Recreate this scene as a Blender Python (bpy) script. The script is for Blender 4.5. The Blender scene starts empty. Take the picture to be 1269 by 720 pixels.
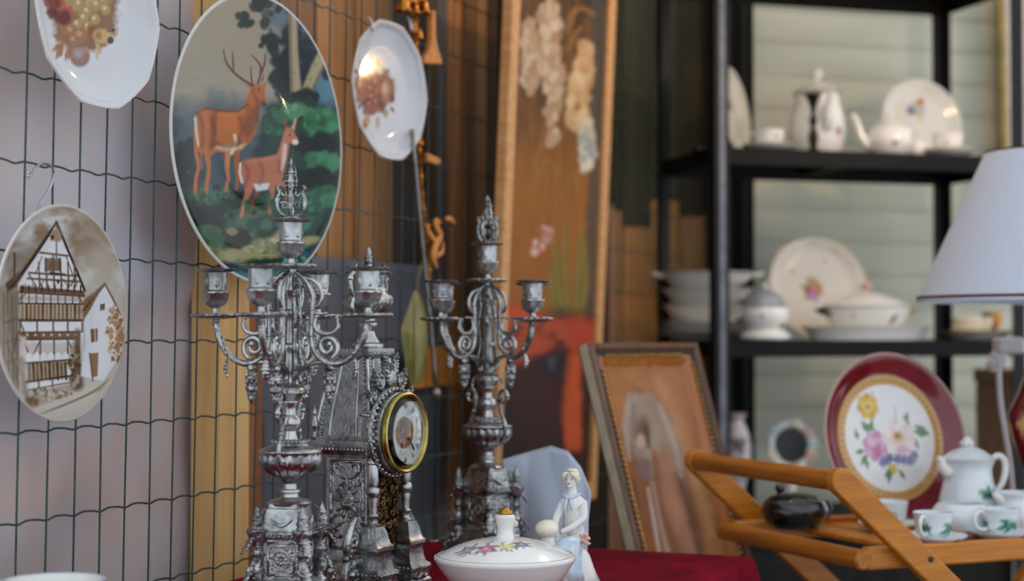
import bpy, bmesh, math, random
import numpy as np
from mathutils import Vector, Matrix

random.seed(7)
SC = bpy.context.scene
COL = SC.collection
PI = math.pi
TAU = 2 * PI

# ------------------------------------------------------------------ camera model (photo is 1269 x 720)
FPX = 2050.0
CAM = Vector((0.0, 0.0, 1.077))
TH = math.atan(53.0 / FPX)
FWD = Vector((0, math.cos(TH), math.sin(TH)))
UPV = Vector((0, -math.sin(TH), math.cos(TH)))
HZ = 1.077                        # eye height
TABLE = 0.75                      # table top height

def ray(px, py):
    return FWD + Vector((1, 0, 0)) * ((px - 634.5) / FPX) + UPV * ((360 - py) / FPX)

def at(px, py, Y):
    r = ray(px, py)
    return CAM + r * (Y / r.y)

def on_height(px, py, z):
    r = ray(px, py)
    return CAM + r * ((z - CAM.z) / r.z)

def project(P):
    """P: (n,3) array -> photo coordinates of points (used to trace the artwork on a plate)"""
    d = P - np.array(CAM)
    z = d @ np.array(FWD)
    return 634.5 + FPX * d[:, 0] / z, 360 - FPX * (d @ np.array(UPV)) / z

class Plane:
    """a flat local frame: origin O, axes U (sideways), V (up), N (towards the viewer)"""
    def __init__(s, O, U, V):
        s.O = Vector(O); s.U = Vector(U).normalized(); s.V = Vector(V).normalized()
        s.N = s.U.cross(s.V).normalized()
    def hit(s, px, py, off=0.0):
        r = ray(px, py)
        k = ((s.O + s.N * off) - CAM).dot(s.N) / r.dot(s.N)
        return CAM + r * k
    def uv(s, px, py, off=0.0):
        d = s.hit(px, py, off) - s.O
        return d.dot(s.U), d.dot(s.V)
    def mat(s):
        M = Matrix((s.U, s.V, s.N)).transposed().to_4x4()
        M.translation = s.O
        return M

FA = math.atan(846.0 / FPX)                       # the fence runs away to the right
FD = Vector((math.sin(FA), math.cos(FA), 0))
FP0 = Vector((-0.443, 2.09, HZ))
FENCE = Plane(FP0, FD, (0, 0, 1))                 # N points into the stall
FN = FENCE.N

def fence_at(px, py, off=0.0):
    return FENCE.hit(px, py, off)

def fence_t(px, off=0.0):
    return FENCE.uv(px, 413, off)[0]

# ------------------------------------------------------------------ colours / materials
def lin(c, g=1.0):
    out = []
    for v in c[:3]:
        v = v / 255.0
        v = v / 12.92 if v <= 0.04045 else ((v + 0.055) / 1.055) ** 2.4
        out.append(min(v * g, 0.9))
    return tuple(out) + (1.0,)

MATS = {}
def mat(name, c, rough=0.5, metal=0.0, c2=None, nscale=20.0, ramp=(0.35, 0.65), bump=0.0, bscale=60.0,
        coat=0.0, rvar=0.0, stretch=(1, 1, 1), g=1.0, trans=0.0, ior=1.5, vcol=False, btype='noise', sheen=0.0,
        spec=0.5, sss=0.0, detail=5.0):
    if name in MATS:
        return MATS[name]
    m = bpy.data.materials.new(name); m.use_nodes = True
    nt = m.node_tree; N = nt.nodes; L = nt.links
    b = N['Principled BSDF']
    b.inputs['Base Color'].default_value = lin(c, g)
    b.inputs['Roughness'].default_value = rough
    b.inputs['Metallic'].default_value = metal
    b.inputs['Specular IOR Level'].default_value = spec
    b.inputs['IOR'].default_value = ior
    b.inputs['Coat Weight'].default_value = coat
    b.inputs['Coat Roughness'].default_value = 0.08
    b.inputs['Transmission Weight'].default_value = trans
    b.inputs['Sheen Weight'].default_value = sheen
    b.inputs['Subsurface Weight'].default_value = sss
    b.inputs['Subsurface Radius'].default_value = (0.01, 0.008, 0.006)
    tc = N.new('ShaderNodeTexCoord'); mp = N.new('ShaderNodeMapping')
    mp.inputs['Scale'].default_value = stretch
    L.new(tc.outputs['Object'], mp.inputs['Vector'])
    nz = N.new('ShaderNodeTexNoise'); nz.inputs['Scale'].default_value = nscale
    nz.inputs['Detail'].default_value = detail
    L.new(mp.outputs['Vector'], nz.inputs['Vector'])
    if vcol:
        at_ = N.new('ShaderNodeAttribute'); at_.attribute_name = 'paint'
        L.new(at_.outputs['Color'], b.inputs['Base Color'])
        if c2 is not None:
            rp = N.new('ShaderNodeMapRange'); rp.inputs[1].default_value = ramp[0]; rp.inputs[2].default_value = ramp[1]
            rp.inputs[3].default_value = 0.78; rp.inputs[4].default_value = 1.12
            L.new(nz.outputs['Fac'], rp.inputs[0])
            mx = N.new('ShaderNodeMix'); mx.data_type = 'RGBA'; mx.blend_type = 'MULTIPLY'; mx.inputs['Factor'].default_value = 1
            L.new(at_.outputs['Color'], mx.inputs['A']); L.new(rp.outputs[0], mx.inputs['B'])
            L.new(mx.outputs['Result'], b.inputs['Base Color'])
    elif c2 is not None:
        rp = N.new('ShaderNodeValToRGB')
        rp.color_ramp.elements[0].position = ramp[0]; rp.color_ramp.elements[1].position = ramp[1]
        rp.color_ramp.elements[0].color = lin(c, g); rp.color_ramp.elements[1].color = lin(c2, g)
        L.new(nz.outputs['Fac'], rp.inputs['Fac']); L.new(rp.outputs['Color'], b.inputs['Base Color'])
    if rvar:
        rr = N.new('ShaderNodeMapRange'); rr.inputs[1].default_value = 0.3; rr.inputs[2].default_value = 0.7
        rr.inputs[3].default_value = max(rough - rvar, 0.03); rr.inputs[4].default_value = rough + rvar
        L.new(nz.outputs['Fac'], rr.inputs[0]); L.new(rr.outputs[0], b.inputs['Roughness'])
    if bump:
        if btype == 'voronoi':
            n2 = N.new('ShaderNodeTexVoronoi'); n2.inputs['Scale'].default_value = bscale; n2.feature = 'SMOOTH_F1'
            out = n2.outputs['Distance']
        else:
            n2 = N.new('ShaderNodeTexNoise'); n2.inputs['Scale'].default_value = bscale; n2.inputs['Detail'].default_value = 3
            out = n2.outputs['Fac']
        L.new(mp.outputs['Vector'], n2.inputs['Vector'])
        bp = N.new('ShaderNodeBump'); bp.inputs['Strength'].default_value = bump; bp.inputs['Distance'].default_value = 0.004
        L.new(out, bp.inputs['Height']); L.new(bp.outputs['Normal'], b.inputs['Normal'])
    MATS[name] = m
    return m

# ------------------------------------------------------------------ mesh builder
def catmull(pts, sub=6, closed=False):
    P = [np.array(p, float) for p in pts]
    if sub <= 1: return P
    n = len(P); out = []
    rng = range(n) if closed else range(n - 1)
    for i in rng:
        if closed:
            p0, p1, p2, p3 = P[(i - 1) % n], P[i], P[(i + 1) % n], P[(i + 2) % n]
        else:
            p0 = P[i - 1] if i > 0 else 2 * P[0] - P[1]
            p1, p2 = P[i], P[i + 1]
            p3 = P[i + 2] if i + 2 < n else 2 * P[-1] - P[-2]
        for j in range(sub):
            t = j / sub
            out.append(0.5 * ((2 * p1) + (-p0 + p2) * t + (2 * p0 - 5 * p1 + 4 * p2 - p3) * t * t + (-p0 + 3 * p1 - 3 * p2 + p3) * t ** 3))
    if not closed: out.append(P[-1])
    return out

class MB:
    def __init__(s):
        s.v = []; s.f = []; s.col = {}
    def add(s, verts, faces, M=None):
        o = len(s.v)
        if M is None: s.v += [tuple(p) for p in verts]
        else: s.v += [tuple(M @ Vector(p)) for p in verts]
        s.f += [tuple(i + o for i in f) for f in faces]
        return s
    def lathe(s, prof, seg=32, M=None, mod=None, sm=0, k=1.0, closed=True):
        if sm: prof = [tuple(p) for p in catmull(prof, sm)]
        verts, rows = [], []
        for (r, z) in prof:
            r = max(r, 0.0)
            if r < 1e-6:
                rows.append([len(verts)]); verts.append((0, 0, z * k))
            else:
                row = []
                for i in range(seg):
                    a = TAU * i / seg
                    rr = r * (mod(a, r, z) if mod else 1.0)
                    row.append(len(verts)); verts.append((rr * math.cos(a) * k, rr * math.sin(a) * k, z * k))
                rows.append(row)
        faces = []
        for a, b in zip(rows[:-1], rows[1:]):
            for i in range(seg):
                j = (i + 1) % seg
                if len(a) == 1 and len(b) == 1: continue
                if len(a) == 1: faces.append((a[0], b[j], b[i]))
                elif len(b) == 1: faces.append((a[i], a[j], b[0]))
                else: faces.append((a[i], a[j], b[j], b[i]))
        if closed:
            if len(rows[0]) > 1: faces.append(tuple(reversed(rows[0])))
            if len(rows[-1]) > 1: faces.append(tuple(rows[-1]))
        return s.add(verts, faces, M)
    def rect(s, prof, M=None, k=1.0):
        """stacked rectangles: (half x, half y, z)"""
        verts, rows = [], []
        for hx, hy, z in prof:
            b = len(verts)
            verts += [(-hx * k, -hy * k, z * k), (hx * k, -hy * k, z * k), (hx * k, hy * k, z * k), (-hx * k, hy * k, z * k)]
            rows.append([b, b + 1, b + 2, b + 3])
        faces = [tuple(reversed(rows[0])), tuple(rows[-1])]
        for a, b in zip(rows[:-1], rows[1:]):
            for i in range(4):
                j = (i + 1) % 4
                faces.append((a[i], a[j], b[j], b[i]))
        return s.add(verts, faces, M)
    def tube(s, pts, rad, seg=8, sub=1, closed=False, M=None, k=1.0, flat=1.0):
        if isinstance(rad, (int, float)): rad = [rad] * len(pts)
        q = [tuple(p) + (r,) for p, r in zip(pts, rad)]
        q = catmull(q, sub, closed)
        P = [Vector(p[:3]) * k for p in q]; R = [max(float(p[3]), 1e-5) * k for p in q]
        n = len(P); verts, faces = [], []
        T = []
        for i in range(n):
            a = P[i - 1] if (i > 0 or closed) else P[i]
            b = P[(i + 1) % n] if (i < n - 1 or closed) else P[i]
            t = (b - a)
            T.append(t.normalized() if t.length > 1e-9 else Vector((0, 0, 1)))
        ref = Vector((0, 0, 1)) if abs(T[0].z) < 0.9 else Vector((0, 1, 0))
        u = (ref - T[0] * ref.dot(T[0])).normalized()
        for i in range(n):
            u = (u - T[i] * u.dot(T[i]))
            if u.length < 1e-6: u = T[i].orthogonal()
            u.normalize(); w = T[i].cross(u)
            for j in range(seg):
                a = TAU * j / seg
                verts.append(P[i] + (u * math.cos(a) + w * math.sin(a) * flat) * R[i])
        for i in range(n if closed else n - 1):
            i2 = (i + 1) % n
            for j in range(seg):
                j2 = (j + 1) % seg
                faces.append((i * seg + j, i * seg + j2, i2 * seg + j2, i2 * seg + j))
        if not closed:
            faces.append(tuple(reversed(range(seg)))); faces.append(tuple(range((n - 1) * seg, n * seg)))
        return s.add(verts, faces, M)
    def box(s, size, c=(0, 0, 0), M=None, b=0.0):
        sx, sy, sz = size[0] / 2, size[1] / 2, size[2] / 2
        cx, cy, cz = c
        if b <= 0:
            v = [(cx + x * sx, cy + y * sy, cz + z * sz) for z in (-1, 1) for y in (-1, 1) for x in (-1, 1)]
            f = [(0, 2, 3, 1), (4, 5, 7, 6), (0, 1, 5, 4), (2, 6, 7, 3), (0, 4, 6, 2), (1, 3, 7, 5)]
            return s.add(v, f, M)
        b = min(b, sx * .9, sy * .9, sz * .9)
        bm = bmesh.new()
        for x in (-1, 1):
            for y in (-1, 1):
                for z in (-1, 1):
                    bm.verts.new((cx + x * (sx - b), cy + y * (sy - b), cz + z * sz))
                    bm.verts.new((cx + x * (sx - b), cy + y * sy, cz + z * (sz - b)))
                    bm.verts.new((cx + x * sx, cy + y * (sy - b), cz + z * (sz - b)))
        r = bmesh.ops.convex_hull(bm, input=bm.verts)
        bm.verts.index_update()
        v = [tuple(p.co) for p in bm.verts]; f = [tuple(p.index for p in q.verts) for q in bm.faces]
        bm.free()
        return s.add(v, f, M)
    def ball(s, c, r, seg=12, rings=8, M=None, R=None):
        if isinstance(r, (int, float)): r = (r, r, r)
        verts, faces = [], []
        for i in range(rings + 1):
            a = PI * i / rings
            n = 1 if i in (0, rings) else seg
            for j in range(n):
                t = TAU * j / seg
                p = Vector((math.sin(a) * math.cos(t) * r[0], math.sin(a) * math.sin(t) * r[1], math.cos(a) * r[2]))
                if R is not None: p = R @ p
                verts.append(p + Vector(c))
        def idx(i, j): return 0 if i == 0 else (len(verts) - 1 if i == rings else 1 + (i - 1) * seg + j % seg)
        for i in range(rings):
            for j in range(seg):
                q = (idx(i, j), idx(i + 1, j), idx(i + 1, j + 1), idx(i, j + 1))
                q = tuple(dict.fromkeys(q))
                if len(q) > 2: faces.append(q)
        return s.add(verts, faces, M)
    def prism(s, poly, z0, z1, M=None):
        n = len(poly)
        v = [(p[0], p[1], z0) for p in poly] + [(p[0], p[1], z1) for p in poly]
        f = [tuple(reversed(range(n))), tuple(range(n, 2 * n))]
        f += [(i, (i + 1) % n, n + (i + 1) % n, n + i) for i in range(n)]
        return s.add(v, f, M)
    def spiral(s, c, r0, r1, a0, turns, w0, w1, M=None, k=1.0, plane='xz', n=26, seg=7):
        pts, rad = [], []
        for i in range(n):
            t = i / (n - 1); a = a0 + turns * TAU * t; r = r0 + (r1 - r0) * t ** 0.8
            x, z = c[0] + r * math.cos(a), c[1] + r * math.sin(a)
            pts.append((x, 0, z) if plane == 'xz' else ((0, x, z) if plane == 'yz' else (x, z, 0)))
            rad.append(w0 + (w1 - w0) * t)
        s.tube(pts, rad, seg, M=M, k=k)
        e = pts[-1]
        return s.ball(tuple(Vector(e) * k), w1 * 1.7 * k, 8, 6, M=M)
    def build(s, name, m, parent=None, smooth=True, sharp=40, loc=None, rot=None, colors=None):
        me = bpy.data.meshes.new(name)
        me.from_pydata([tuple(p) for p in s.v], [], s.f)
        me.validate(verbose=False)
        bm = bmesh.new(); bm.from_mesh(me)
        bmesh.ops.recalc_face_normals(bm, faces=bm.faces)
        bm.to_mesh(me); bm.free()
        if smooth:
            me.shade_smooth()
            if sharp: me.set_sharp_from_angle(angle=math.radians(sharp))
        if colors is not None:
            ca = me.color_attributes.new('paint', 'FLOAT_COLOR', 'POINT')
            C4 = np.ones((len(me.vertices), 4), np.float32); C4[:, :3] = colors[:len(me.vertices)]
            ca.data.foreach_set('color', C4.ravel())
        me.materials.append(m)
        o = bpy.data.objects.new(name, me); COL.objects.link(o)
        if parent is not None: o.parent = parent
        if loc is not None: o.location = loc
        if rot is not None: o.rotation_euler = rot
        return o

def tag(o, label, cat, group=None, kind=None):
    if label: o['label'] = label
    if cat: o['category'] = cat
    if group: o['group'] = group
    if kind: o['kind'] = kind
    return o

def thing(name, label, cat, loc=(0, 0, 0), rz=0.0, group=None, M=None):
    o = bpy.data.objects.new(name, None); COL.objects.link(o)
    o.empty_display_size = 0.05
    if M is not None: o.matrix_world = M
    else:
        o.location = loc; o.rotation_euler = (0, 0, rz)
    return tag(o, label, cat, group)

def struct(o):
    o['kind'] = 'structure'
    return o

def copy_tree(o, parent=None):
    c = o.copy(); COL.objects.link(c)
    if parent is not None: c.parent = parent
    for ch in list(o.children): copy_tree(ch, c)
    return c

def skin(verts, edges, radii, sub=2, name='body'):
    """continuous surface grown round a skeleton, returned as MB"""
    me = bpy.data.meshes.new('tmp'); me.from_pydata(verts, edges, [])
    o = bpy.data.objects.new('tmp', me); COL.objects.link(o)
    sk = o.modifiers.new('skin', 'SKIN'); sk.use_smooth_shade = True
    for i, r in enumerate(radii):
        r = (r, r) if isinstance(r, (int, float)) else r
        me.skin_vertices[0].data[i].radius = r
        me.skin_vertices[0].data[i].use_root = (i == 0)
    ss = o.modifiers.new('sub', 'SUBSURF'); ss.levels = sub; ss.render_levels = sub
    dg = bpy.context.evaluated_depsgraph_get()
    ev = o.evaluated_get(dg); em = ev.to_mesh()
    mb = MB(); mb.add([tuple(v.co) for v in em.vertices], [tuple(p.vertices) for p in em.polygons])
    ev.to_mesh_clear()
    bpy.data.objects.remove(o); bpy.data.meshes.remove(me)
    return mb

# ------------------------------------------------------------------ painter: artwork on glaze and canvas, held in a colour attribute
def _hash(ix, iy, seed):
    h = (ix * 374761393 + iy * 668265263 + seed * 974711) & 0xffffffff
    h = ((h ^ (h >> 13)) * 1274126177) & 0xffffffff
    return ((h ^ (h >> 16)) & 0xffff) / 65535.0

def vnoise(x, y, seed=0):
    ix = np.floor(x).astype(np.int64); iy = np.floor(y).astype(np.int64)
    fx = x - ix; fy = y - iy
    fx = fx * fx * (3 - 2 * fx); fy = fy * fy * (3 - 2 * fy)
    a = _hash(ix, iy, seed); b = _hash(ix + 1, iy, seed); c = _hash(ix, iy + 1, seed); d = _hash(ix + 1, iy + 1, seed)
    return a + (b - a) * fx + (c - a) * fy + (a - b - c + d) * fx * fy

def fbm(x, y, seed=0, oct=4):
    t = 0; amp = .5; n = 0
    for i in range(oct):
        t = t + amp * vnoise(x, y, seed + i * 17); n += amp; amp *= .5; x = x * 2.03; y = y * 2.03
    return t / n

class Paint:
    def __init__(s, X, Y, base, g=1.0):
        s.X = np.asarray(X, float); s.Y = np.asarray(Y, float); s.g = g
        s.C = np.tile(np.array(lin(base, g)[:3]), (len(s.X), 1))
    def mix(s, idx, m, col):
        c = np.array(lin(col, s.g)[:3]); m = np.clip(m, 0, 1)[:, None]
        s.C[idx] = s.C[idx] * (1 - m) + c * m
    def _near(s, x0, x1, y0, y1):
        return np.nonzero((s.X > x0) & (s.X < x1) & (s.Y > y0) & (s.Y < y1))[0]
    def full(s, m, col):
        s.mix(np.arange(len(s.X)), m, col)
    def ell(s, cx, cy, rx, ry, col, rot=0.0, soft=0.35, a=1.0, rough=0.0, seed=1):
        R = max(rx, ry) * (1.3 + soft)
        i = s._near(cx - R, cx + R, cy - R, cy + R)
        if not len(i): return s
        x = s.X[i] - cx; y = s.Y[i] - cy
        c, q = math.cos(math.radians(rot)), math.sin(math.radians(rot))
        u = (x * c + y * q) / rx; v = (-x * q + y * c) / ry
        d = np.sqrt(u * u + v * v)
        if rough: d = d + rough * (fbm(s.X[i] / (max(rx, ry) * .45), s.Y[i] / (max(rx, ry) * .45), seed) - .5)
        s.mix(i, np.clip((1 - d) / max(soft, .02) + .5, 0, 1) * a, col)
        return s
    def poly(s, pts, col, soft=1.0, a=1.0, rough=0.0, rs=8.0, seed=3):
        pts = np.array(pts, float); e = soft + rough + 1
        i = s._near(pts[:, 0].min() - e, pts[:, 0].max() + e, pts[:, 1].min() - e, pts[:, 1].max() + e)
        if not len(i): return s
        x = s.X[i]; y = s.Y[i]
        ins = np.zeros(len(i), bool); dist = np.full(len(i), 1e9)
        n = len(pts)
        for k in range(n):
            x1, y1 = pts[k]; x2, y2 = pts[(k + 1) % n]
            if y1 != y2:
                cr = ((y1 > y) != (y2 > y)) & (x < (x2 - x1) * (y - y1) / (y2 - y1) + x1)
                ins ^= cr
            dx, dy = x2 - x1, y2 - y1
            t = np.clip(((x - x1) * dx + (y - y1) * dy) / (dx * dx + dy * dy + 1e-9), 0, 1)
            dist = np.minimum(dist, np.hypot(x - x1 - t * dx, y - y1 - t * dy))
        sd = np.where(ins, dist, -dist)
        if rough: sd = sd + rough * 2 * (fbm(x / rs, y / rs, seed) - .5)
        s.mix(i, np.clip(sd / (2 * soft) + .5, 0, 1) * a, col)
        return s
    def line(s, pts, w, col, soft=0.7, a=1.0, sub=1):
        ws = [w] * len(pts) if isinstance(w, (int, float)) else list(w)
        q = np.array(catmull([tuple(p) + (wi,) for p, wi in zip(pts, ws)], sub))
        e = max(ws) + soft + 1
        i = s._near(q[:, 0].min() - e, q[:, 0].max() + e, q[:, 1].min() - e, q[:, 1].max() + e)
        if not len(i): return s
        x = s.X[i]; y = s.Y[i]; best = np.full(len(i), -1e9)
        for k in range(len(q) - 1):
            x1, y1, w1 = q[k]; x2, y2, w2 = q[k + 1]
            dx, dy = x2 - x1, y2 - y1
            t = np.clip(((x - x1) * dx + (y - y1) * dy) / (dx * dx + dy * dy + 1e-9), 0, 1)
            d = np.hypot(x - x1 - t * dx, y - y1 - t * dy)
            best = np.maximum(best, (w1 + (w2 - w1) * t) / 2 - d)
        s.mix(i, np.clip(best / (2 * soft) + .5, 0, 1) * a, col)
        return s
    def dabs(s, cx, cy, rx, ry, n, size, cols, seed=1, a=.9, asp=1.0, soft=.5):
        rg = random.Random(seed)
        for _ in range(n):
            t = rg.random() * TAU; r = math.sqrt(rg.random())
            z = size * (.6 + .8 * rg.random())
            s.ell(cx + rx * r * math.cos(t), cy + ry * r * math.sin(t), z, z * asp, rg.choice(cols), rot=rg.uniform(-60, 60), soft=soft, a=a, rough=.5, seed=rg.randint(0, 999))
        return s
    def leaf(s, x, y, L, ang, col, w=.35, a=1.0):
        c, q = math.cos(math.radians(ang)), math.sin(math.radians(ang))
        s.line([(x, y), (x + c * L * .5, y + q * L * .5), (x + c * L, y + q * L)], [L * .08, L * w, L * .05], col, soft=L * .06, a=a)
        return s
    def flower(s, x, y, r, col, mid=None, n=5, col2=None, soft=.3):
        for i in range(n):
            t = TAU * i / n + .3
            s.ell(x + r * .55 * math.cos(t), y + r * .55 * math.sin(t), r * .55, r * .42, col if (i % 2 == 0 or not col2) else col2, rot=math.degrees(t), soft=soft)
        if mid: s.ell(x, y, r * .3, r * .3, mid, soft=soft)
        return s
    def sprig(s, x, y, r, cols, leafcol, seed=1, n=5):
        rg = random.Random(seed)
        for i in range(n + 3): s.leaf(x + rg.uniform(-.2, .2) * r, y + rg.uniform(-.2, .2) * r, r * rg.uniform(.6, 1.1), rg.uniform(0, 360), leafcol)
        for i in range(n):
            t = rg.uniform(0, TAU); q = r * rg.uniform(.1, .55)
            s.flower(x + q * math.cos(t), y + q * math.sin(t), r * rg.uniform(.25, .4), cols[i % len(cols)], (235, 200, 90) if i % 2 else None)
        return s

def grid_faces(nu, nv, wrap=False):
    f = []
    for j in range(nv - 1):
        for i in range(nu if wrap else nu - 1):
            i2 = (i + 1) % nu
            f.append((j * nu + i, j * nu + i2, (j + 1) * nu + i2, (j + 1) * nu + i))
    return f

def disc_plate(name, pl, R, prof, seg, rings, painter, m, parent=None, ngon=0, edge_wave=None, back=0.012, white=(238, 236, 230), g=1.0):
    """plate facing pl.N, front carries the painting. prof(rho)->height of the front. painter(u,v,X,Y)->Paint"""
    th = np.arange(seg) * TAU / seg
    rm = np.ones(seg)
    if ngon:
        h = PI / ngon
        a = (th + PI / 2 + h) % (2 * h) - h
        rm = (math.cos(h) / np.cos(a)) * .6 + .4 * 1.0
        rm = rm / rm.max()
    if edge_wave: rm = rm * edge_wave(th)
    us, vs, ws = [], [], []
    rho = np.concatenate([[0.004], (np.arange(1, rings + 1) / rings)])
    for q in rho:
        rq = 1 + (rm - 1) * min(max((q - .7) / .3, 0), 1) ** 1.5
        us.append(q * R * rq * np.cos(th)); vs.append(q * R * rq * np.sin(th)); ws.append(np.full(seg, prof(q)))
    nf = len(rho)
    BK = [(1.006, -.0015), (.995, -.004)] + [(x_ / 20, None) for x_ in range(19, 6, -1)] + [(.004, None)]
    for q, dz in BK:
        z = prof(1) + dz if dz is not None else prof(q) - .0045
        rq = 1 + (rm - 1) * min(max((q - .7) / .3, 0), 1) ** 1.5
        us.append(q * R * rq * np.cos(th)); vs.append(q * R * rq * np.sin(th)); ws.append(np.full(seg, z))
    u = np.concatenate(us); v = np.concatenate(vs); w = np.concatenate(ws)
    mb = MB(); mb.add(np.stack([u, v, w], 1).tolist(), grid_faces(seg, nf + len(BK), True))
    mb.f.append(tuple(range(seg))); mb.f.append(tuple(range((nf + len(BK) - 1) * seg, (nf + len(BK)) * seg)))
    Mx = np.array(pl.mat())
    P = np.stack([u, v, w, np.ones_like(u)], 1) @ Mx.T
    X, Y = project(P[:, :3])
    p = painter(u, v, X, Y)
    C = p.C
    C[nf * seg:] = lin(white)[:3]
    o = mb.build(name, m, parent, sharp=0, colors=C)
    if parent is None: o.matrix_world = pl.mat()
    return o

def painted_lathe(name, prof, seg, sub, m, parent, white=(236, 235, 230), marks=(), g=1.0, bands=(), mod=None, loc=None, k=1.0):
    """turned porcelain; marks = (theta, z, fn(Paint)) drawn on the outside in mm around that point; bands=(z0,z1,colour)"""
    q = catmull(prof, sub) if sub > 1 else [np.array(p, float) for p in prof]
    th = np.arange(seg) * TAU / seg
    V = []; Xs = []; Zs = []; Ri = []
    for r, z in q:
        r = max(r, 1e-5)
        rr = r * np.array([mod(a, r, z) for a in th]) if mod else np.full(seg, r)
        V.append(np.stack([rr * np.cos(th), rr * np.sin(th), np.full(seg, z)], 1)); Xs.append(th); Zs.append(np.full(seg, z)); Ri.append(np.full(seg, r))
    V = np.concatenate(V) * k; T = np.concatenate(Xs); Z = np.concatenate(Zs) * k; Rr = np.concatenate(Ri) * k
    p = Paint(T * 0, Z * 1000, white, g)
    for z0, z1, c in bands:
        p.full(((Z >= z0) & (Z <= z1)).astype(float), c)
    for t0, z0, fn in marks:
        d = (T - t0 + PI) % TAU - PI
        p.X = np.where(np.abs(d) < 1.2, d * Rr * 1000, 1e6); p.Y = -(Z - z0) * 1000
        fn(p)
    mb = MB(); mb.add(V.tolist(), grid_faces(seg, len(q), True))
    return mb.build(name, m, parent, sharp=50, colors=p.C, loc=loc)
# ================================================================== MATERIALS
SILVER = mat('pewter', (178, 180, 179), .30, 1.0, c2=(92, 95, 96), nscale=55, ramp=(.44, .74), bump=.25, bscale=240, rvar=.10)
SILVER_R = mat('pewter_relief', (176, 178, 177), .34, 1.0, c2=(74, 77, 78), nscale=70, ramp=(.42, .70), bump=.9, bscale=150, rvar=.10)
SILVER_S = mat('pewter_smooth', (186, 188, 187), .28, 1.0, c2=(108, 110, 111), nscale=30, ramp=(.45, .8), bump=.08, bscale=120)
BRASS_D = mat('tarnished_brass', (196, 178, 96), .26, 1.0, c2=(150, 138, 78), nscale=40, bump=.1, bscale=120)
BRASS = mat('brass', (214, 150, 62), .3, 1.0, c2=(150, 92, 32), nscale=50, bump=.2, bscale=150)
BRONZE = mat('bronze_relief', (120, 92, 60), .4, 1.0, c2=(50, 38, 26), nscale=60, bump=.8, bscale=160)
GLAZE = mat('painted_glaze', (230, 230, 225), .16, vcol=True, coat=.5, spec=.5)
GLAZE_M = mat('painted_glaze_plate', (230, 230, 225), .07, vcol=True, coat=.0, spec=.24)
PORC = mat('white_porcelain', (232, 231, 226), .15, c2=(226, 226, 222), nscale=8, coat=.5)
PORC_PINK = mat('pink_porcelain', (226, 190, 180), .2, c2=(214, 160, 150), nscale=40, coat=.4)
PORC_BLUE = mat('pale_blue_porcelain', (176, 204, 226), .2, c2=(214, 224, 230), nscale=60, coat=.4)
PORC_HAIR = mat('blond_porcelain', (238, 230, 202), .3, c2=(244, 238, 222), nscale=120, bump=.3, bscale=300)
PORC_SKIN = mat('porcelain_skin', (240, 226, 218), .2, c2=(238, 214, 204), nscale=60, coat=.4)
DARKPAINT = mat('dark_paint', (40, 38, 40), .4, c2=(30, 28, 30), nscale=50)
LIPS = mat('lip_paint', (200, 110, 105), .3, c2=(190, 96, 92), nscale=50)
GOLD = mat('gilding', (206, 160, 78), .28, 1.0, c2=(180, 128, 56), nscale=80)
CANVAS = mat('painted_canvas', (120, 90, 50), .55, vcol=True, c2=(1, 1, 1), nscale=24, ramp=(.1, .9), bump=.06, bscale=400, spec=.22)
WIRE = mat('green_coated_wire', (40, 78, 74), .42, c2=(18, 42, 41), nscale=70)
TARP = mat('mauve_tarp', (196, 197, 210), .75, c2=(208, 188, 178), nscale=4.5, ramp=(.36, .64), bump=.12, bscale=40, stretch=(.5, .5, 1.1), detail=3)
TARP2 = mat('slate_tarp', (86, 88, 98), .8, c2=(104, 104, 110), nscale=4, bump=.1, bscale=50)
BOARD = mat('weathered_boards', (120, 90, 60), .7, vcol=True, c2=(1, 1, 1), nscale=14, ramp=(.3, .7), stretch=(5, 5, .35), bump=.3, bscale=60, spec=.15)
OAK = mat('honey_wood', (198, 134, 58), .38, c2=(176, 108, 40), nscale=10, stretch=(6, 6, 6), bump=.06, bscale=80, coat=.2)
HONEY = mat('lacquered_beech', (200, 128, 38), .4, c2=(178, 106, 26), nscale=9, stretch=(1, 14, 14), bump=.05, bscale=60, coat=.1, spec=.35)
PINE = mat('pale_post_wood', (232, 190, 126), .6, c2=(216, 170, 104), nscale=6, stretch=(8, 8, .6), bump=.1, bscale=60)
PINE_D = mat('orange_post_wood', (166, 104, 52), .65, c2=(132, 80, 40), nscale=6, stretch=(8, 8, .6), bump=.15, bscale=60)
FRAMEWOOD = mat('light_frame_wood', (216, 162, 104), .45, c2=(198, 140, 80), nscale=8, stretch=(10, 10, .8), bump=.06, bscale=60)
FRAME_BR = mat('brown_frame_wood', (112, 74, 42), .4, c2=(84, 54, 30), nscale=18, stretch=(8, 1, 8), bump=.1, bscale=60, coat=.2)
FRAME_LIT = mat('frame_edge_lit', (226, 214, 184), .42, c2=(206, 194, 164), nscale=30, bump=.05, bscale=60)
FRAME_DK = mat('dark_frame_band', (38, 34, 36), .35, c2=(28, 24, 26), nscale=30)
FRAME_OR = mat('amber_frame_wood', (186, 118, 52), .4, c2=(160, 94, 38), nscale=10, stretch=(8, 1, 8), coat=.2)
BLACKM = mat('black_shelf_steel', (15, 14, 13), .55, c2=(11, 10, 10), nscale=30, bump=.04, bscale=80, spec=.2)
POSTM = mat('dark_post_steel', (24, 24, 26), .45, c2=(18, 18, 20), nscale=30, spec=.3)
SHEEN_GREY = mat('sheen_grey_steel', (128, 134, 144), .45, c2=(104, 108, 118), nscale=30, metal=.3)
BLACKCLOTH = mat('black_curtain_cloth', (17, 17, 15), .9, c2=(23, 22, 19), nscale=20, bump=.1, bscale=60)
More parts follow.
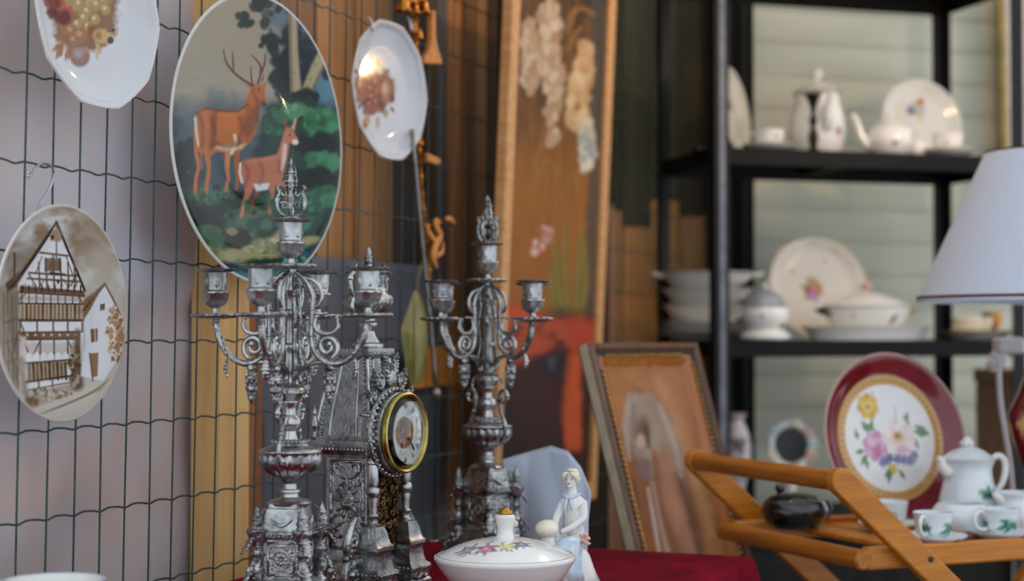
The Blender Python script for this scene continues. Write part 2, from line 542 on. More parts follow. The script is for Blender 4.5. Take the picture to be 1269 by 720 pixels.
SIDING = mat('pale_painted_siding', (208, 206, 184), .55, c2=(196, 195, 174), nscale=3, stretch=(.6, .6, 3), bump=.04, bscale=30)
VELVET = mat('red_velvet', (124, 4, 34), .9, c2=(92, 2, 22), nscale=18, bump=.35, bscale=90, spec=.08)
PAPER = mat('pale_blue_wrap', (214, 228, 248), .6, c2=(204, 219, 242), nscale=6, bump=.1, bscale=30)
SHADE = mat('white_lampshade', (206, 215, 230), .8, c2=(202, 211, 226), nscale=200, bump=.05, bscale=500, stretch=(1, 1, .3))
SHADE_T = mat('brown_shade_trim', (88, 42, 34), .7, c2=(76, 36, 30), nscale=60)
OXRED = mat('oxblood_glaze', (104, 16, 34), .18, c2=(84, 10, 24), nscale=20, coat=.6)
BLACKG = mat('black_lacquer', (16, 15, 17), .12, c2=(11, 11, 13), nscale=10, coat=.5)
WHITEP = mat('white_plastic', (214, 214, 220), .4, c2=(206, 206, 212), nscale=20)
STEEL = mat('bright_steel_wire', (190, 190, 192), .22, 1.0, c2=(150, 150, 152), nscale=60)
RODM = mat('grey_steel_rod', (150, 148, 142), .4, .8, c2=(116, 112, 106), nscale=40)
LEAFGLASS = mat('olive_leaf_metal', (132, 126, 48), .45, c2=(98, 92, 34), nscale=14, coat=.2)
PADDLE = mat('orange_wood', (206, 132, 48), .5, c2=(180, 108, 34), nscale=12, stretch=(6, 6, .8))
BROWNBOX = mat('brown_box_wood', (190, 150, 114), .65, c2=(172, 132, 98), nscale=8, stretch=(3, 3, 1), bump=.1, bscale=50)
CRATE = mat('dark_crate_wood', (52, 38, 28), .7, c2=(36, 26, 20), nscale=8, stretch=(1, 1, 8), bump=.2, bscale=50)
FLOORM = mat('concrete_floor', (112, 108, 102), .8, c2=(92, 88, 84), nscale=5, bump=.1, bscale=50)
def added_roof_mat():
    m = bpy.data.materials.new('added_roof_canvas'); m.use_nodes = True
    nt = m.node_tree; N = nt.nodes; L = nt.links; b = N['Principled BSDF']; out = N['Material Output']
    nz = N.new('ShaderNodeTexNoise'); nz.inputs['Scale'].default_value = 3
    rp = N.new('ShaderNodeValToRGB'); rp.color_ramp.elements[0].color = (.80, .80, .78, 1); rp.color_ramp.elements[1].color = (.9, .9, .88, 1)
    L.new(nz.outputs['Fac'], rp.inputs['Fac']); L.new(rp.outputs['Color'], b.inputs['Base Color']); b.inputs['Roughness'].default_value = .9
    tr = N.new('ShaderNodeBsdfTranslucent'); L.new(rp.outputs['Color'], tr.inputs['Color'])
    mx = N.new('ShaderNodeMixShader'); mx.inputs['Fac'].default_value = .62
    L.new(b.outputs[0], mx.inputs[1]); L.new(tr.outputs[0], mx.inputs[2]); L.new(mx.outputs[0], out.inputs['Surface'])
    return m
ADDED_CEILM = added_roof_mat()
ENAMEL = mat('clock_enamel', (214, 222, 214), .18, c2=(196, 208, 200), nscale=30, coat=.5)
CLOCKGILT = mat('clock_gilt_centre', (176, 112, 40), .35, .9, c2=(92, 58, 26), nscale=90, bump=.8, bscale=260)
INK = mat('clock_ink', (22, 24, 34), .4, c2=(16, 18, 26), nscale=40)
def glass_mat():
    m = bpy.data.materials.new('clock_glass'); m.use_nodes = True
    nt = m.node_tree; b = nt.nodes['Principled BSDF']
    nz = nt.nodes.new('ShaderNodeTexNoise'); nz.inputs['Scale'].default_value = 30
    mr = nt.nodes.new('ShaderNodeMapRange'); mr.inputs[3].default_value = .01; mr.inputs[4].default_value = .05
    nt.links.new(nz.outputs['Fac'], mr.inputs[0]); nt.links.new(mr.outputs[0], b.inputs['Roughness'])
    b.inputs['Transmission Weight'].default_value = 1; b.inputs['IOR'].default_value = 1.45
    b.inputs['Base Color'].default_value = (1, 1, 1, 1)
    return m
CLGLASS = glass_mat()

# ================================================================== SETTING
mb = MB(); mb.box((5.2, 6.2, .06), (.35, 2.3, -.03))
struct(mb.build('floor', FLOORM))
mb = MB(); mb.add([(-2.25, 1.0, 2.36), (2.6, 1.0, 2.36), (2.6, 5.6, 2.36), (-2.25, 5.6, 2.36)], [(0, 1, 2, 3)])  # unseen translucent roof, added to control and soften the overhead light
struct(mb.build('added_ceiling', ADDED_CEILM))

def lbox(t0, t1, z0, z1, o0, o1):
    """box laid along the fence: t range, height range, offset range"""
    P = []
    for z in (z0, z1):
        for t, o in ((t0, o0), (t1, o0), (t1, o1), (t0, o1)):
            p = FP0 + FD * t + FN * o; P.append((p.x, p.y, z))
    return P, [(0, 3, 2, 1), (4, 5, 6, 7), (0, 1, 5, 4), (1, 2, 6, 5), (2, 3, 7, 6), (3, 0, 4, 7)]

# boards of the left wall: a run of upright planks of different age and colour
OFFW = -.15
T_END = 2.305
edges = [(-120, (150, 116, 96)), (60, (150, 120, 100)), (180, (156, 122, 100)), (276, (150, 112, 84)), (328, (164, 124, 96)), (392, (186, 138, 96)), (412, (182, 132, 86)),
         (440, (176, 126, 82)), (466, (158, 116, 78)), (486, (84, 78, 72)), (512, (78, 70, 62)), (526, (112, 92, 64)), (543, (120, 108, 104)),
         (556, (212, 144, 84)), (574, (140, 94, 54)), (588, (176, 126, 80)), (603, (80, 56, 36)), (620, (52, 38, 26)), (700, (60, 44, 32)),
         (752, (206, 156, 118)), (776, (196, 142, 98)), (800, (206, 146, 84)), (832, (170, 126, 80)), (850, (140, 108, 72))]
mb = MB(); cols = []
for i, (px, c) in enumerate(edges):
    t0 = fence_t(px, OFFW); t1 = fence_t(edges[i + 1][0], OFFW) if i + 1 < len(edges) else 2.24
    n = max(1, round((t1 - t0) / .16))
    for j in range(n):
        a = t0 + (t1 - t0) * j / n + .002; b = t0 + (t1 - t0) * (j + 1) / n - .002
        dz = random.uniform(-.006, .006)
        # the rightmost planks are cut at different heights, darker above the cut
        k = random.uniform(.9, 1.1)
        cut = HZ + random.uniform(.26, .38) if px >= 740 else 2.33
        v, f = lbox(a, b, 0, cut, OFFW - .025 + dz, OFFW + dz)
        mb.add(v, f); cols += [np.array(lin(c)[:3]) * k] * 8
        if cut < 2.3:
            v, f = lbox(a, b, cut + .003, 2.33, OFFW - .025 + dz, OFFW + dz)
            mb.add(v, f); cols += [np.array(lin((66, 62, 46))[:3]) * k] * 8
struct(mb.build('wall_left', BOARD, colors=np.array(cols), smooth=False))

# back wall: pale lap siding
GA = math.radians(17.0)
SU = Vector((math.cos(GA), math.sin(GA), 0)); SD = Vector((-math.sin(GA), math.cos(GA), 0))   # shelf: along its front, into its depth
S0 = at(887, 413, 3.70); S0.z = 0
BW0 = S0 + SD * .56
prof = []
mb = MB()
zz = 0.0
rows = []
L0, L1 = -.12, 1.75
v = []
f = []
z = 0
while z < 2.33:
    for (dz, o) in ((0, .006), (.014, .010), (.074, .004), (.086, .002)):
        for l in (L0, L1):
            p = BW0 + SU * l - SD * o; v.append((p.x, p.y, min(z + dz, 2.335)))
    z += .088
n = len(v) // 2
for i in range(n - 1): f.append((2 * i, 2 * i + 1, 2 * i + 3, 2 * i + 2))
base = len(v)
for (l, zq) in ((L0, 0), (L1, 0), (L1, 2.335), (L0, 2.335)):
    p = BW0 + SU * l + SD * .03; v.append((p.x, p.y, zq))
f.append((base, base + 1, base + 2, base + 3))
mb.add(v, f)
struct(mb.build('wall_back', SIDING, sharp=25))

# brown boards on the back wall's left end, in the corner beside the black cloth
mb = MB(); cols = []
for i in range(4):
    l0 = -.10 + .078 * i; cut = HZ + (.31, .27, .34, .30)[i]
    for z0, z1, c in ((0, cut, ((196, 146, 104), (210, 150, 88), (196, 142, 82), (164, 124, 82))[i]), (cut + .003, 2.33, ((72, 66, 46), (82, 76, 54), (80, 74, 56), (62, 56, 40))[i])):
        P = []
        for z in (z0, z1):
            for l, o in ((l0, .012), (l0 + .075, .012), (l0 + .075, .034), (l0, .034)):
                p = BW0 + SU * l - SD * o; P.append((p.x, p.y, z))
        mb.add(P, [(0, 3, 2, 1), (4, 5, 6, 7), (0, 1, 5, 4), (1, 2, 6, 5), (2, 3, 7, 6), (3, 0, 4, 7)]); cols += [np.array(lin(c)[:3])] * 8
struct(mb.build('wall_corner', BOARD, colors=np.array(cols), smooth=False))

# ------------------------------------------------------------------ tarps and posts behind the wire
def hang_sheet(name, m, t0, t1, z0, z1, off, seed, amp, label, cat, seam=None):
    nu, nv = 70, 70; V = []
    for j in range(nv):
        for i in range(nu):
            t = t0 + (t1 - t0) * i / (nu - 1); z = z0 + (z1 - z0) * j / (nv - 1)
            n = float(fbm(np.array([t * 5.0]), np.array([z * 3.2]), seed, 3)[0]) - .5
            o = off + amp * n * 1.6
            if seam is not None: o += .008 * math.exp(-((z - seam) / .010) ** 2) + (.006 if z > seam else 0)
            p = FP0 + FD * t + FN * o; V.append((p.x, p.y, z))
    mb = MB(); mb.add(V, grid_faces(nu, nv))
    o = mb.build(name, m, sharp=0)
    sol = o.modifiers.new('cloth', 'SOLIDIFY'); sol.thickness = .0015
    return tag(o, label, cat)
hang_sheet('tarp', TARP, fence_t(-140, -.07), fence_t(271, -.07), .02, 2.3, -.075, 4, .04,
           'mauve-grey tarp sheet hung behind the green wire fence at the left', 'tarp', seam=HZ + .062)
zt = fence_at(440, 322, -.095).z
hang_sheet('tarp', TARP2, fence_t(326, -.1), fence_t(534, -.1), .02, zt, -.098, 9, .025,
           'slate-grey tarp low behind the mantel clock and the wire', 'tarp')
mb = MB(); mb.add(*lbox(fence_t(272, -.03), fence_t(309, -.03), 0, 2.3, -.075, -.03))
tag(mb.build('wooden_post', PINE, smooth=False), 'pale tan wooden post behind the wire, left of the front candelabra', 'post')
mb = MB(); mb.add(*lbox(fence_t(310, -.05), fence_t(327, -.05), 0, 2.3, -.075, -.052))
tag(mb.build('wooden_post', PINE_D, smooth=False), 'narrow orange-brown wooden batten beside the pale tan post', 'post')

# ------------------------------------------------------------------ wire mesh fences
def wire_fence(name, O, D, Nn, t0, t1, dt, z0, z1, zbase, lean, label, group):
    rw, rh = .00125, .00135
    mb = MB()
    k = math.ceil((t0) / dt)
    while k * dt < t1:
        t = k * dt
        a = O + D * (t + lean * (z0 - HZ)); b = O + D * (t + lean * (z1 - HZ))
        ph = random.uniform(0, 6)
        pts = []
        for q in range(9):
            u = q / 8; p = a.lerp(b, u); p = Vector((p.x, p.y, z0 + (z1 - z0) * u)) + D * (.0012 * math.sin(q * 1.7 + ph))
            pts.append(p)
        mb.tube(pts, rw, 6, sub=3)
        k += 1
    z = zbase - math.floor((zbase - z0) / .1) * .1
    while z < z1:
        pts = []
        n = int((t1 - t0) / dt * 8)
        for i in range(n + 1):
            t = t0 + (t1 - t0) * i / n
            # crimped wire: one little kink in each cell
            ph = (t - lean * (HZ - z)) / dt * TAU
            p = O + D * t + Nn * .0018
            pts.append((p.x, p.y, z + .0016 * math.sin(ph) + .0005 * math.sin(2 * ph + 1)))
        mb.tube(pts, rh, 5)
        z += .1
    return tag(mb.build(name, WIRE, sharp=0), label, 'wire fence', None)
w_lo = FENCE.uv(19.4, 720); w_hi = FENCE.uv(35, 0)
lean = (w_hi[0] - w_lo[0]) / (w_hi[1] - w_lo[1])
t_mid = w_lo[0] + lean * (0 - w_lo[1])
O_f = FP0 + FD * t_mid
wire_fence('wire_fence', O_f, FD, FN, -.75, T_END - t_mid, .05, .05, 2.1, HZ - .010, lean,
           'green coated wire mesh fence that carries the hanging plates', 'wire')
# black cloth hanging in the back corner of the stall
nu, nv = 60, 12; V = []
for j in range(nv):
    for i in range(nu):
        u = i / (nu - 1); l = .205 + .130 * u
        p = BW0 + SU * l - SD * (.052 + .012 * math.sin(u * 19))
        V.append((p.x, p.y, .05 + 2.2 * j / (nv - 1)))
mb = MB(); mb.add(V, grid_faces(nu, nv)); o = mb.build('curtain', BLACKCLOTH, sharp=0)
o.modifiers.new('cloth', 'SOLIDIFY').thickness = .003
tag(o, 'black cloth hanging in the corner behind the front left shelf post', 'curtain')
# ================================================================== PLATES ON THE FENCE
def fence_plane(px, py, off, a_deg, tilt=0.0):
    a = math.radians(a_deg)
    U = Vector((math.sin(a), math.cos(a), 0)); N0 = Vector((math.cos(a), -math.sin(a), 0))
    V = (Vector((0, 0, 1)) * math.cos(tilt) + N0 * math.sin(tilt))
    return Plane(FENCE.hit(px, py, off), U, V)

def rim_prof(R, well=.66, depth=.018, lip=.0):
    def f(q):
        if q < well: return 0.0005 * q
        t = (q - well) / (1 - well)
        return depth * (t * t * (3 - 2 * t)) * .9 + depth * .1 * t + (lip if q > .97 else 0)
    return f

# ---------------- big round plate with the deer
def paint_deer(u, v, X, Y):
    p = Paint(X, Y, (176, 166, 146), .74)
    n1 = fbm(X / 22, Y / 16, 5); n2 = fbm(X / 9, Y / 7, 8)
    p.full(np.clip((Y - 20) / 110, 0, 1) * .5, (168, 162, 152))
    p.full(np.clip((Y - 105 + 40 * (n1 - .5)) / 45, 0, 1) * .9, (104, 120, 128))
    p.full(np.clip((Y - 150 + 60 * (n1 - .5)) / 40, 0, 1) * .85, (70, 88, 98))
    p.full(np.clip((250 - X) / 40, 0, 1) * np.clip((Y - 110) / 40, 0, 1) * n2 * .8, (52, 62, 66))
    # misty trees
    for x, y in ((232, 150), (247, 140), (262, 128), (275, 132), (290, 128), (303, 140)):
        p.ell(x, y + 24, 9, 30, (88, 106, 116), soft=1.0, a=.7, rough=.6, seed=x)
    # tall blue green wood on the right
    p.poly([(330, -10), (352, 30), (346, 70), (352, 120), (330, 150), (312, 190), (305, 235), (440, 240), (440, -10)], (44, 66, 72), soft=5, rough=9, rs=10)
    p.ell(390, 36, 22, 26, (96, 130, 150), soft=.8, rough=.7); p.ell(404, 105, 18, 26, (108, 142, 160), soft=.8, rough=.6)
    p.ell(344, 20, 14, 16, (120, 134, 138), soft=.9, rough=.7); p.ell(340, 55, 10, 12, (120, 136, 140), soft=.9, rough=.7, a=.8)
    p.dabs(385, 62, 34, 44, 60, 7, [(22, 42, 50), (30, 56, 62), (36, 76, 92), (18, 34, 40)], 3)
    p.dabs(352, 70, 16, 50, 34, 6, [(28, 46, 50), (40, 60, 62), (22, 38, 42)], 4)
    p.dabs(375, 8, 34, 10, 22, 6, [(26, 46, 54), (34, 60, 74)], 5)
    p.dabs(324, 4, 14, 6, 14, 5, [(44, 60, 46), (34, 50, 42)], 6); p.dabs(303, 25, 11, 9, 16, 4, [(66, 78, 56), (52, 66, 50)], 7)
    p.dabs(334, 26, 10, 12, 12, 4, [(92, 104, 98), (60, 78, 74)], 8); p.dabs(332, 53, 11, 7, 16, 4.5, [(34, 50, 44), (44, 60, 50)], 9)
    # trunks
    p.line([(363, 14), (364, 60), (367, 116)], [9, 10, 13], (184, 170, 142), soft=1.6); p.line([(360, 18), (360, 60), (362, 112)], 3, (140, 126, 104), soft=1.5)
    p.line([(407, 56), (392, 84), (380, 112)], [15, 13, 12], (180, 170, 138), soft=1.6); p.line([(411, 62), (398, 88), (386, 114)], 3, (130, 122, 98), soft=1.5)
    for x, y in ((390, 80), (385, 98), (397, 70), (365, 90)): p.ell(x, y, 1.6, 1, (110, 98, 76))
    p.dabs(378, 120, 16, 8, 16, 5, [(26, 34, 28), (38, 44, 34)], 10)
    # bushes
    p.poly([(330, 130), (360, 118), (400, 130), (440, 140), (440, 330), (300, 330), (318, 220), (330, 170)], (38, 76, 58), soft=6, rough=10, rs=12)
    p.dabs(362, 136, 14, 10, 22, 5, [(92, 150, 112), (70, 124, 92), (120, 170, 130)], 11)
    p.dabs(400, 152, 22, 16, 34, 6, [(60, 128, 92), (40, 96, 70), (84, 152, 112)], 12)
    p.dabs(392, 178, 28, 9, 24, 7, [(16, 34, 28), (24, 44, 34)], 13); p.dabs(402, 200, 22, 10, 26, 6, [(64, 128, 96), (84, 150, 116)], 14)
    p.dabs(388, 222, 24, 9, 22, 7, [(16, 32, 26), (24, 46, 36)], 15); p.dabs(398, 246, 22, 14, 30, 7, [(70, 134, 102), (52, 108, 80), (96, 150, 118)], 16)
    p.dabs(342, 150, 12, 18, 22, 5, [(66, 128, 92), (48, 92, 70)], 17)
    # ground
    p.poly([(205, 236), (240, 236), (270, 240), (300, 244), (340, 250), (380, 262), (440, 256), (440, 330), (205, 330)], (42, 78, 56), soft=6, rough=10, rs=11)
    p.dabs(232, 205, 24, 28, 40, 7, [(38, 50, 44), (30, 42, 40), (52, 62, 52)], 18)
    p.dabs(270, 258, 40, 24, 90, 6, [(34, 60, 44), (60, 110, 80), (24, 40, 32), (74, 124, 92)], 19)
    p.dabs(258, 270, 20, 14, 26, 6, [(26, 30, 24), (34, 38, 28)], 20); p.dabs(246, 296, 26, 14, 30, 6, [(60, 104, 72), (84, 124, 84)], 21)
    p.dabs(370, 268, 26, 16, 40, 6, [(62, 112, 92), (86, 140, 116), (50, 88, 74)], 22); p.dabs(314, 276, 20, 16, 30, 6, [(96, 124, 100), (66, 92, 84)], 23)
    p.poly([(262, 318), (300, 304), (330, 296), (362, 276), (372, 280), (350, 300), (392, 292), (400, 300), (340, 318), (280, 326)], (170, 166, 128), soft=3, rough=5, rs=8)
    p.dabs(330, 306, 36, 8, 30, 5, [(186, 184, 148), (150, 150, 112), (120, 132, 96)], 24, asp=.5)
    p.dabs(262, 312, 16, 7, 16, 4, [(150, 160, 108), (120, 136, 90)], 25, asp=.6); p.dabs(296, 296, 12, 8, 14, 5, [(60, 54, 36), (44, 42, 30)], 26)
    p.ell(288, 287, 7, 5, (150, 140, 112), rough=.5)
    p.poly([(225, 318), (268, 324), (310, 330), (350, 326), (384, 306), (412, 290), (420, 400), (220, 400)], (36, 70, 88), soft=2.5, rough=4)
    p.poly([(225, 330), (275, 333), (330, 338), (372, 326), (420, 300), (420, 400), (220, 400)], (84, 140, 146), soft=3, rough=3)
    p.dabs(372, 322, 24, 12, 16, 5, [(120, 170, 160), (60, 110, 120)], 27, asp=.5)
    # ---- stag
    br, dk, lt, wh = (188, 122, 58), (112, 60, 26), (206, 140, 84), (216, 204, 180)
    for pts, w in (([(250, 160), (246, 188), (247, 206), (243, 222), (242, 240)], [20, 11, 6, 5, 5]), ([(262, 170), (257, 192), (259, 208), (255, 238)], [14, 8, 5, 5]),):
        p.line(pts, w, br, soft=1, sub=3)
    p.line([(247, 190), (249, 207), (246, 222), (246, 240)], [3, 2, 2, 2], dk, soft=1)
    p.line([(283, 184), (281, 205), (283, 220), (280, 236)], [8, 6, 4.5, 4], (190, 132, 88), soft=1); p.line([(294, 184), (293, 205), (295, 220), (293, 234)], [9, 6, 5, 4], (170, 106, 62), soft=1)
    p.poly([(243, 142), (246, 135), (254, 133), (268, 136), (282, 136), (296, 137), (303, 131), (307, 120), (311, 109), (317, 103), (323, 106), (328, 116), (330, 127), (326, 131), (322, 126), (321, 134),
            (320, 150), (318, 164), (310, 176), (300, 186), (286, 190), (270, 188), (262, 192), (250, 190), (243, 170)], br, soft=1.2)
    p.ell(256, 160, 12, 20, (196, 116, 52), soft=.8, a=.8); p.ell(285, 152, 16, 10, (206, 124, 56), soft=.9, a=.8); p.line([(266, 140), (264, 160), (262, 180)], 5, dk, soft=3, a=.6)
    p.line([(244, 140), (255, 134), (270, 137), (296, 138), (305, 130)], 2.6, dk, soft=1.2, a=.75); p.line([(242, 146), (243, 162), (246, 180)], 3.2, wh, soft=1)
    p.poly([(306, 128), (318, 132), (318, 158), (306, 176), (300, 160)], (124, 70, 34), soft=4, a=.65); p.line([(314, 112), (320, 128), (318, 150)], 4, (96, 54, 28), soft=2, a=.6)
    p.poly([(266, 184), (286, 188), (300, 184), (304, 178), (290, 180), (270, 180)], wh, soft=1.8, a=.7); p.line([(291, 168), (293, 178), (287, 190)], 4, (226, 206, 176), soft=1.2)
    p.ell(322, 113, 6.5, 8, (190, 116, 56), soft=.5); p.ell(326, 127, 4, 4, (150, 92, 50), soft=.5); p.ell(321, 111, 1.3, 1.3, (24, 16, 12), soft=.3); p.ell(327.5, 129, 2, 1.6, (30, 22, 20), soft=.4)
    p.line([(312, 108), (306, 106)], [4, 2], br); p.line([(327, 106), (331, 101)], [4, 1.5], br)
    an = (120, 76, 36)
    p.line([(313, 106), (300, 98), (288, 88), (280, 76), (277, 62)], [3.4, 3, 2.8, 2.4, 1.4], an, sub=4); p.line([(289, 88), (289, 76), (288, 64)], [2.2, 2, 1.2], an, sub=2)
    p.line([(313, 104), (311, 94), (311, 82)], [2, 2, 1.2], an); p.line([(320, 103), (323, 90), (322, 80), (312, 68)], [3, 2.8, 2.4, 1.3], an, sub=4); p.line([(324, 90), (328, 78), (329, 66)], [2.6, 2.2, 1.3], an, sub=3)
    p.line([(325, 100), (327, 92)], [2, 1], an)
    # modelling of the stag's coat: dark flank folds, warm highlights
    for pts, w, c, a in (([(247, 142), (252, 160), (250, 182)], 6, dk, .5), ([(262, 146), (266, 166), (262, 184)], 5, (120, 62, 26), .55), ([(296, 142), (300, 160), (294, 180)], 6, (122, 64, 28), .5), ([(272, 142), (290, 144), (302, 138)], 4, (214, 140, 70), .6),
                         ([(252, 140), (256, 150), (254, 168)], 4, (206, 128, 62), .6), ([(310, 116), (312, 130), (306, 142)], 5, (196, 120, 58), .55), ([(268, 178), (284, 182), (298, 176)], 4, (96, 54, 26), .55), ([(246, 196), (250, 208)], 2.4, (206, 132, 70), .6), ([(282, 190), (283, 206)], 2.4, (222, 170, 120), .6)):
        p.line(pts, w, c, soft=2.2, a=a, sub=3)
    # ---- doe
    br, dk, lt = (190, 130, 102), (124, 66, 48), (206, 150, 122)
    p.line([(306, 215), (308, 236), (303, 250), (299, 268)], [18, 9, 5, 4], br, soft=1, sub=3); p.line([(316, 222), (318, 240), (313, 252), (311, 268)], [12, 7, 4, 3], (150, 84, 60), soft=1, sub=3)
    p.line([(338, 225), (337, 240), (335, 252), (334, 264)], [9, 6, 4, 3.5], br, soft=1, sub=3); p.line([(346, 226), (352, 229), (357, 236), (354, 246)], [8, 5.5, 4, 3], br, soft=1, sub=3)
    p.poly([(297, 204), (302, 197), (316, 195), (332, 194), (344, 190), (348, 178), (351, 166), (353, 158), (361, 158), (367, 168), (370, 174), (365, 178), (359, 178), (357, 190), (354, 206), (350, 222), (340, 232), (322, 234), (306, 232), (298, 220)], br, soft=1.2)
    p.ell(312, 212, 11, 13, (190, 116, 86), soft=.8, a=.8); p.ell(338, 208, 10, 12, (192, 122, 94), soft=.8, a=.7); p.line([(299, 206), (303, 198), (318, 196), (342, 191)], 2, dk, soft=1, a=.7)
    p.line([(298, 203), (297, 214), (300, 226)], 3, (224, 212, 196), soft=1); p.poly([(314, 228), (334, 227), (332, 235), (318, 237)], (214, 220, 218), soft=1.2)
    p.line([(353, 180), (352, 196), (349, 210)], [5, 5, 2], (226, 218, 206), soft=1.6, a=.8); p.ell(366, 176, 4, 3.5, (230, 216, 206), soft=.5); p.ell(359, 167, 1.2, 1.2, (20, 14, 12), soft=.3); p.ell(370, 174, 1.4, 1.2, (40, 24, 22), soft=.3)
    p.poly([(354, 160), (349, 148), (351, 145), (357, 156)], (150, 84, 60), soft=.8); p.poly([(361, 159), (365, 147), (368, 146), (365, 162)], (206, 168, 148), soft=.8)
    for pts, w, c, a in (([(304, 204), (308, 216), (304, 230)], 5, dk, .5), ([(322, 200), (326, 214), (322, 228)], 5, (140, 76, 56), .5), ([(308, 200), (326, 198), (342, 194)], 3, (206, 146, 118), .6), ([(348, 190), (352, 176), (356, 164)], 3, (206, 146, 116), .6), ([(346, 200), (346, 214)], 4, (130, 70, 52), .5), ([(302, 248), (300, 266)], 2, (206, 150, 124), .6)):
        p.line(pts, w, c, soft=2, a=a, sub=3)
    p.dabs(322, 252, 18, 14, 26, 4, [(40, 74, 56), (70, 116, 90), (30, 54, 44)], 43, a=.6); p.dabs(262, 246, 30, 8, 36, 3, [(52, 96, 70), (80, 130, 96), (30, 50, 38)], 44, a=.8)
    p.C = np.clip(1.42 * p.C ** 1.28, 0, .85)      # deep kiln-fired colours
    # glaze edge
    r = np.hypot(u, v)
    p.full(np.clip((r - DEER_R * .982) / .0012, 0, 1), (232, 230, 224))
    return p
pl = fence_plane(317, 173, .028, 27.0)
dpx = 179.0
DEER_R = dpx * (pl.O.y) / FPX
dp = disc_plate('deer_plate', pl, DEER_R, rim_prof(DEER_R, .45, .012), 400, 165, paint_deer, GLAZE_M)
tag(dp, 'very large round plate painted with a stag and a doe in woodland', 'plate')

# ---------------- plate with half timbered houses
def paint_house(u, v, X, Y):
    p = Paint(X, Y, (196, 192, 184), .9)
    base_line = p.line
    def thick(pts, w, col, soft=.6, a=1.0, sub=1): return base_line(pts, [q * 1.3 for q in w] if isinstance(w, list) else w * 1.3, col, soft, a, sub)
    p.line = thick
    n = fbm(X / 26, Y / 18, 3); n2 = fbm(X / 8, Y / 7, 6)
    p.full(np.clip((n - .40) * 4, 0, 1) * np.clip((400 - Y) / 90, 0, 1) * .9, (150, 126, 98))
    p.full(np.clip((.46 - n) * 5, 0, 1) * np.clip((420 - Y) / 90, 0, 1) * .8, (206, 210, 208))
    p.ell(20, 330, 22, 40, (140, 130, 116), soft=1, a=.6, rough=.6); p.ell(125, 330, 20, 40, (190, 184, 172), soft=1, a=.6, rough=.6); p.ell(110, 288, 26, 18, (148, 122, 94), soft=1, a=.7, rough=.7)
    dk, md, lt, wl = (62, 46, 32), (112, 86, 60), (168, 142, 110), (224, 225, 226)
    # houses left edge
    p.poly([(-6, 356), (6, 352), (24, 340), (24, 500), (8, 492), (-6, 450)], (160, 150, 136), soft=1.5); p.poly([(6, 352), (24, 336), (26, 352), (10, 362)], md, soft=1)
    p.line([(18, 314), (18, 342)], 1.6, dk); p.ell(18, 314, 1.6, 2, dk)
    for x in (4, 9, 15, 20): p.line([(x, 362), (x + 2, 480)], 1.2, (110, 92, 72), soft=.6, a=.7)
    # main house front
    p.poly([(70, 277), (104, 358), (103, 372), (102, 480), (30, 482), (24, 450), (25, 370), (22, 352)], wl, soft=1)
    p.poly([(70, 275), (62, 288), (22, 352), (12, 356), (20, 344), (58, 290)], (128, 100, 70), soft=.8)
    p.line([(14, 356), (40, 322), (60, 292), (70, 275)], 2.4, dk); p.line([(70, 275), (82, 305), (96, 338), (105, 360)], 2.4, dk)
    p.line([(70, 278), (70, 320)], 1.4, md); p.line([(60, 292), (78, 296)], 1.4, md); p.poly([(64, 288), (70, 282), (76, 290), (75, 300), (62, 298)], lt, soft=1)
    p.ell(65, 294, 2, 3, dk)
    for y, a, b in ((313, 50, 84), (338, 36, 95), (345, 34, 98)): p.line([(a, y), (b, y + 4)], 2, md)
    for x in (48, 57, 66, 75, 84, 92): p.line([(x, 316 + abs(x - 66) * .5), (x + 1, 356)], 1.5, md)
    p.line([(36, 340), (44, 354)], 1.5, md); p.line([(94, 340), (88, 354)], 1.5, md); p.line([(62, 338), (80, 340)], 2, dk)
    for x in (60, 70): p.poly([(x - 4, 320), (x + 4, 320), (x + 4, 336), (x - 4, 336)], (140, 112, 92), soft=.8); p.line([(x - 4, 320), (x - 4, 336)], 1.2, dk); p.line([(x + 4, 320), (x + 4, 336)], 1.2, dk)
    p.ell(72, 349, 1.6, 3, dk)
    # jetty, rows of windows
    p.poly([(24, 354), (104, 360), (105, 366), (24, 361)], (120, 92, 62), soft=.8); p.line([(24, 362), (104, 367)], 1.8, dk)
    for x in range(28, 104, 8): p.line([(x, 354), (x, 361)], 1.6, dk, soft=.5)
    for x in range(27, 104, 9): p.line([(x, 364), (x, 376)], 1.4, md)
    p.line([(25, 370), (32, 364)], 1.4, md); p.line([(103, 376), (96, 366)], 1.4, md)
    p.line([(24, 376), (103, 377)], 1.8, dk)
    p.poly([(25, 378), (103, 378), (103, 396), (25, 396)], (186, 168, 142), soft=.6)
    for i, x in enumerate(range(28, 103, 5)): p.line([(x, 378), (x, 396)], 2.2 if i % 3 else 1.4, (90, 68, 46) if i % 2 else (140, 112, 82), soft=.5)
    p.line([(24, 397), (103, 397)], 2.6, dk)
    for x in (25, 46, 66, 84, 102): p.line([(x, 398), (x, 411)], 1.8, md)
    p.line([(25, 399), (30, 411)], 1.6, md)
    p.poly([(22, 412), (100, 411), (99, 420), (28, 421)], (124, 90, 58), soft=.8); p.line([(24, 421), (99, 420)], 1.6, dk); p.line([(22, 412), (100, 411)], 1.5, dk)
    for x in range(34, 98, 10): p.ell(x, 415, 2, 1.6, (214, 180, 130))
    p.line([(22, 413), (15, 440)], 2, md)
    for x in (28, 50, 67, 84, 98): p.line([(x, 421), (x, 445)], 1.8, md)
    for a, b in ((28, 36), (50, 42), (84, 92)): p.line([(a, 422), (b, 438)], 1.6, md)
    p.poly([(32, 424), (96, 424), (96, 444), (32, 444)], (150, 132, 108), soft=2, a=.35)
    for i in range(6): p.poly([(32 + i * 9, 440), (36 + i * 9, 436), (40 + i * 9, 440), (40 + i * 9, 448), (32 + i * 9, 448)], (232, 232, 230), soft=.8)
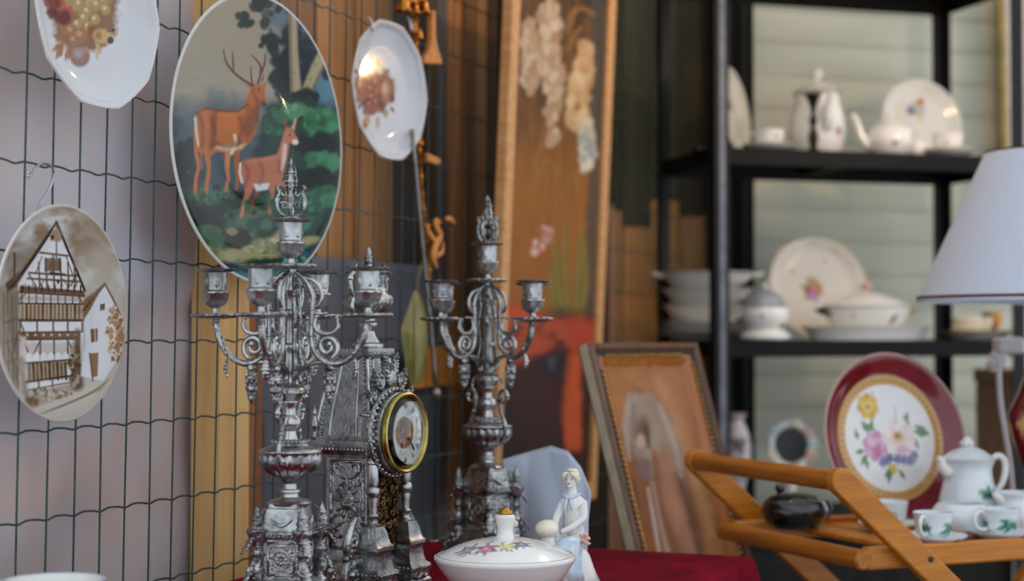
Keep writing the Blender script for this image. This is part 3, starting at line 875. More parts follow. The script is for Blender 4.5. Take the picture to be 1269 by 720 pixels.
    p.poly([(33, 450), (82, 446), (82, 468), (34, 474)], (176, 156, 128), soft=.8)
    for i, x in enumerate(range(36, 82, 5)): p.line([(x, 450), (x + 1, 470)], 2.4 if i % 2 else 1.4, (96, 74, 52), soft=.6)
    p.line([(30, 450), (84, 446)], 1.6, dk); p.line([(30, 474), (86, 466)], 2, dk); p.line([(32, 484), (86, 474)], 1.4, md)
    for x in (48, 65): p.line([(x, 470), (x, 480)], 1.4, md)
    p.line([(29, 420), (27, 470), (33, 490)], 5, (206, 198, 186), soft=1.5)
    # lane and stones
    p.poly([(30, 488), (92, 474), (96, 486), (40, 506)], (178, 168, 152), soft=2)
    p.dabs(62, 488, 30, 7, 60, 1.8, [(120, 104, 84), (206, 198, 184), (150, 132, 108)], 5, asp=.7)
    p.poly([(38, 508), (92, 488), (130, 470), (150, 470), (130, 500), (96, 524), (50, 524)], (204, 198, 188), soft=2.5)
    for k in range(4): p.line([(48 + k * 8, 514 - k * 3), (90 + k * 8, 498 - k * 4), (126 + k * 3, 482 - k * 4)], 1.2, (140, 112, 80), soft=1, a=.6, sub=3)
    p.dabs(38, 500, 10, 6, 16, 3, [(110, 82, 54), (140, 112, 82)], 6)
    for x in range(31, 100, 9): p.line([(x, 340 if x > 40 else 352), (x + 1, 354)], 1.0, md)
    p.line([(52, 318), (44, 340)], 1.1, md); p.line([(82, 318), (90, 340)], 1.1, md); p.line([(56, 346), (48, 356)], 1.1, md); p.line([(78, 346), (86, 356)], 1.1, md)
    p.poly([(26, 366), (102, 368), (102, 374), (26, 373)], (150, 128, 100), soft=1.5, a=.5); p.poly([(8, 362), (24, 362), (24, 480), (14, 470)], (132, 116, 98), soft=3, a=.55, rough=3)
    for y in (400, 425, 450): p.line([(6, y), (22, y - 6)], 1.4, (104, 84, 64), a=.7)
    p.poly([(24, 440), (33, 446), (36, 500), (26, 486)], (120, 100, 78), soft=2, a=.5, rough=3)
    # tree/dark creeper between the houses
    p.line([(96, 410), (95, 440), (96, 476)], [4, 8, 12], (112, 88, 62), soft=3); p.dabs(92, 455, 7, 26, 40, 2.4, [(86, 66, 46), (180, 164, 140), (120, 96, 70)], 7)
    # small house
    p.poly([(130, 352), (104, 392), (106, 420), (100, 466), (128, 472), (150, 440), (152, 400)], (218, 220, 222), soft=1.2)
    p.poly([(130, 350), (104, 372), (102, 400), (114, 380)], (142, 116, 86), soft=1); p.line([(103, 385), (130, 352)], 2, (110, 84, 58)); p.line([(130, 352), (141, 372), (149, 390)], 1.8, (116, 88, 62))
    p.poly([(124, 377), (130, 376), (130, 384), (124, 385)], (110, 86, 62), soft=.7); p.poly([(113, 408), (121, 407), (121, 423), (114, 424)], (132, 104, 76), soft=.8); p.line([(113, 408), (114, 424)], 1.2, dk); p.line([(117.5, 408), (118, 423)], 1, (206, 190, 164))
    p.poly([(111, 438), (122, 437), (121, 466), (114, 468)], (150, 112, 66), soft=.8); p.line([(111, 438), (115, 472)], 1.6, dk, a=.7)
    p.dabs(141, 412, 9, 34, 150, 1.9, [(176, 142, 98), (206, 184, 150), (146, 110, 70), (224, 214, 200)], 8); p.dabs(149, 424, 6, 30, 60, 2, [(150, 104, 60), (170, 124, 78)], 9)
    p.C = np.clip(1.18 * p.C ** 1.2, 0, .8)
    # soft brown border at the rim
    r = np.hypot(u, v) / HOUSE_R
    p.full(np.clip((r - .90) / .1, 0, 1) * (.35 + .5 * n2) * np.clip((330 - Y) / 60, 0.15, 1), (140, 112, 82))
    p.full(np.clip((r - .975) / .01, 0, 1) * .8, (208, 200, 186))
    return p
pl = fence_plane(75, 388, .018, 20.6)
HOUSE_R = 134 * pl.O.y / FPX
hp = disc_plate('house_plate', pl, HOUSE_R, rim_prof(HOUSE_R, .5, .007), 360, 133, paint_house, GLAZE_M)
tag(hp, 'round sepia plate painted with half-timbered gabled houses', 'plate')
# steel wire hanger of that plate: hook over the wire, arm down behind the rim
pts = [(34, 214, .020), (35, 219, .022), (40, 214, .022), (46, 206, .018), (56, 203, .012), (65, 208, .008), (66, 220, .006), (60, 236, .006), (50, 252, .004), (46, 266, .003)]
inv = pl.mat().inverted()
W = [inv @ FENCE.hit(x, y, o) for x, y, o in pts]
mb = MB(); mb.tube([tuple(w) for w in W], [.0016] * len(W), 8, sub=5); mb.ball(tuple(W[0]), .0026)
mb.build('hanger', STEEL, hp)['label'] = 'bright steel wire hook of the house plate'

# ---------------- two white ten-sided plates with fruit
def ten_wave(th): return 1 + .0035 * np.cos(th * 60) * (np.cos(th * 10 + PI) * .3 + .7) * .8
def paint_fruit_a(u, v, X, Y):
    p = Paint(X, Y, (228, 229, 231), .82)
    p.poly([(62, -30), (146, -30), (144, 40), (134, 54), (112, 66), (84, 62), (70, 50), (64, 20)], (150, 110, 72), soft=4, rough=6)
    p.dabs(72, -2, 12, 26, 50, 6, [(120, 46, 22), (150, 66, 34), (96, 40, 24), (176, 88, 50)], 1)
    p.ell(84, 8, 9, 24, (196, 96, 76), soft=.8, rot=10); p.ell(80, 22, 8, 10, (110, 40, 34), soft=.6)
    p.dabs(112, -4, 28, 22, 90, 5, [(190, 164, 104), (166, 132, 76), (206, 186, 132), (172, 150, 100)], 2)
    for x, y in ((98, 5), (108, 14), (120, 6), (131, 12), (104, 22), (118, 24), (128, 0), (96, 30), (109, 33), (136, -6)):
        p.ell(x, y, 6, 6.5, (186, 154, 98), soft=.4); p.ell(x - 1.5, y - 2, 2.4, 2.6, (224, 204, 158), soft=.8)
    for x, y, r in ((88, 38, 8), (100, 44, 9), (92, 50, 7)): p.ell(x, y, r, r, (170, 122, 84), soft=.5); p.ell(x - 2, y - 2, r * .4, r * .4, (206, 164, 128), soft=.8)
    p.ell(114, 40, 5, 10, (150, 90, 44), soft=.6, rot=-20); p.ell(127, 45, 12, 9, (214, 176, 122), soft=.45, rot=10); p.ell(122, 44, 4, 5, (176, 128, 76), soft=.7)
    for x, y, a in ((74, 52, 200), (72, 56, 150), (80, 58, 100), (76, 48, 240), (70, 60, 120)): p.leaf(x + 8, y - 2, 18, a, (168, 118, 78), w=.5)
    p.leaf(84, 60, 16, 100, (176, 130, 92)); p.leaf(122, 54, 20, 95, (212, 196, 156)); p.leaf(118, 52, 16, 60, (196, 176, 140))
    p.ell(99, 70, 12.5, 13, (158, 124, 112), soft=.25); p.ell(97, 66, 6, 6, (186, 164, 158), soft=.9); p.ell(106, 62, 4, 4, (186, 146, 120), soft=.8)
    p.ell(139, 37, 4, 2, (70, 66, 62), soft=.4); p.ell(137, 50, 4, 4.5, (84, 70, 64), soft=.4); p.leaf(132, 40, 12, -40, (120, 112, 104))
    r = np.hypot(u, v) / FR_A
    p.full(np.clip((r - .965) / .01, 0, 1) * (.5 + .5 * (fbm(X / 4, Y / 4, 3) > .5)) * .5, (222, 212, 200))
    return p
def paint_fruit_b(u, v, X, Y):
    p = Paint(X, Y, (228, 229, 232), .78)
    p.poly([(456, 74), (470, 76), (488, 100), (488, 122), (476, 136), (456, 140), (442, 126), (441, 98)], (140, 74, 46), soft=2.5, rough=4)
    rd, lt, dk = (164, 84, 48), (214, 156, 116), (104, 50, 30)
    p.dabs(463, 118, 17, 26, 40, 4, [(150, 80, 50), (120, 66, 42), (176, 110, 70)], 3)
    for x, y, r in ((459, 74, 5), (464, 80, 5), (456, 84, 5), (463, 92, 5), (457, 98, 6), (466, 102, 6), (459, 110, 6), (468, 114, 5), (461, 120, 6), (466, 126, 5), (458, 130, 5)):
        p.ell(x, y, r * .72, r, rd, soft=.4); p.ell(x - 1, y - 1.6, r * .25, r * .34, lt, soft=.8)
    p.ell(447, 108, 6.5, 14, (176, 106, 66), soft=.4, rot=-8); p.ell(446, 103, 2.6, 6, (216, 168, 130), soft=.8); p.ell(479, 113, 7, 15, (186, 120, 80), soft=.4); p.ell(477, 110, 3.4, 7, (226, 182, 146), soft=.9)
    p.ell(471, 86, 4.4, 6, (208, 196, 172), soft=.5); p.ell(486, 121, 3, 6, (110, 70, 40), soft=.5); p.ell(461, 137, 5, 6, (170, 84, 60), soft=.5)
    for x, y, a in ((444, 92, 230), (442, 124, 160), (448, 128, 120), (478, 92, -60), (484, 132, 60), (474, 134, 80), (452, 82, 220)): p.leaf(x, y, 9, a, (120, 100, 62), w=.45)
    p.ell(454, 150, 4.6, 8, (206, 154, 126), soft=.5, rot=15); p.ell(468, 152, 2.6, 8, (212, 176, 140), soft=.6); p.ell(478, 140, 3, 6, (190, 160, 120), soft=.6)
    p.ell(452, 156, 3, 3.4, (180, 130, 90), soft=.6)
    r = np.hypot(u, v) / FR_B
    p.full(np.clip((r - .955) / .01, 0, 1) * .55, (206, 176, 142))
    return p
def ten_prof(R):
    def f(q):
        t = min(max((q - .62) / .38, 0), 1)
        return .017 * t ** 1.6 + (.0022 * math.sin((q - .9) / .1 * PI) if q > .9 else 0)
    return f
pl = fence_plane(111, 17, .016, 24.0)
FR_A = 121 * pl.O.y / FPX
fa = disc_plate('fruit_plate', pl, FR_A, ten_prof(FR_A), 300, 100, paint_fruit_a, GLAZE_M, ngon=10, edge_wave=ten_wave)
tag(fa, 'white ten-sided plate with brown pears and grapes, above the house plate', 'plate', 'fruit plates on the fence')
pl = fence_plane(474, 113, .020, 27.5)
FR_B = 88 * pl.O.y / FPX
fb = disc_plate('fruit_plate', pl, FR_B, ten_prof(FR_B), 300, 80, paint_fruit_b, GLAZE_M, ngon=10, edge_wave=ten_wave)
tag(fb, 'white ten-sided plate with red-brown fruit, right of the deer plate', 'plate', 'fruit plates on the fence')
inv = pl.mat().inverted()
for x0 in (457, 505):
    W = [inv @ FENCE.hit(x0, 22, .004), inv @ FENCE.hit(x0 + 3, 26, .02), inv @ FENCE.hit(x0 + 5, 34, .036), inv @ FENCE.hit(x0 + 5, 38, .03)]
    mb = MB(); mb.tube([tuple(w) for w in W], [.0022] * 4, 8, sub=4); mb.build('hanger', WHITEP, fb)

# ================================================================== LONG FLOWER PAINTING LEANING ON THE FENCE
BT = math.atan(.045)
pp = Plane(FENCE.hit(615, 650, .035), FD, Vector((0, 0, 1)) * math.cos(BT) + FN * math.sin(BT))
def paint_orchid(u, v, X, Y):
    p = Paint(X, Y, (84, 54, 16), .9)
    n = fbm(X / 7, Y / 40, 3); n2 = fbm(X / 20, Y / 60, 9)
    p.full(np.clip((120 - Y) / 140, 0, 1), (50, 34, 14)); p.full(np.clip((Y - 120) / 110, 0, 1) * .9, (166, 102, 24)); p.full(np.clip((n - .5) * 4, 0, 1) * .35, (170, 104, 34))
    p.full(np.clip((n2 - .5) * 5, 0, 1) * np.clip((Y - 150) / 80, 0, 1) * .5, (150, 88, 32))
    p.poly([(733, -40), (756, -40), (748, 200), (742, 420), (722, 430), (728, 200)], (74, 68, 58), soft=3, rough=4, a=.85); p.poly([(744, 180), (750, 180), (742, 420), (736, 420)], (132, 104, 72), soft=2, a=.6)
    for pts in (([(712, 12), (706, 22), (704, 40)]), ([(735, 18), (722, 10), (712, 16), (708, 30)]), ([(720, 34), (712, 44), (706, 60)]), ([(664, 225), (664, 200), (670, 182), (682, 178)]), ([(668, 225), (672, 205), (682, 198), (690, 215)]), ([(700, 240), (704, 222), (712, 218), (720, 240)])):
        p.line(pts, 5, (156, 108, 42), soft=2, sub=4, a=.8)
    for x in (696, 704, 680): p.line([(x, -30), (x + 2, 120), (x + 4, 250)], 4, (124, 82, 30), soft=2.5, a=.6)
    fl = [(206, 178, 146), (190, 156, 120), (216, 194, 166), (176, 138, 100), (176, 146, 118)]
    p.dabs(658, 70, 8, 42, 70, 5.5, fl, 3, asp=1.5); p.dabs(680, 44, 8, 50, 80, 6, fl, 4, asp=1.6); p.dabs(686, 96, 7, 32, 44, 5.5, fl, 5, asp=1.5); p.dabs(686, 150, 5, 28, 26, 4.5, fl, 6, asp=1.8)
    p.poly([(660, 22), (655, 50), (664, 50)], fl[1], soft=2); p.poly([(681, -10), (675, 20), (687, 20)], fl[0], soft=2)
    p.dabs(724, 84, 7, 32, 50, 5, [(204, 160, 112), (190, 140, 88), (214, 176, 132)], 7, asp=1.6); p.dabs(716, 126, 9, 34, 60, 6, [(222, 192, 148), (206, 170, 120), (190, 142, 84)], 8, asp=1.5)
    p.dabs(728, 178, 7, 28, 40, 5, [(226, 214, 190), (196, 186, 166), (158, 166, 160)], 9, asp=1.5); p.ell(716, 132, 3, 5, (170, 96, 40), soft=.8)
    p.dabs(678, 288, 8, 8, 14, 4, [(206, 168, 150), (190, 130, 110), (176, 90, 60)], 10); p.dabs(667, 306, 6, 10, 14, 4, [(220, 190, 176), (190, 110, 80), (206, 170, 150)], 11); p.ell(672, 314, 3, 4, (196, 70, 40), soft=.7)
    for a, b, c in (((700, 405), (690, 340), (686, 290)), ((705, 410), (700, 340), (700, 276)), ((712, 410), (716, 340), (722, 276)), ((716, 408), (726, 350), (724, 300)), ((694, 408), (684, 360), (684, 330))):
        p.line([a, b, c], [8, 9, 3], (122, 108, 42), soft=2.4, sub=3); p.line([a, b, c], [2, 2.5, 1], (158, 140, 66), soft=1.6, sub=3, a=.6)
    p.poly([(612, 396), (640, 380), (660, 392), (700, 384), (740, 392), (760, 392), (760, 620), (600, 620)], (58, 22, 16), soft=10, rough=8)
    p.poly([(600, 388), (640, 376), (664, 386), (690, 400), (684, 440), (650, 452), (600, 440)], (206, 78, 32), soft=7, rough=8); p.poly([(690, 396), (722, 392), (740, 400), (742, 436), (716, 446), (700, 430)], (186, 66, 30), soft=6, rough=7)
    p.dabs(666, 412, 36, 16, 26, 8, [(190, 76, 36), (130, 44, 24), (170, 84, 40)], 12)
    p.poly([(660, 440), (690, 432), (712, 440), (718, 480), (690, 540), (640, 500), (632, 470)], (64, 22, 16), soft=5, rough=5); p.ell(688, 456, 20, 14, (36, 26, 28), soft=.7); p.ell(684, 450, 5, 8, (84, 78, 92), soft=.9, a=.7)
    p.poly([(630, 470), (640, 540), (690, 600), (700, 640), (600, 640), (600, 470)], (42, 16, 12), soft=6)
    p.poly([(706, 440), (722, 440), (720, 560), (700, 560), (698, 500)], (206, 86, 30), soft=4, rough=4); p.poly([(720, 430), (745, 440), (745, 560), (726, 560)], (50, 22, 18), soft=5)
    return p
u0 = pp.uv(622, 180)[0]; u1 = pp.uv(751, 180)[0]; v0 = pp.uv(615, 650)[1]; v1 = pp.uv(640, -90)[1]
root = thing('flower_painting', 'tall framed painting of white flowers leaning on the wire fence', 'painting', M=pp.mat())
bw, bt = .036, .014
for (a, b, c, d) in ((u0, u0 + bw, v0, v1), (u1 - bw, u1, v0, v1), (u0 + bw, u1 - bw, v0, v0 + bw), (u0 + bw, u1 - bw, v1 - bw, v1)):
    mb = MB(); mb.box((b - a, d - c, bt * 1.6), ((a + b) / 2, (c + d) / 2, 0), b=.003)
    mb.build('frame_bar', FRAMEWOOD, root)
nu, nv = 110, 320
uu = np.tile(np.linspace(u0 + bw * .8, u1 - bw * .8, nu), nv); vv = np.repeat(np.linspace(v0 + bw * .8, v1 - bw * .8, nv), nu)
P = np.stack([uu, vv, uu * 0 + .002, uu * 0 + 1], 1)
X, Y = project((P @ np.array(pp.mat()).T)[:, :3])
mb = MB(); mb.add(P[:, :3].tolist(), grid_faces(nu, nv))
o = mb.build('canvas', CANVAS, root, sharp=0, colors=paint_orchid(uu, vv, X, Y).C)
o.modifiers.new('t', 'SOLIDIFY').thickness = .003
# ================================================================== CANDELABRA (units: photo pixels of the near one, k metres each)
KC = .000927
def sqprof(p): return [(h, h, z) for h, z in p]
def flutes(n, d): return lambda a, r, z: 1 + d * math.cos(a * n)
def RZ(a): return Matrix.Rotation(a, 4, 'Z')
def TR(x, y, z): return Matrix.Translation((x, y, z))
def acanthus(mb, x, z, L, ang, w, M=None, k=1.0, curl=.5, n=5):
    """curling lobed leaf in the xz plane starting at (x,z) heading ang"""
    a = ang; px, pz = x, z
    for i in range(n):
        st = L / n
        px += st * math.cos(a); pz += st * math.sin(a); a += curl / n
        s = w * math.sin(PI * (i + 1.2) / (n + 1.4))
        R = Matrix.Rotation(-a, 3, 'Y')
        mb.ball((px * k, 0, pz * k), (st * .95 * k, s * k, s * .38 * k), 8, 6, M=M, R=R)
        if i % 2 == 0:
            for sg in (-1, 1):
                mb.ball((px * k, sg * s * .75 * k, pz * k), (st * .5 * k, s * .45 * k, s * .35 * k), 6, 5, M=M, R=R)

def make_arm(root, ang):
    k = KC
    mb = MB()
    path = [(5, 430), (13, 425), (23, 413), (29, 398), (28, 383), (27, 350), (30, 333), (40, 321), (54, 315), (70, 318), (84, 329), (94, 346), (98, 361), (99, 371)]
    rad = [2.8, 3.0, 3.2, 3.4, 4.0, 3.4, 3.8, 3.8, 4.4, 3.8, 4.2, 4.8, 4.2, 3.8]
    mb.tube([(x, 0, z) for x, z in path], rad, 8, sub=5, k=k)
    for x, z, r in ((28, 382, 4.6), (27.5, 366, 3.8), (27, 350, 4.6), (99, 366, 5), (54, 315, 5)):
        mb.ball((x * k, 0, z * k), (r * k, r * k, r * .55 * k), 10, 6)
    acanthus(mb, 66, 314, 38, .5, 6.4, k=k, curl=1.0)             # leaf wrapping the rise
    acanthus(mb, 82, 322, 22, -1.1, 5.6, k=k, curl=-.9, n=5)       # drop under the elbow
    acanthus(mb, 90, 338, 26, 1.35, 5.0, k=k, curl=-.5, n=4)
    acanthus(mb, 33, 333, 18, 1.2, 3.4, k=k, curl=1.0, n=4)
    a = mb.build('arm', SILVER, root, rot=(0, 0, ang), sharp=0)
    # open scrolls that stand on the arm
    mb = MB()
    mb.spiral((48, 336), 16, 4.5, -1.35, 1.35, 3.6, 2.6, k=k)
    pts = [(33, 372), (31, 363), (36, 355), (46, 352), (56, 354), (62, 361), (61, 371)]
    mb.tube([(x, 0, z) for x, z in pts], [1.8, 2.8, 3.2, 3.6, 3.2, 2.8, 1.8], 7, sub=4, k=k)
    mb.ball((33 * k, 0, 373 * k), 2.6 * k, 8, 6); mb.ball((60 * k, 0, 372 * k), 2.6 * k, 8, 6)
    mb.tube([(54, 0, 315), (40, 0, 317), (27, 0, 315), (17, 0, 309), (12, 0, 300), (15, 0, 294), (20, 0, 298)], [3.2, 2.6, 2.4, 2.4, 2.2, 2, 1.6], 7, sub=4, k=k)
    mb.tube([(8, 0, 424), (20, 0, 422), (31, 0, 417), (39, 0, 408), (41, 0, 397), (36, 0, 387), (29, 0, 386), (25, 0, 392), (28, 0, 398), (33, 0, 397)], [2, 2.4, 2.6, 2.6, 2.6, 2.4, 2.2, 2, 1.8, 1.6], 7, sub=4, k=k)
    mb.tube([(18, 0, 377), (45, 0, 377)], [1.5, 1.5], 6, k=k); mb.ball((46 * k, 0, 377 * k), 2.4 * k, 8, 6); mb.ball((17 * k, 0, 377 * k), 2.2 * k, 8, 6)
    acanthus(mb, 36, 326, 14, 2.6, 3.2, k=k, curl=-1.2, n=3)
    mb.build('scroll', SILVER_S, a, sharp=0)
    mb = MB()
    prof = [(0, 314), (3, 313), (4, 309), (2.2, 304), (4.6, 300), (5.5, 296), (3, 291), (4.2, 287), (4.6, 282), (2.6, 277), (3.2, 273), (2, 269), (0, 264)]
    mb.lathe([(r_ * 1.55, z_) for r_, z_ in prof], 12, TR(51 * k, 0, 0), sm=3, k=k)
    for t in range(6):
        for zz, rr, s1 in ((300, 5.4, 1), (292, 6.2, 1), (284, 5.2, .9), (277, 3.8, .8)):
            an = t * TAU / 6 + zz
            mb.ball(((51 + rr * math.cos(an)) * k, rr * math.sin(an) * k, zz * k), (2.6 * s1 * k, 2.2 * s1 * k, 4.4 * s1 * k), 7, 5, R=Matrix.Rotation(an, 3, 'Z') @ Matrix.Rotation(.5, 3, 'Y'))
    mb.build('pendant', SILVER_R, a, sharp=0)
    add_cup(a, 100, 372, 30, 1.0)
    return a

def add_cup(par, x, z0, pan_r, s):
    """drip pan, socket and loose collar; z0 underside of the pan"""
    k = KC; M = TR(x * k, 0, z0 * k)
    mb = MB()
    wave = lambda a, r, z: 1 + (.035 * math.cos(a * 20) if r > 20 else 0)
    mb.lathe([(0, 0), (5, 0), (12, -1.5), (pan_r - 3, .5), (pan_r, 2.4), (pan_r + .4, 4.2), (pan_r - 1, 5.4), (pan_r - 5, 4.2), (12, 3.4), (5, 4), (0, 4)], 80, M, mod=wave, k=k)
    mb.build('drip_pan', SILVER, par)
    mb = MB()
    leafy = lambda a, r, z: 1 + (.05 * abs(math.cos(a * 6)) if 14 < z < 30 else (.02 * math.cos(a * 9) if 32 < z < 50 else 0))
    mb.lathe([(0, 3), (5, 3), (6.5, 5), (4.5, 8), (4, 12), (7, 14), (12, 17), (15.5, 23), (16.5, 29), (18.2, 30.5), (18.2, 32.5), (15, 33.5), (13.6, 35), (14.2, 45), (15, 55), (15.6, 57), (12.5, 57.5), (12, 40), (0, 40)], 48, M, mod=leafy, k=k)
    for t in range(6):       # raised tongues on the socket
        Mt = M @ RZ(t * TAU / 6)
        mb.ball((13.5 * k, 0, 45 * k), (1.5 * k, 3.4 * k, 8 * k), 10, 6, M=Mt); mb.ball((13.6 * k, 0, 45 * k), (1.9 * k, 1.2 * k, 3.4 * k), 8, 6, M=Mt)
    mb.build('candle_cup', SILVER_S, par)
    mb = MB()
    mb.lathe([(12, 57.6), (16, 57.2), (22, 58.2), (25.5, 60.2), (26, 61.6), (22, 60.4), (15, 59.6), (12, 60)], 64, M, mod=lambda a, r, z: 1 + (.03 * math.cos(a * 18) if r > 18 else 0), k=k, closed=False)
    mb.f += []
    mb.build('wax_collar', SILVER, par)

def make_candelabra(name, label):
    k = KC
    root = thing(name, label, 'candelabra', group='pewter candelabra pair')
    # --- square pedestal
    mb = MB()
    prof = [(0.01, 144), (17, 144), (18, 142), (18, 139), (20, 138), (21.5, 131), (25, 115), (25.5, 112), (29, 111), (29, 108), (27, 107), (27, 104), (24.5, 103), (23, 101), (23, 53), (25, 51), (28, 48), (28, 44), (31, 40),
            (35, 33), (42, 24), (47, 16), (49, 12), (49, 8), (53, 6), (53, 0), (.01, 0)]
    mb.rect([(h + (7 if h > 1 else 0), h, z) for h, z in prof], k=k)
    for s in range(4):
        wx, dy = (7, 0) if s % 2 == 0 else (0, 7)
        M = RZ(s * PI / 2) @ TR(0, -dy * k, 0)
        for i in range(11):
            mb.ball(((-27 - wx + (5.4 + wx / 5) * i) * k, -28.2 * k, 106 * k), 1.9 * k, 7, 5, M=M)
            mb.ball(((-24 - wx + (4.8 + wx / 5) * i) * k, -29.5 * k, 46 * k), 1.7 * k, 7, 5, M=M)
        mb.tube([(-14, -24.5, 127), (-7, -26, 121), (0, -26.3, 119), (7, -26, 121), (14, -24.5, 127)], [1, 1.8, 2.2, 1.8, 1], 7, sub=4, M=M, k=k)
    mb.build('pedestal', SILVER, root, sharp=30)
    for s in range(4):       # panels with a rosette
        M = RZ(s * PI / 2) @ TR(0, -(0 if s % 2 == 0 else 7) * k, 0)
        mb = MB(); y = -23.2
        for (a, b) in (((-17, 58), (17, 58)), ((17, 58), (17, 97)), ((17, 97), (-17, 97)), ((-17, 97), (-17, 58))):
            mb.tube([(a[0], y, a[1]), (b[0], y, b[1])], [1.4, 1.4], 6, M=M, k=k)
        c = (0, 77)
        ring = [(c[0] + 10.5 * math.cos(t * TAU / 20), y - .3, c[1] + 10.5 * math.sin(t * TAU / 20)) for t in range(20)]
        mb.tube(ring, 1.3, 6, closed=True, M=M, k=k)
        for t in range(8):
            an = t * TAU / 8
            mb.ball(((c[0] + 5.2 * math.cos(an)) * k, (y - .4) * k, (c[1] + 5.2 * math.sin(an)) * k), (3.6 * k, 1.2 * k, 1.5 * k), 8, 5, M=M, R=Matrix.Rotation(-an, 3, 'Y'))
        mb.ball((0, (y - .8) * k, 77 * k), 2 * k, 8, 6, M=M)
        for sx in (-1, 1):
            for sz in (-1, 1):
                mb.tube([(sx * 4, y, 77 + sz * 15), (sx * 9, y, 77 + sz * 17), (sx * 14, y, 77 + sz * 14), (sx * 14, y, 77 + sz * 9), (sx * 11, y, 77 + sz * 9)], [.6, 1.3, 1.6, 1.3, .8], 6, sub=3, M=M, k=k)
        mb.build('rosette_panel', SILVER, root, sharp=0)
    for s in range(4):       # turned corner posts with a leaning finial, scroll foot below
        sx_, sy_ = ((1, 1), (-1, 1), (-1, -1), (1, -1))[s]
        M = TR(sx_ * 35 * k, sy_ * 29 * k, 0) @ RZ(math.atan2(sy_, sx_))
        mb = MB()
        mb.lathe([(r_ * 1.3, z_) for r_, z_ in [(0, 20), (7, 20), (7.5, 30), (5, 36), (6.5, 44), (6.5, 48), (4, 52), (5.5, 60), (6, 66), (4, 72), (4.6, 80), (6, 84), (4, 88), (4.5, 96), (7, 101), (8.5, 104), (8.5, 107), (10, 109), (10, 114), (6, 115), (5, 118), (6, 122), (4.6, 126), (5.2, 129), (3.4, 132), (2.6, 137), (0, 145)]], 14, M, k=k)
        acanthus(mb, 4, 46, 44, -.95, 9, M=M, k=k, curl=1.1, n=7)
        for q_ in range(14): mb.ball(((3 + 2.2 * (q_ % 5)) * k, (-8 + 4 * (q_ % 4 + .5 * (q_ % 3))) * k, (10 + 9 * (q_ % 7)) * k), (4.2 * k, 4.6 * k, 5.4 * k), 7, 5, M=M)
        mb.spiral((13, 18), 11, 3, 1.6, -1.3, 4.5, 3, M=M, k=k)
        acanthus(mb, 5, 78, 30, -1.35, 7, M=M, k=k, curl=.5, n=5); acanthus(mb, 5, 114, 30, -1.3, 7, M=M, k=k, curl=.5, n=6); acanthus(mb, 2, 118, 22, 1.9, 4, M=M, k=k, curl=.4, n=5)
        mb.lathe([(0, 0), (12, 0), (13, 4), (11, 8), (0, 9)], 12, M @ TR(11 * k, 0, 0), k=k)
        mb.build('corner_post', SILVER_R, root, sharp=50)
    # --- foot, vase, neck
    mb = MB()
    mb.lathe([(0, 141), (27, 141), (28, 144), (24, 147), (15, 149), (11, 151), (10, 155), (13, 157), (13, 160), (9, 161), (8, 167), (10, 168.5), (0, 168.5)], 40, k=k)
    mb.build('foot_ring', SILVER_S, root)
    mb = MB()
    def fl(a, r, z): return 1 + (.045 * math.cos(a * 18) if 174 < z < 204 else 0)
    mb.lathe([(0, 168), (9, 168), (11, 172), (16, 175.5), (24, 179), (31, 184), (35.5, 190), (37.5, 197), (37, 204), (39, 206), (38, 209), (30, 212), (24, 214), (22, 217), (24, 219), (22, 222), (0, 222)], 108, mod=fl, k=k, sm=2)
    for t in range(28):
        an = t * TAU / 28
        mb.ball((23 * math.cos(an) * k, 23 * math.sin(an) * k, 219.5 * k), 2.2 * k, 7, 5)
    mb.build('vase', SILVER, root, sharp=50)
    for s in (0, 1):
        M = RZ(s * PI)
        mb = MB()
        pts = [(14, 177), (26, 181), (37, 194), (40, 208), (36, 220), (30, 232), (26, 244), (27, 256), (34, 264), (42, 262), (45, 253), (41, 245), (34, 245), (31, 251)]
        mb.tube([(x, 0, z) for x, z in pts], [2, 2.6, 3, 3.2, 3, 2.8, 3, 3, 3, 2.8, 2.6, 2.4, 2.2, 2], 8, sub=4, M=M, k=k)
        for x, z in ((40, 208), (31, 230), (27, 250), (44, 256)): mb.ball((x * k, 0, z * k), 4.2 * k, 8, 6, M=M)
        acanthus(mb, 31, 240, 18, 2.0, 3.4, M=M, k=k, curl=-1, n=4); acanthus(mb, 34, 264, 22, 1.5, 3.2, M=M, k=k, curl=1, n=4)
        mb.build('handle', SILVER, root, sharp=0)
    mb = MB()
    mb.lathe([(0, 222), (10, 222), (8, 227), (7.5, 232), (12.5, 237), (14, 243), (12, 249), (8, 252), (7, 257), (7.5, 263), (10, 266), (10, 269), (12.5, 271), (15, 276), (18.5, 279), (19, 283), (16.5, 285.5), (17.5, 288), (11, 290), (9, 293), (8, 299),
              (10, 304), (11, 312), (8.5, 320), (8, 330), (10.5, 334), (10.5, 338), (7.5, 341), (7, 360), (6.5, 372), (9.5, 376), (9.5, 380), (6.5, 383), (6, 396), (8.5, 400), (10.5, 406), (8, 412), (5.5, 417), (5.5, 424), (8, 428), (8, 432), (0, 433)], 28, k=k)
    mb.build('stem', SILVER_S, root)
    mb = MB()
    for t in range(4):       # four leafy straps that climb the stem
        M = RZ(t * PI / 2 + PI / 4)
        mb.tube([(9, 0, 291), (14, 0, 300), (15, 0, 314), (12, 0, 328), (11, 0, 344), (13, 0, 362), (12, 0, 380), (10, 0, 396), (12, 0, 410), (9, 0, 422)], [2, 3, 3.4, 2.6, 2.2, 2.8, 2.6, 2.2, 2.6, 1.6], 7, sub=3, M=M, k=k)
        for zz, L in ((296, 20), (352, 20), (402, 14)): acanthus(mb, 11, zz, L, 1.25, 4.4, M=M, k=k, curl=-.8, n=4)
    mb.build('leaf_straps', SILVER_R, root, sharp=0)
    for s in range(4): make_arm(root, s * PI / 2)
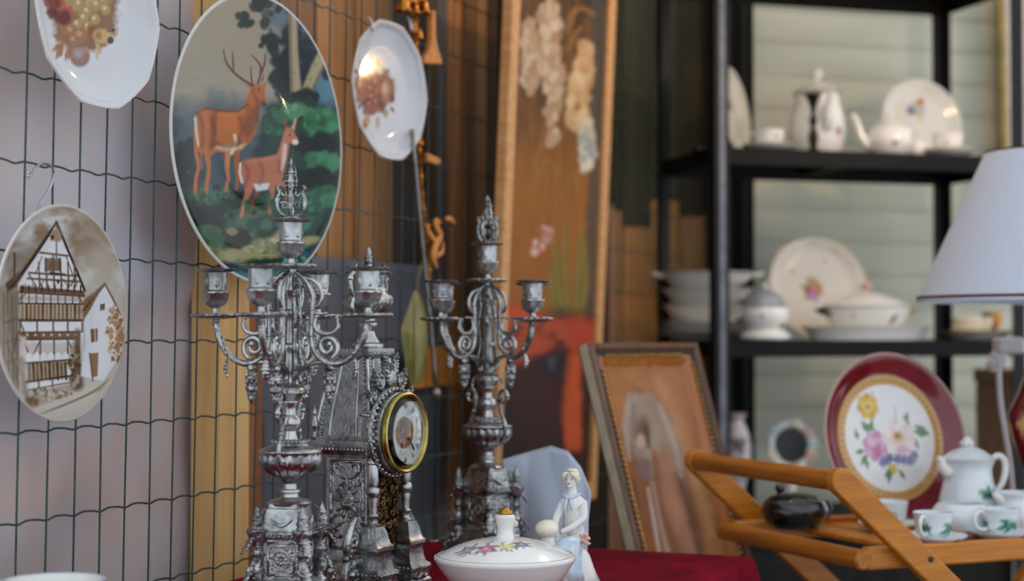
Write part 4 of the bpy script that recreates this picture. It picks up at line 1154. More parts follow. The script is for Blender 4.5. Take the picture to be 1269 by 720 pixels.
    add_cup(root, 0, 433, 31, 1)
    # --- openwork crown
    mb = MB()
    mb.lathe([(0, 492), (13, 492), (14, 495), (9, 498), (4, 500), (0, 500)], 24, k=k)
    for t in range(4):
        M = RZ(t * PI / 2 + .3)
        mb.tube([(4, 0, 498), (11, 0, 500), (16, 0, 508), (17, 0, 518), (14, 0, 527), (17, 0, 533), (14, 0, 536)], [2, 2.8, 3.2, 3.2, 2.8, 2.4, 1.8], 7, sub=4, M=M, k=k)
        mb.tube([(13, 0, 527), (7, 0, 523), (5, 0, 529), (6, 0, 538)], [1.8, 1.8, 1.8, 1.4], 6, sub=4, M=M, k=k)
        mb.spiral((8, 511), 5.5, 2, .4, 1.1, 1.6, 1.2, M=M, k=k)
        acanthus(mb, 4, 526, 20, 1.3, 4.6, M=M, k=k, curl=.4, n=4); acanthus(mb, 2.5, 541, 16, 1.15, 3.8, M=M, k=k, curl=.7, n=4); acanthus(mb, 1.5, 554, 9, 1.1, 2.6, M=M, k=k, curl=.6, n=3)
    mb.lathe([(0, 524), (3, 526), (3.6, 532), (2.6, 540), (4.6, 545), (2.6, 550), (3.6, 555), (2, 559), (2.8, 563), (1.5, 567), (0, 571)], 10, k=k, sm=2)
    mb.build('finial', SILVER_R, root, sharp=0)
    return root

def on_table(px, Y):
    p = at(px, 413, Y)
    return Vector((p.x, Y, TABLE))
cn = make_candelabra('candelabra', 'nearer ornate pewter candelabra standing left of the mantel clock')
cn.location = on_table(360, 1.90); cn.rotation_euler = (0, 0, math.radians(-102.7))
cf = copy_tree(cn)
cf['label'] = 'farther pewter candelabra standing right of the mantel clock'
cf.location = on_table(604, 2.41); cf.rotation_euler = (0, 0, math.radians(-45))

# ================================================================== MANTEL CLOCK (units: photo pixels at its distance)
KK = .001024
def make_clock():
    k = KK
    root = thing('mantel_clock', 'ornate pewter mantel clock with round brass-rimmed dial between the candelabra', 'clock')
    mb = MB()
    mb.rect([(60, 52, 0), (60, 52, 7), (57, 49, 9), (57, 49, 18), (53, 45, 22), (53, 45, 26), (46, 40, 30), (42, 37, 34), (.01, .01, 34)], k=k)
    mb.build('base', SILVER, root, sharp=30)
    mb = MB()
    mb.rect([(38, 36, 30), (38, 36, 38), (34, 32, 42), (32, 30, 46), (32, 30, 166), (.01, .01, 166)], k=k)
    mb.build('case', SILVER, root, sharp=30)
    mb = MB()
    mb.rect([(34, 32, 164), (35, 34, 168), (40, 38, 172), (42, 40, 174), (47, 45, 178), (48, 46, 182), (48, 46, 186), (45, 43, 188), (43, 41, 192), (.01, .01, 192)], k=k)
    for s in (-1, 1):
        for i in range(17):
            mb.ball((s * 47 * k, (-44 + 5.5 * i) * k, 176 * k), 2.2 * k, 7, 5)
    mb.build('cornice', SILVER, root, sharp=30)
    mb = MB()
    roof = [(42, 40, 190), (41, 39, 200), (39, 37, 216), (35, 34, 236), (30, 30, 256), (26, 26, 276), (24, 24, 288)]
    mb.rect(roof + [(28, 28, 290), (30, 30, 294), (30, 30, 300), (24, 24, 303), (.01, .01, 303)], k=k)
    mb.build('dome', SILVER, root, sharp=34)
    mb = MB()
    for s in range(4):     # ribs, beaded edges and sunk borders of the dome
        M = RZ(s * PI / 2)
        mb.tube([(-(h + .3), -(h + .3) * hy / h, z) for h, hy, z in [(a, b, c) if s % 2 == 0 else (b, a, c) for a, b, c in roof]], 3.2, 8, sub=3, M=M, k=k)
        for u in (-.5, .5):
            mb.tube([(h * u, -hy - .5, z) for h, hy, z in [(a, b, c) if s % 2 == 0 else (b, a, c) for a, b, c in roof]], 2.0, 7, sub=3, M=M, k=k)
        q = [(a, b, c) if s % 2 == 0 else (b, a, c) for a, b, c in roof]
        for i in range(18):
            t = i / 17 * (len(q) - 1); j = min(int(t), len(q) - 2); f = t - j
            h = q[j][0] * (1 - f) + q[j + 1][0] * f; hy = q[j][1] * (1 - f) + q[j + 1][1] * f; z = q[j][2] * (1 - f) + q[j + 1][2] * f
            mb.ball((-h * .82 * k, -(hy + 1.2) * k, z * k), 1.9 * k, 6, 5, M=M); mb.ball((h * .82 * k, -(hy + 1.2) * k, z * k), 1.9 * k, 6, 5, M=M)
    mb.build('dome_ribs', SILVER_S, root, sharp=0)
    # relief on the four upright faces
    for s, (hx, hy) in enumerate(((32, 30), (30, 32), (32, 30), (30, 32))):
        M = RZ(s * PI / 2); y = -(hy + .4)
        mb = MB()
        for (a, b) in (((-hx * .8, 52), (hx * .8, 52)), ((hx * .8, 52), (hx * .8, 160)), ((hx * .8, 160), (-hx * .8, 160)), ((-hx * .8, 160), (-hx * .8, 52))):
            mb.tube([(a[0], y, a[1]), (b[0], y, b[1])], [2.2, 2.2], 6, M=M, k=k)
        rg = random.Random(s + 3)
        mb.ball((0, y * k, 112 * k), (11 * k, 3 * k, 14 * k), 14, 8, M=M); mb.ball((0, (y - 2.5) * k, 112 * k), (4 * k, 2.5 * k, 5 * k), 8, 6, M=M)
        for t in range(10):
            an = t * TAU / 10
            mb.ball((13 * math.cos(an) * k, y * k, (112 + 18 * math.sin(an)) * k), (6.5 * k, 2 * k, 2.6 * k), 8, 6, M=M, R=Matrix.Rotation(-an, 3, 'Y'))
        for sx in (-1, 1):
            for sz in (-1, 1):
                z0 = 112 + sz * 26
                mb.tube([(sx * 2, y, z0), (sx * 10, y, z0 + sz * 3), (sx * 18, y, z0 + sz * 10), (sx * 18, y, z0 + sz * 18), (sx * 10, y, z0 + sz * 20), (sx * 8, y, z0 + sz * 14)], [1, 2.2, 2.8, 2.6, 2, 1.4], 7, sub=3, M=M, k=k)
                mb.tube([(sx * 3, y, z0 - sz * 4), (sx * 12, y, z0 - sz * 8), (sx * 20, y, z0 - sz * 4), (sx * 21, y, z0 + sz * 4)], [1, 1.8, 2, 1], 6, sub=3, M=M, k=k)
                for j in range(4):
                    mb.ball((sx * rg.uniform(3, 21) * k, y * k, (z0 + sz * rg.uniform(2, 22)) * k), (rg.uniform(2.5, 5) * k, 1.6 * k, rg.uniform(1.6, 2.8) * k), 7, 5, M=M, R=Matrix.Rotation(rg.uniform(0, 3), 3, 'Y'))
        mb.build('relief_panel', SILVER_R, root, sharp=0)
    # columns on stepped blocks at the front corners
    for sx in (-1, 1):
        M = TR(sx * 38 * k, -42 * k, 0)
        mb = MB()
        mb.rect([(24, 24, 0), (24, 24, 8), (22, 22, 11), (22, 22, 20), (24, 24, 22), (24, 24, 27), (19, 19, 31), (17, 17, 38), (16, 16, 48), (17, 17, 52), (19, 19, 54), (19, 19, 58), (16, 16, 61), (14, 14, 68), (13, 13, 74), (10, 10, 82), (.01, .01, 82)], M=M, k=k)
        for s in range(4):
            for i in range(7):
                mb.ball(((-18 + 6 * i) * k, -24 * k, 25 * k), 2.2 * k, 6, 5, M=M @ RZ(s * PI / 2))
            mb.tube([(-15, -22.5, 15), (-7, -24, 12), (0, -24.5, 16), (7, -24, 12), (15, -22.5, 15)], [1.4, 2, 2.8, 2, 1.4], 6, sub=3, M=M @ RZ(s * PI / 2), k=k)
        mb.build('column_block', SILVER, root, sharp=30)
        mb = MB()
        mb.lathe([(0, 80), (9, 80), (10, 84), (6.5, 87), (6, 92), (7.5, 95), (5, 98), (5.5, 108), (6.5, 116), (6.5, 119), (8.5, 122), (8.5, 128), (6, 131), (7, 134), (7.6, 150), (7.2, 158), (9, 160), (9, 163), (7, 165), (10, 169), (11, 174), (0, 176)], 20, M, k=k)
        mb.build('column', SILVER_S, root)
        mb = MB()          # big scroll feet that flank the base
        Mf = TR(sx * 62 * k, -30 * k, 0)
        mb.spiral((0, 24), 20, 5, (PI if sx > 0 else 0), -1.4 * sx, 6, 3.6, M=Mf, k=k)
        mb.spiral((sx * 2, 66), 12, 3, (0 if sx > 0 else PI), 1.3 * sx, 4.5, 3, M=Mf, k=k)
        mb.tube([(-sx * 6, 0, 96), (sx * 6, 0, 84), (sx * 14, 0, 66), (sx * 12, 0, 46), (sx * 19, 0, 30), (sx * 16, 0, 10), (0, 0, 4)], [3, 4.5, 6, 6, 6.5, 6, 5], 9, sub=4, M=Mf, k=k)
        acanthus(mb, sx * 10, 82, 40, -PI / 2, 8, M=Mf, k=k, curl=.4 * sx, n=6)
        for i in range(5): mb.ball((sx * (4 + 3 * i) * k, (-8 + 2 * i) * k, (6 + 10 * i) * k), 5.5 * k, 8, 6, M=Mf)
        mb.build('scroll_foot', SILVER, root, sharp=0)
    # pierced bronze grille below the dial
    mb = MB()
    mb.rect([(30, 2, 44), (30, 2, 150)], M=TR(0, -32 * k, 0), k=k)
    rg = random.Random(5)
    for i in range(7):
        for j in range(4):
            c = (-22 + 15 * j + (7 if i % 2 else 0), 52 + 14 * i)
            mb.spiral(c, 6.5, 2, rg.uniform(0, 6), rg.choice((-1.1, 1.1)), 2.2, 1.4, M=TR(0, -36 * k, 0), k=k, n=14, seg=6)
    mb.build('grille', BRONZE, root, sharp=0)
    # dial drum
    YX = Matrix.Rotation(PI / 2, 4, 'X')      # lathe axis -> towards the front
    D0 = TR(0, -30 * k, 196 * k) @ YX
    mb = MB()
    mb.lathe([(0, 0), (45, 0), (47, 4), (47, 20), (50, 22), (50, 28), (46, 31), (0, 31)], 64, D0, k=k)
    for t in range(40):
        an = t * TAU / 40; mb.ball((54 * math.cos(an) * k, 54 * math.sin(an) * k, 22 * k), 2.6 * k, 7, 5, M=D0)
    ring = [(54 * math.cos(t * TAU / 48), 54 * math.sin(t * TAU / 48), 18) for t in range(48)]
    mb.tube(ring, 3, 7, closed=True, M=D0, k=k)
    mb.build('dial_drum', SILVER, root)
    mb = MB()
    mb.lathe([(45, 30), (49, 30.5), (50.5, 32), (51, 36), (50, 38.5), (48, 39.5), (46, 38.6), (45, 37), (43.6, 36), (43, 33)], 72, D0, k=k, closed=False)
    bez = mb.build('bezel', BRASS_D, root)
    mb = MB(); mb.lathe([(18, 33), (31, 34.4), (44, 33.6), (44, 32), (18, 32)], 64, D0, k=k, closed=False)
    for t in range(12):
        an = t * TAU / 12
        mb.ball((33.5 * math.cos(an) * k, 33.5 * math.sin(an) * k, 34 * k), (5.8 * k, 5.8 * k, 1.4 * k), 14, 6, M=D0)
    dial = mb.build('dial', ENAMEL, root)
    mb = MB()
    NUM = ['XII', 'I', 'II', 'III', 'IIII', 'V', 'VI', 'VII', 'VIII', 'IX', 'X', 'XI']
    for h, tx in enumerate(NUM):
        an = PI / 2 - h * TAU / 12
        M = D0 @ TR(33.5 * math.cos(an) * k, 33.5 * math.sin(an) * k, 35.4 * k) @ RZ(an - PI / 2)
        wd = {'I': 1.7, 'V': 3.0, 'X': 3.0}
        x = -sum(wd[c] for c in tx) / 2
        for c in tx:
            cx = x + wd[c] / 2
            if c == 'I': segs = [((cx, -3), (cx, 3))]
            elif c == 'V': segs = [((cx - 1.1, 3), (cx, -3)), ((cx, -3), (cx + 1.1, 3))]
            else: segs = [((cx - 1.1, 3), (cx + 1.1, -3)), ((cx + 1.1, 3), (cx - 1.1, -3))]
            for a, b in segs: mb.tube([(a[0], a[1], 0), (b[0], b[1], 0)], .42, 5, M=M, k=k)
            x += wd[c]
    mb.build('numerals', INK, dial)
    mb = MB()
    mb.lathe([(0, 35), (4, 35), (6, 33.5), (10, 34), (16, 33), (19, 35), (20, 33), (19, 31), (0, 31)], 40, D0, k=k)
    rg = random.Random(2)
    for t in range(16):
        an = t * TAU / 16; mb.ball((12 * math.cos(an) * k, 12 * math.sin(an) * k, 34 * k), (4 * k, 2.2 * k, 1.6 * k), 8, 6, M=D0, R=Matrix.Rotation(an, 3, 'Z'))
    mb.build('dial_centre', CLOCKGILT, dial)
    mb = MB()
    for an, L, w in ((math.radians(112), 20, 1.5), (math.radians(-52), 31, 1.1)):
        mb.tube([(-4 * math.cos(an), -4 * math.sin(an), 37), (L * .5 * math.cos(an), L * .5 * math.sin(an), 37), (L * .75 * math.cos(an), L * .75 * math.sin(an), 37), (L * math.cos(an), L * math.sin(an), 37)], [w * .6, w, w * 1.5, .4], 6, M=D0, k=k)
    mb.lathe([(0, 38.5), (2, 38), (2, 35), (0, 35)], 12, D0, k=k)
    mb.build('hand', INK, dial)
    mb = MB()
    mb.lathe([(0, 44.5), (20, 43.4), (34, 40.6), (44.6, 37.2), (44.4, 36.4), (34, 39.8), (20, 42.6), (0, 43.7)], 48, D0, k=k)
    mb.build('crystal', CLGLASS, bez, sharp=0)
    # crest of leaves over the dial and flame side ornaments
    mb = MB()
    for sx in (-1, 1):
        for (x, z, L, a, w, c) in ((4, 250, 34, 1.1, 7, .7), (16, 244, 34, .7, 7, .6), (30, 236, 26, .2, 6, .9), (8, 268, 26, 1.4, 6, -.4), (44, 222, 22, -.4, 5, .8)):
            M = TR(0, -42 * k, 0) if sx > 0 else TR(0, -42 * k, 0) @ Matrix.Scale(-1, 4, (1, 0, 0))
            acanthus(mb, x, z, L, a, w, M=M, k=k, curl=c, n=6)
        mb.spiral((sx * 26, 258), 10, 3, PI / 2, 1.2 * sx, 3, 2, M=TR(0, -44 * k, 0), k=k)
        mb.spiral((sx * 42, 238), 8, 3, PI / 2, 1.2 * sx, 3, 2, M=TR(0, -44 * k, 0), k=k)
    mb.ball((0, -45 * k, 262 * k), (9 * k, 6 * k, 12 * k), 12, 8)
    mb.build('crest', SILVER_R, root, sharp=0)
    for sx in (-1, 1):        # turned finials at the dome's lower corners
        for sy in (-1, 1):
            mb = MB(); mb.lathe([(0, 186), (6, 186), (7, 190), (4, 193), (3.5, 197), (6.5, 202), (7, 207), (4, 212), (3, 216), (4.5, 219), (2.5, 223), (0, 231)], 14, TR(sx * 43 * k, sy * 41 * k, 0), k=k); mb.build('corner_finial', SILVER_S, root)
    # neck and lidded urn
    mb = MB()
    mb.lathe([(0, 301), (20, 301), (20, 306), (15, 308), (13, 312), (10, 316), (8, 322), (10, 326), (12, 329), (12, 332), (9, 335), (9, 338), (0, 338)], 28, TR(6 * k, -6 * k, 0), k=k)
    mb.build('urn_stem', SILVER_S, root)
    U0 = TR(6 * k, -6 * k, 0)
    mb = MB()
    gad = lambda a, r, z: 1 + (.03 * math.cos(a * 20) if 342 < z < 366 else 0)
    mb.lathe([(0, 338), (12, 338), (12, 342), (20, 345), (28, 351), (31, 358), (31.5, 364), (30, 367), (26, 369), (24, 372), (23, 376), (23, 392), (24, 394), (0, 394)], 80, U0, mod=gad, k=k)
    for t in range(10):
        mb.ball((23.4 * k, 0, 383 * k), (1.4 * k, 4.4 * k, 6 * k), 8, 6, M=U0 @ RZ(t * TAU / 10))
    urn = mb.build('urn', SILVER, root)
    for sx in (-1, 1):
        mb = MB()
        mb.tube([(sx * 24, 0, 388), (sx * 34, 0, 394), (sx * 41, 0, 388), (sx * 40, 0, 374), (sx * 34, 0, 364), (sx * 38, 0, 352), (sx * 32, 0, 346)], [2.6, 3.2, 3.6, 3.4, 3, 3.4, 2.4], 8, sub=4, M=U0, k=k)
        acanthus(mb, sx * 36, 392, 16, 1.3, 3, M=U0, k=k, curl=.8 * sx, n=4)
        mb.ball((sx * 41 * k, 0, 388 * k), 5 * k, 8, 6, M=U0)
        mb.build('urn_handle', SILVER, urn, sharp=0)
    mb = MB()
    mb.lathe([(0, 395), (29, 394.5), (30, 396), (28, 397.5), (18, 399), (9, 401), (5, 404), (5, 407), (0, 407)], 48, U0, k=k)
    for t in range(3):
        M = U0 @ RZ(t * TAU / 3 + .4)
        acanthus(mb, 1, 404, 20, 1.3, 3.8, M=M, k=k, curl=.5, n=5)
    mb.lathe([(0, 404), (4, 407), (5, 412), (3, 418), (2, 424), (0, 430)], 10, U0, sm=2, k=k)
    mb.build('urn_lid', SILVER_R, root, sharp=50)
    return root
ck = make_clock()
ck.location = on_table(448, 2.14); ck.rotation_euler = (0, 0, math.radians(62))
# ================================================================== TABLE WITH RED VELVET
def tpt(t, o, z): 
    p = FP0 + FD * t + FN * o
    return Vector((p.x, p.y, z))
TT0, TT1, TO0, TO1 = -.95, .632, .012, .606
root = thing('table', 'wooden table hidden under the red velvet cloth', 'table', loc=(0, 0, 0))
mb = MB(); mb.add(*lbox(TT0 + .01, TT1 - .012, TABLE - .035, TABLE - .006, TO0 + .01, TO1 - .012)); mb.build('tabletop', CRATE, root, smooth=False)
for t in (TT0 + .06, TT1 - .08):
    for o_ in (TO0 + .06, TO1 - .08):
        mb = MB(); mb.add(*lbox(t - .022, t + .022, 0, TABLE - .03, o_ - .022, o_ + .022)); mb.build('leg', CRATE, root, smooth=False)
# cloth: top with rounded edges and a gathered drop on all four sides
def cloth():
    nseg = 260; rows = []
    w, d = TT1 - TT0, TO1 - TO0; rc = .02
    per = []
    cs = [(TT0, TO0), (TT1, TO0), (TT1, TO1), (TT0, TO1)]
    tot = 2 * (w + d)
    for i in range(nseg):
        q = i / nseg * tot
        if q < w: p = (TT0 + q, TO0, 0, -1)
        elif q < w + d: p = (TT1, TO0 + q - w, 1, 0)
        elif q < 2 * w + d: p = (TT1 - (q - w - d), TO1, 0, 1)
        else: p = (TT0, TO1 - (q - 2 * w - d), -1, 0)
        per.append(p)
    V = []; F = []
    prof = [(-.02, 0), (-.010, -.0005), (-.003, -.003), (0, -.009), (.002, -.03), (.006, -.1), (.014, -.25), (.02, -.45), (.022, -.66)]
    for j, (o, dz) in enumerate(prof):
        for i, (t, q, nt_, nq) in enumerate(per):
            wv = (.5 + .5 * math.sin(i * .55 + 1.3 * math.sin(i * .13))) * max(0, (j - 3)) / 5 * .02
            if nq < 0: wv = 0; oo = min(o, 0.0)
            else: oo = o
            tt, qq = t + nt_ * (oo + wv), q + nq * (oo + wv)
            if o < 0: tt = min(max(tt, TT0 - o), TT1 + o); qq = min(max(qq, TO0 + (-o if nq >= 0 else -o)), TO1 + o)
            V.append(tuple(tpt(tt, qq, TABLE + dz)))
    nr = len(prof)
    F = grid_faces(nseg, nr, True)
    F.append(tuple(range(nseg)))
    mb = MB(); mb.add(V, F)
    o = mb.build('tablecloth', VELVET, sharp=60)
    return tag(o, 'deep red velvet cloth covering the table of silver candelabra', 'tablecloth')
cloth()

# ------------------------------------------------------------------ covered dish with gilt knob
tp = on_table(626, 2.0)
tr = thing('covered_dish', 'round white porcelain lidded dish with flower sprays, front of the far candelabra', 'dish', loc=tp)
def nof(p): pass
def fl_small(cols, leaf, r, seed):
    return lambda p: p.sprig(0, 0, r, cols, leaf, seed, 4)
PINKS = [(196, 92, 132), (150, 120, 176), (214, 160, 90)]
painted_lathe('bowl', [(.001, .004), (.030, .004), (.034, 0), (.038, 0), (.040, .004), (.046, .010), (.060, .022), (.074, .038), (.082, .050), (.0855, .056), (.084, .057), (.079, .052), (.06, .026), (.03, .012), (.001, .011)], 96, 3, GLAZE, tr,
              marks=[(-1.35, .030, fl_small([(120, 110, 130), (90, 86, 96)], (84, 92, 84), 9, 3))])
def paint_lid(u, v, X, Y):
    p = Paint(u * 1000, -v * 1000, (236, 236, 232))
    r = np.hypot(u, v)
    # spray of garden flowers round the knob, seen mostly at the front
    for (x, y, s, c) in ((-22, 46, 9, (186, 108, 140)), (2, 44, 8, (196, 186, 124)), (-44, 38, 8, (140, 128, 164)), (20, 34, 7, (128, 120, 160)), (-30, -20, 8, (196, 110, 140)), (34, -14, 8, (206, 180, 90)), (4, -44, 8, (150, 110, 160))):
        for a in range(0, 360, 60): p.leaf(x, y, s * 1.9, a + x, (126, 142, 112), w=.34)
        p.flower(x, y, s * 1.1, c, (220, 206, 150), 7, tuple(min(q + 34, 255) for q in c)); p.ell(x + s * .5, y - s * .3, s * .5, s * .4, tuple(min(q + 20, 255) for q in c), soft=.8)
    for i in range(16):
        a = i * 2.4; p.leaf(-20 + 34 * math.cos(a), 40 + 12 * math.sin(a), 9, a * 60, (112, 118, 130) if i % 2 else (98, 124, 88))
    p.full(np.clip(1 - np.abs(r - .0825) / .0012, 0, 1), (96, 84, 50))
    return p
lp = Plane(tp + Vector((0, 0, .0575)), (1, 0, 0), (0, 1, 0))
def lidprof(q): return .024 * (1 - q ** 2.2) + (.002 if q > .96 else 0)
lid = disc_plate('lid', lp, .085, lidprof, 200, 70, paint_lid, GLAZE, tr)
lid.location = (0, 0, .0575)
# painted from above: Y of the artwork runs from the viewer away
mb = MB(); mb.lathe([(0, .0795), (.012, .0795), (.011, .083), (.0095, .088), (.0098, .094), (.0122, .102), (.0126, .106), (.0105, .109), (0, .1095)], 28)
kn = mb.build('knob', PORC, tr)
mb = MB(); mb.lathe([(0, .1092), (.0085, .1092), (.0095, .1105), (.008, .113), (.004, .116), (0, .117)], 20); 
g = mb.build('knob_cap', GOLD, kn); g['label'] = 'gilt tip of the white knob'

# ------------------------------------------------------------------ white bowl low at the left edge
p = tpt(0, 0, 0); q = at(52, 719, 1.74)
bt_ = thing('bowl', 'white bowl barely showing at the bottom left corner below the wire', 'bowl', loc=(q.x + .012, 1.74, TABLE))
mb = MB(); zr = q.z - TABLE
mb.lathe([(0, .003), (.024, .003), (.026, 0), (.029, 0), (.030, .006), (.040, zr * .5), (.050, zr * .9), (.053, zr), (.051, zr), (.047, zr * .85), (.03, .012), (0, .010)], 56, sm=2)
mb.build('body', PORC, bt_); mb = MB(); mb.lathe([(.0505, zr - .001), (.0535, zr - .001), (.0540, zr + .0006), (.052, zr + .0012), (.0503, zr + .0005)], 56, closed=False); mb.build('rim', PORC_BLUE, bt_)

# ------------------------------------------------------------------ porcelain figurines
def seated_lady():
    """white figurine, about 15 cm, sitting and turned a little to the left"""
    base = on_table(708, 2.15)
    r = thing('porcelain_figurine', 'white porcelain seated lady with blond hair and blue scarf, right of the lidded dish', 'figurine', loc=base, rz=math.radians(-18))
    H = .001
    # joints in mm: x right, y away, z up.  seat height about 55
    J = [(0, 4, 58), (2, 3, 78), (3, 1, 98), (2, 0, 112), (1, -1, 121), (0, -3, 134), (0, -4, 143),          # pelvis .. head 0-6
         (15, 1, 106), (18, -4, 88), (4, -20, 77), (-8, -27, 72),                                               # right arm 7-10
         (-11, -1, 106), (-18, -10, 88), (-17, -24, 75), (-14, -29, 71),                                        # left arm 11-14
         (9, 0, 56), (4, -26, 60), (6, -30, 34), (8, -28, 9), (6, -38, 5),                                      # right leg 15-19
         (-7, 0, 56), (-16, -28, 60), (-11, -34, 34), (-8, -33, 9), (-11, -43, 5)]                              # left leg 20-24
    E = [(0, 1), (1, 2), (2, 3), (3, 4), (4, 5), (5, 6), (3, 7), (7, 8), (8, 9), (9, 10), (3, 11), (11, 12), (12, 13), (13, 14), (0, 15), (15, 16), (16, 17), (17, 18), (18, 19), (0, 20), (20, 21), (21, 22), (22, 23), (23, 24)]
    R = [15, 13, 14, 9, 4.6, 8.6, 7.6, 7.5, 6.2, 4.6, 3.2, 7.5, 6.2, 4.6, 3.2, 12, 9.5, 7.5, 4.6, 3.2, 12, 9.5, 7.5, 4.6, 3.2]
    mb = skin([(x * H, y * H, z * H) for x, y, z in J], E, [q * H for q in R])
    # face: nose and chin swellings are part of the body surface
    mb.ball((-.0003, -.0128, .1355), (.0012, .002, .0022), 8, 6); mb.ball((0, -.0105, .1300), (.0034, .0024, .0026), 8, 6)
    # seat of modelled rock below the figure
    mb.lathe([(0, 0), (.030, 0), (.032, .006), (.026, .022), (.022, .040), (.016, .048), (0, .050)], 22, TR(.002, .004, 0), mod=lambda a, rr, z: 1 + .07 * math.sin(a * 3 + z * 90))
    # fingers of both hands folded together on the knee
    for s, (hx, hy, hz) in ((1, (-.0095, -.0285, .0715)), (-1, (-.0150, -.0305, .0705))):
        for i in range(4):
            o = (i - 1.5) * .0017
            L = (.0058, .0066, .0062, .005)[i]
            mb.tube([(hx + s * .001, hy + .002, hz + o), (hx - s * L * .5, hy - .002, hz + o - .0004), (hx - s * L, hy - .0012, hz + o - .002)], [.0010, .0010, .0007], 6, sub=3)
        mb.tube([(hx + s * .001, hy + .001, hz + .003), (hx - s * .002, hy - .0016, hz + .0046), (hx - s * .004, hy - .0026, hz + .0044)], [.0012, .0011, .0008], 6, sub=3)
    b = mb.build('body', PORC, r, sharp=0)
    # long pleated pale blue skirt over the legs
    V = []; rows = [(0, 6, 66, 17, 15), (-1, -2, 62, 19, 20), (-3, -12, 56, 21, 24), (-3, -18, 40, 20, 21), (-2, -20, 24, 21, 20), (-2, -20, 11, 24, 22)]
    n = 44
    for j, (cx, cy, z, rx, ry) in enumerate(rows):
        for i in range(n):
            a = TAU * i / n; f = 1 + .05 * math.sin(a * 11) * j / 5
            V.append(((cx + rx * f * math.cos(a)) * H, (cy + ry * f * math.sin(a)) * H, (z + (5 if (j in (1, 2) and math.sin(a) < 0) else 0)) * H))
    mb = MB(); mb.add(V, grid_faces(n, len(rows), True)); mb.f.append(tuple(range(n)))
    o = mb.build('skirt', PORC_BLUE, r, sharp=0); o.modifiers.new('s', 'SOLIDIFY').thickness = .0008
    # blouse sleeves' hem, scarf
    mb = MB()
    mb.tube([(-8 * H, -6 * H, 117 * H), (0, -10 * H, 115 * H), (9 * H, -4 * H, 118 * H), (8 * H, 6 * H, 119 * H), (-2 * H, 8 * H, 120 * H), (-9 * H, 3 * H, 119 * H)], 2.6 * H, 8, sub=4, closed=True)
    mb.tube([(-2 * H, -11 * H, 114 * H), (-3 * H, -15 * H, 106 * H), (-4 * H, -16 * H, 97 * H)], [2.4 * H, 3.4 * H, 2.4 * H], 8, sub=3, flat=.5)
    mb.tube([(1 * H, -11 * H, 114 * H), (3 * H, -14.5 * H, 107 * H), (5 * H, -15.5 * H, 100 * H)], [2.2 * H, 3 * H, 2 * H], 8, sub=3, flat=.5)
    mb.build('scarf', PORC_BLUE, r, sharp=0)
    # hair: cap swept back into a bun with two side locks
    mb = MB()
    mb.ball((0, .0022, .1426), (.0098, .0096, .0092), 20, 12)
    mb.ball((.004, .009, .1385), (.0062, .0058, .0064), 14, 8)
    for s in (-1, 1):
        mb.tube([(s * .002, -.0115, .1475), (s * .007, -.0105, .1440), (s * .0088, -.0055, .1385), (s * .0085, -.001, .1330)], [.0018, .0030, .0030, .0018], 8, sub=4)
        for j in range(3):
            mb.tube([(s * .001 * j, -.009 + .003 * j, .1508), (s * (.005 + .0012 * j), -.004 + .003 * j, .149), (s * .009, .002 + .002 * j, .141)], [.0012, .0016, .001], 6, sub=3)
    mb.build('hair', PORC_HAIR, r, sharp=0)
    mb = MB()
    for s in (-1, 1): mb.ball((s * .0034, -.0119, .1384), (.0011, .0006, .0007), 8, 6); mb.tube([(s * .0018, -.0122, .1404), (s * .0036, -.0122, .141), (s * .0052, -.0112, .1404)], [.0002, .0004, .0002], 5)
    mb.build('eyes', DARKPAINT, r)
    mb = MB(); mb.ball((0, -.0122, .1325), (.0017, .0007, .0006), 8, 5); mb.build('mouth', LIPS, r)
    mb = MB()
    for s in (-1, 1): mb.ball((s * .0090, -.0035, .1370), (.0012, .0020, .0028), 8, 6)
    mb.build('ear', PORC_SKIN, r)
    mb = MB()
    for i in range(5):
        a = i * TAU / 5; mb.ball((.021 + .0045 * math.cos(a), -.014 + .002 * math.sin(a), .064 + .0045 * math.sin(a)), (.004, .003, .003), 8, 6)
    mb.tube([(.016, -.012, .060), (.026, -.018, .058), (.031, -.020, .0585)], [.002, .003, .001], 6, sub=3)
    for i in range(7): mb.ball((.004 - .005 * i + .006 * math.sin(i * 2), -.043, .006 + .004 * math.cos(i * 3)), (.005, .004, .005), 8, 6)
    mb.build('flowers', PORC_PINK, r, sharp=0)
seated_lady()

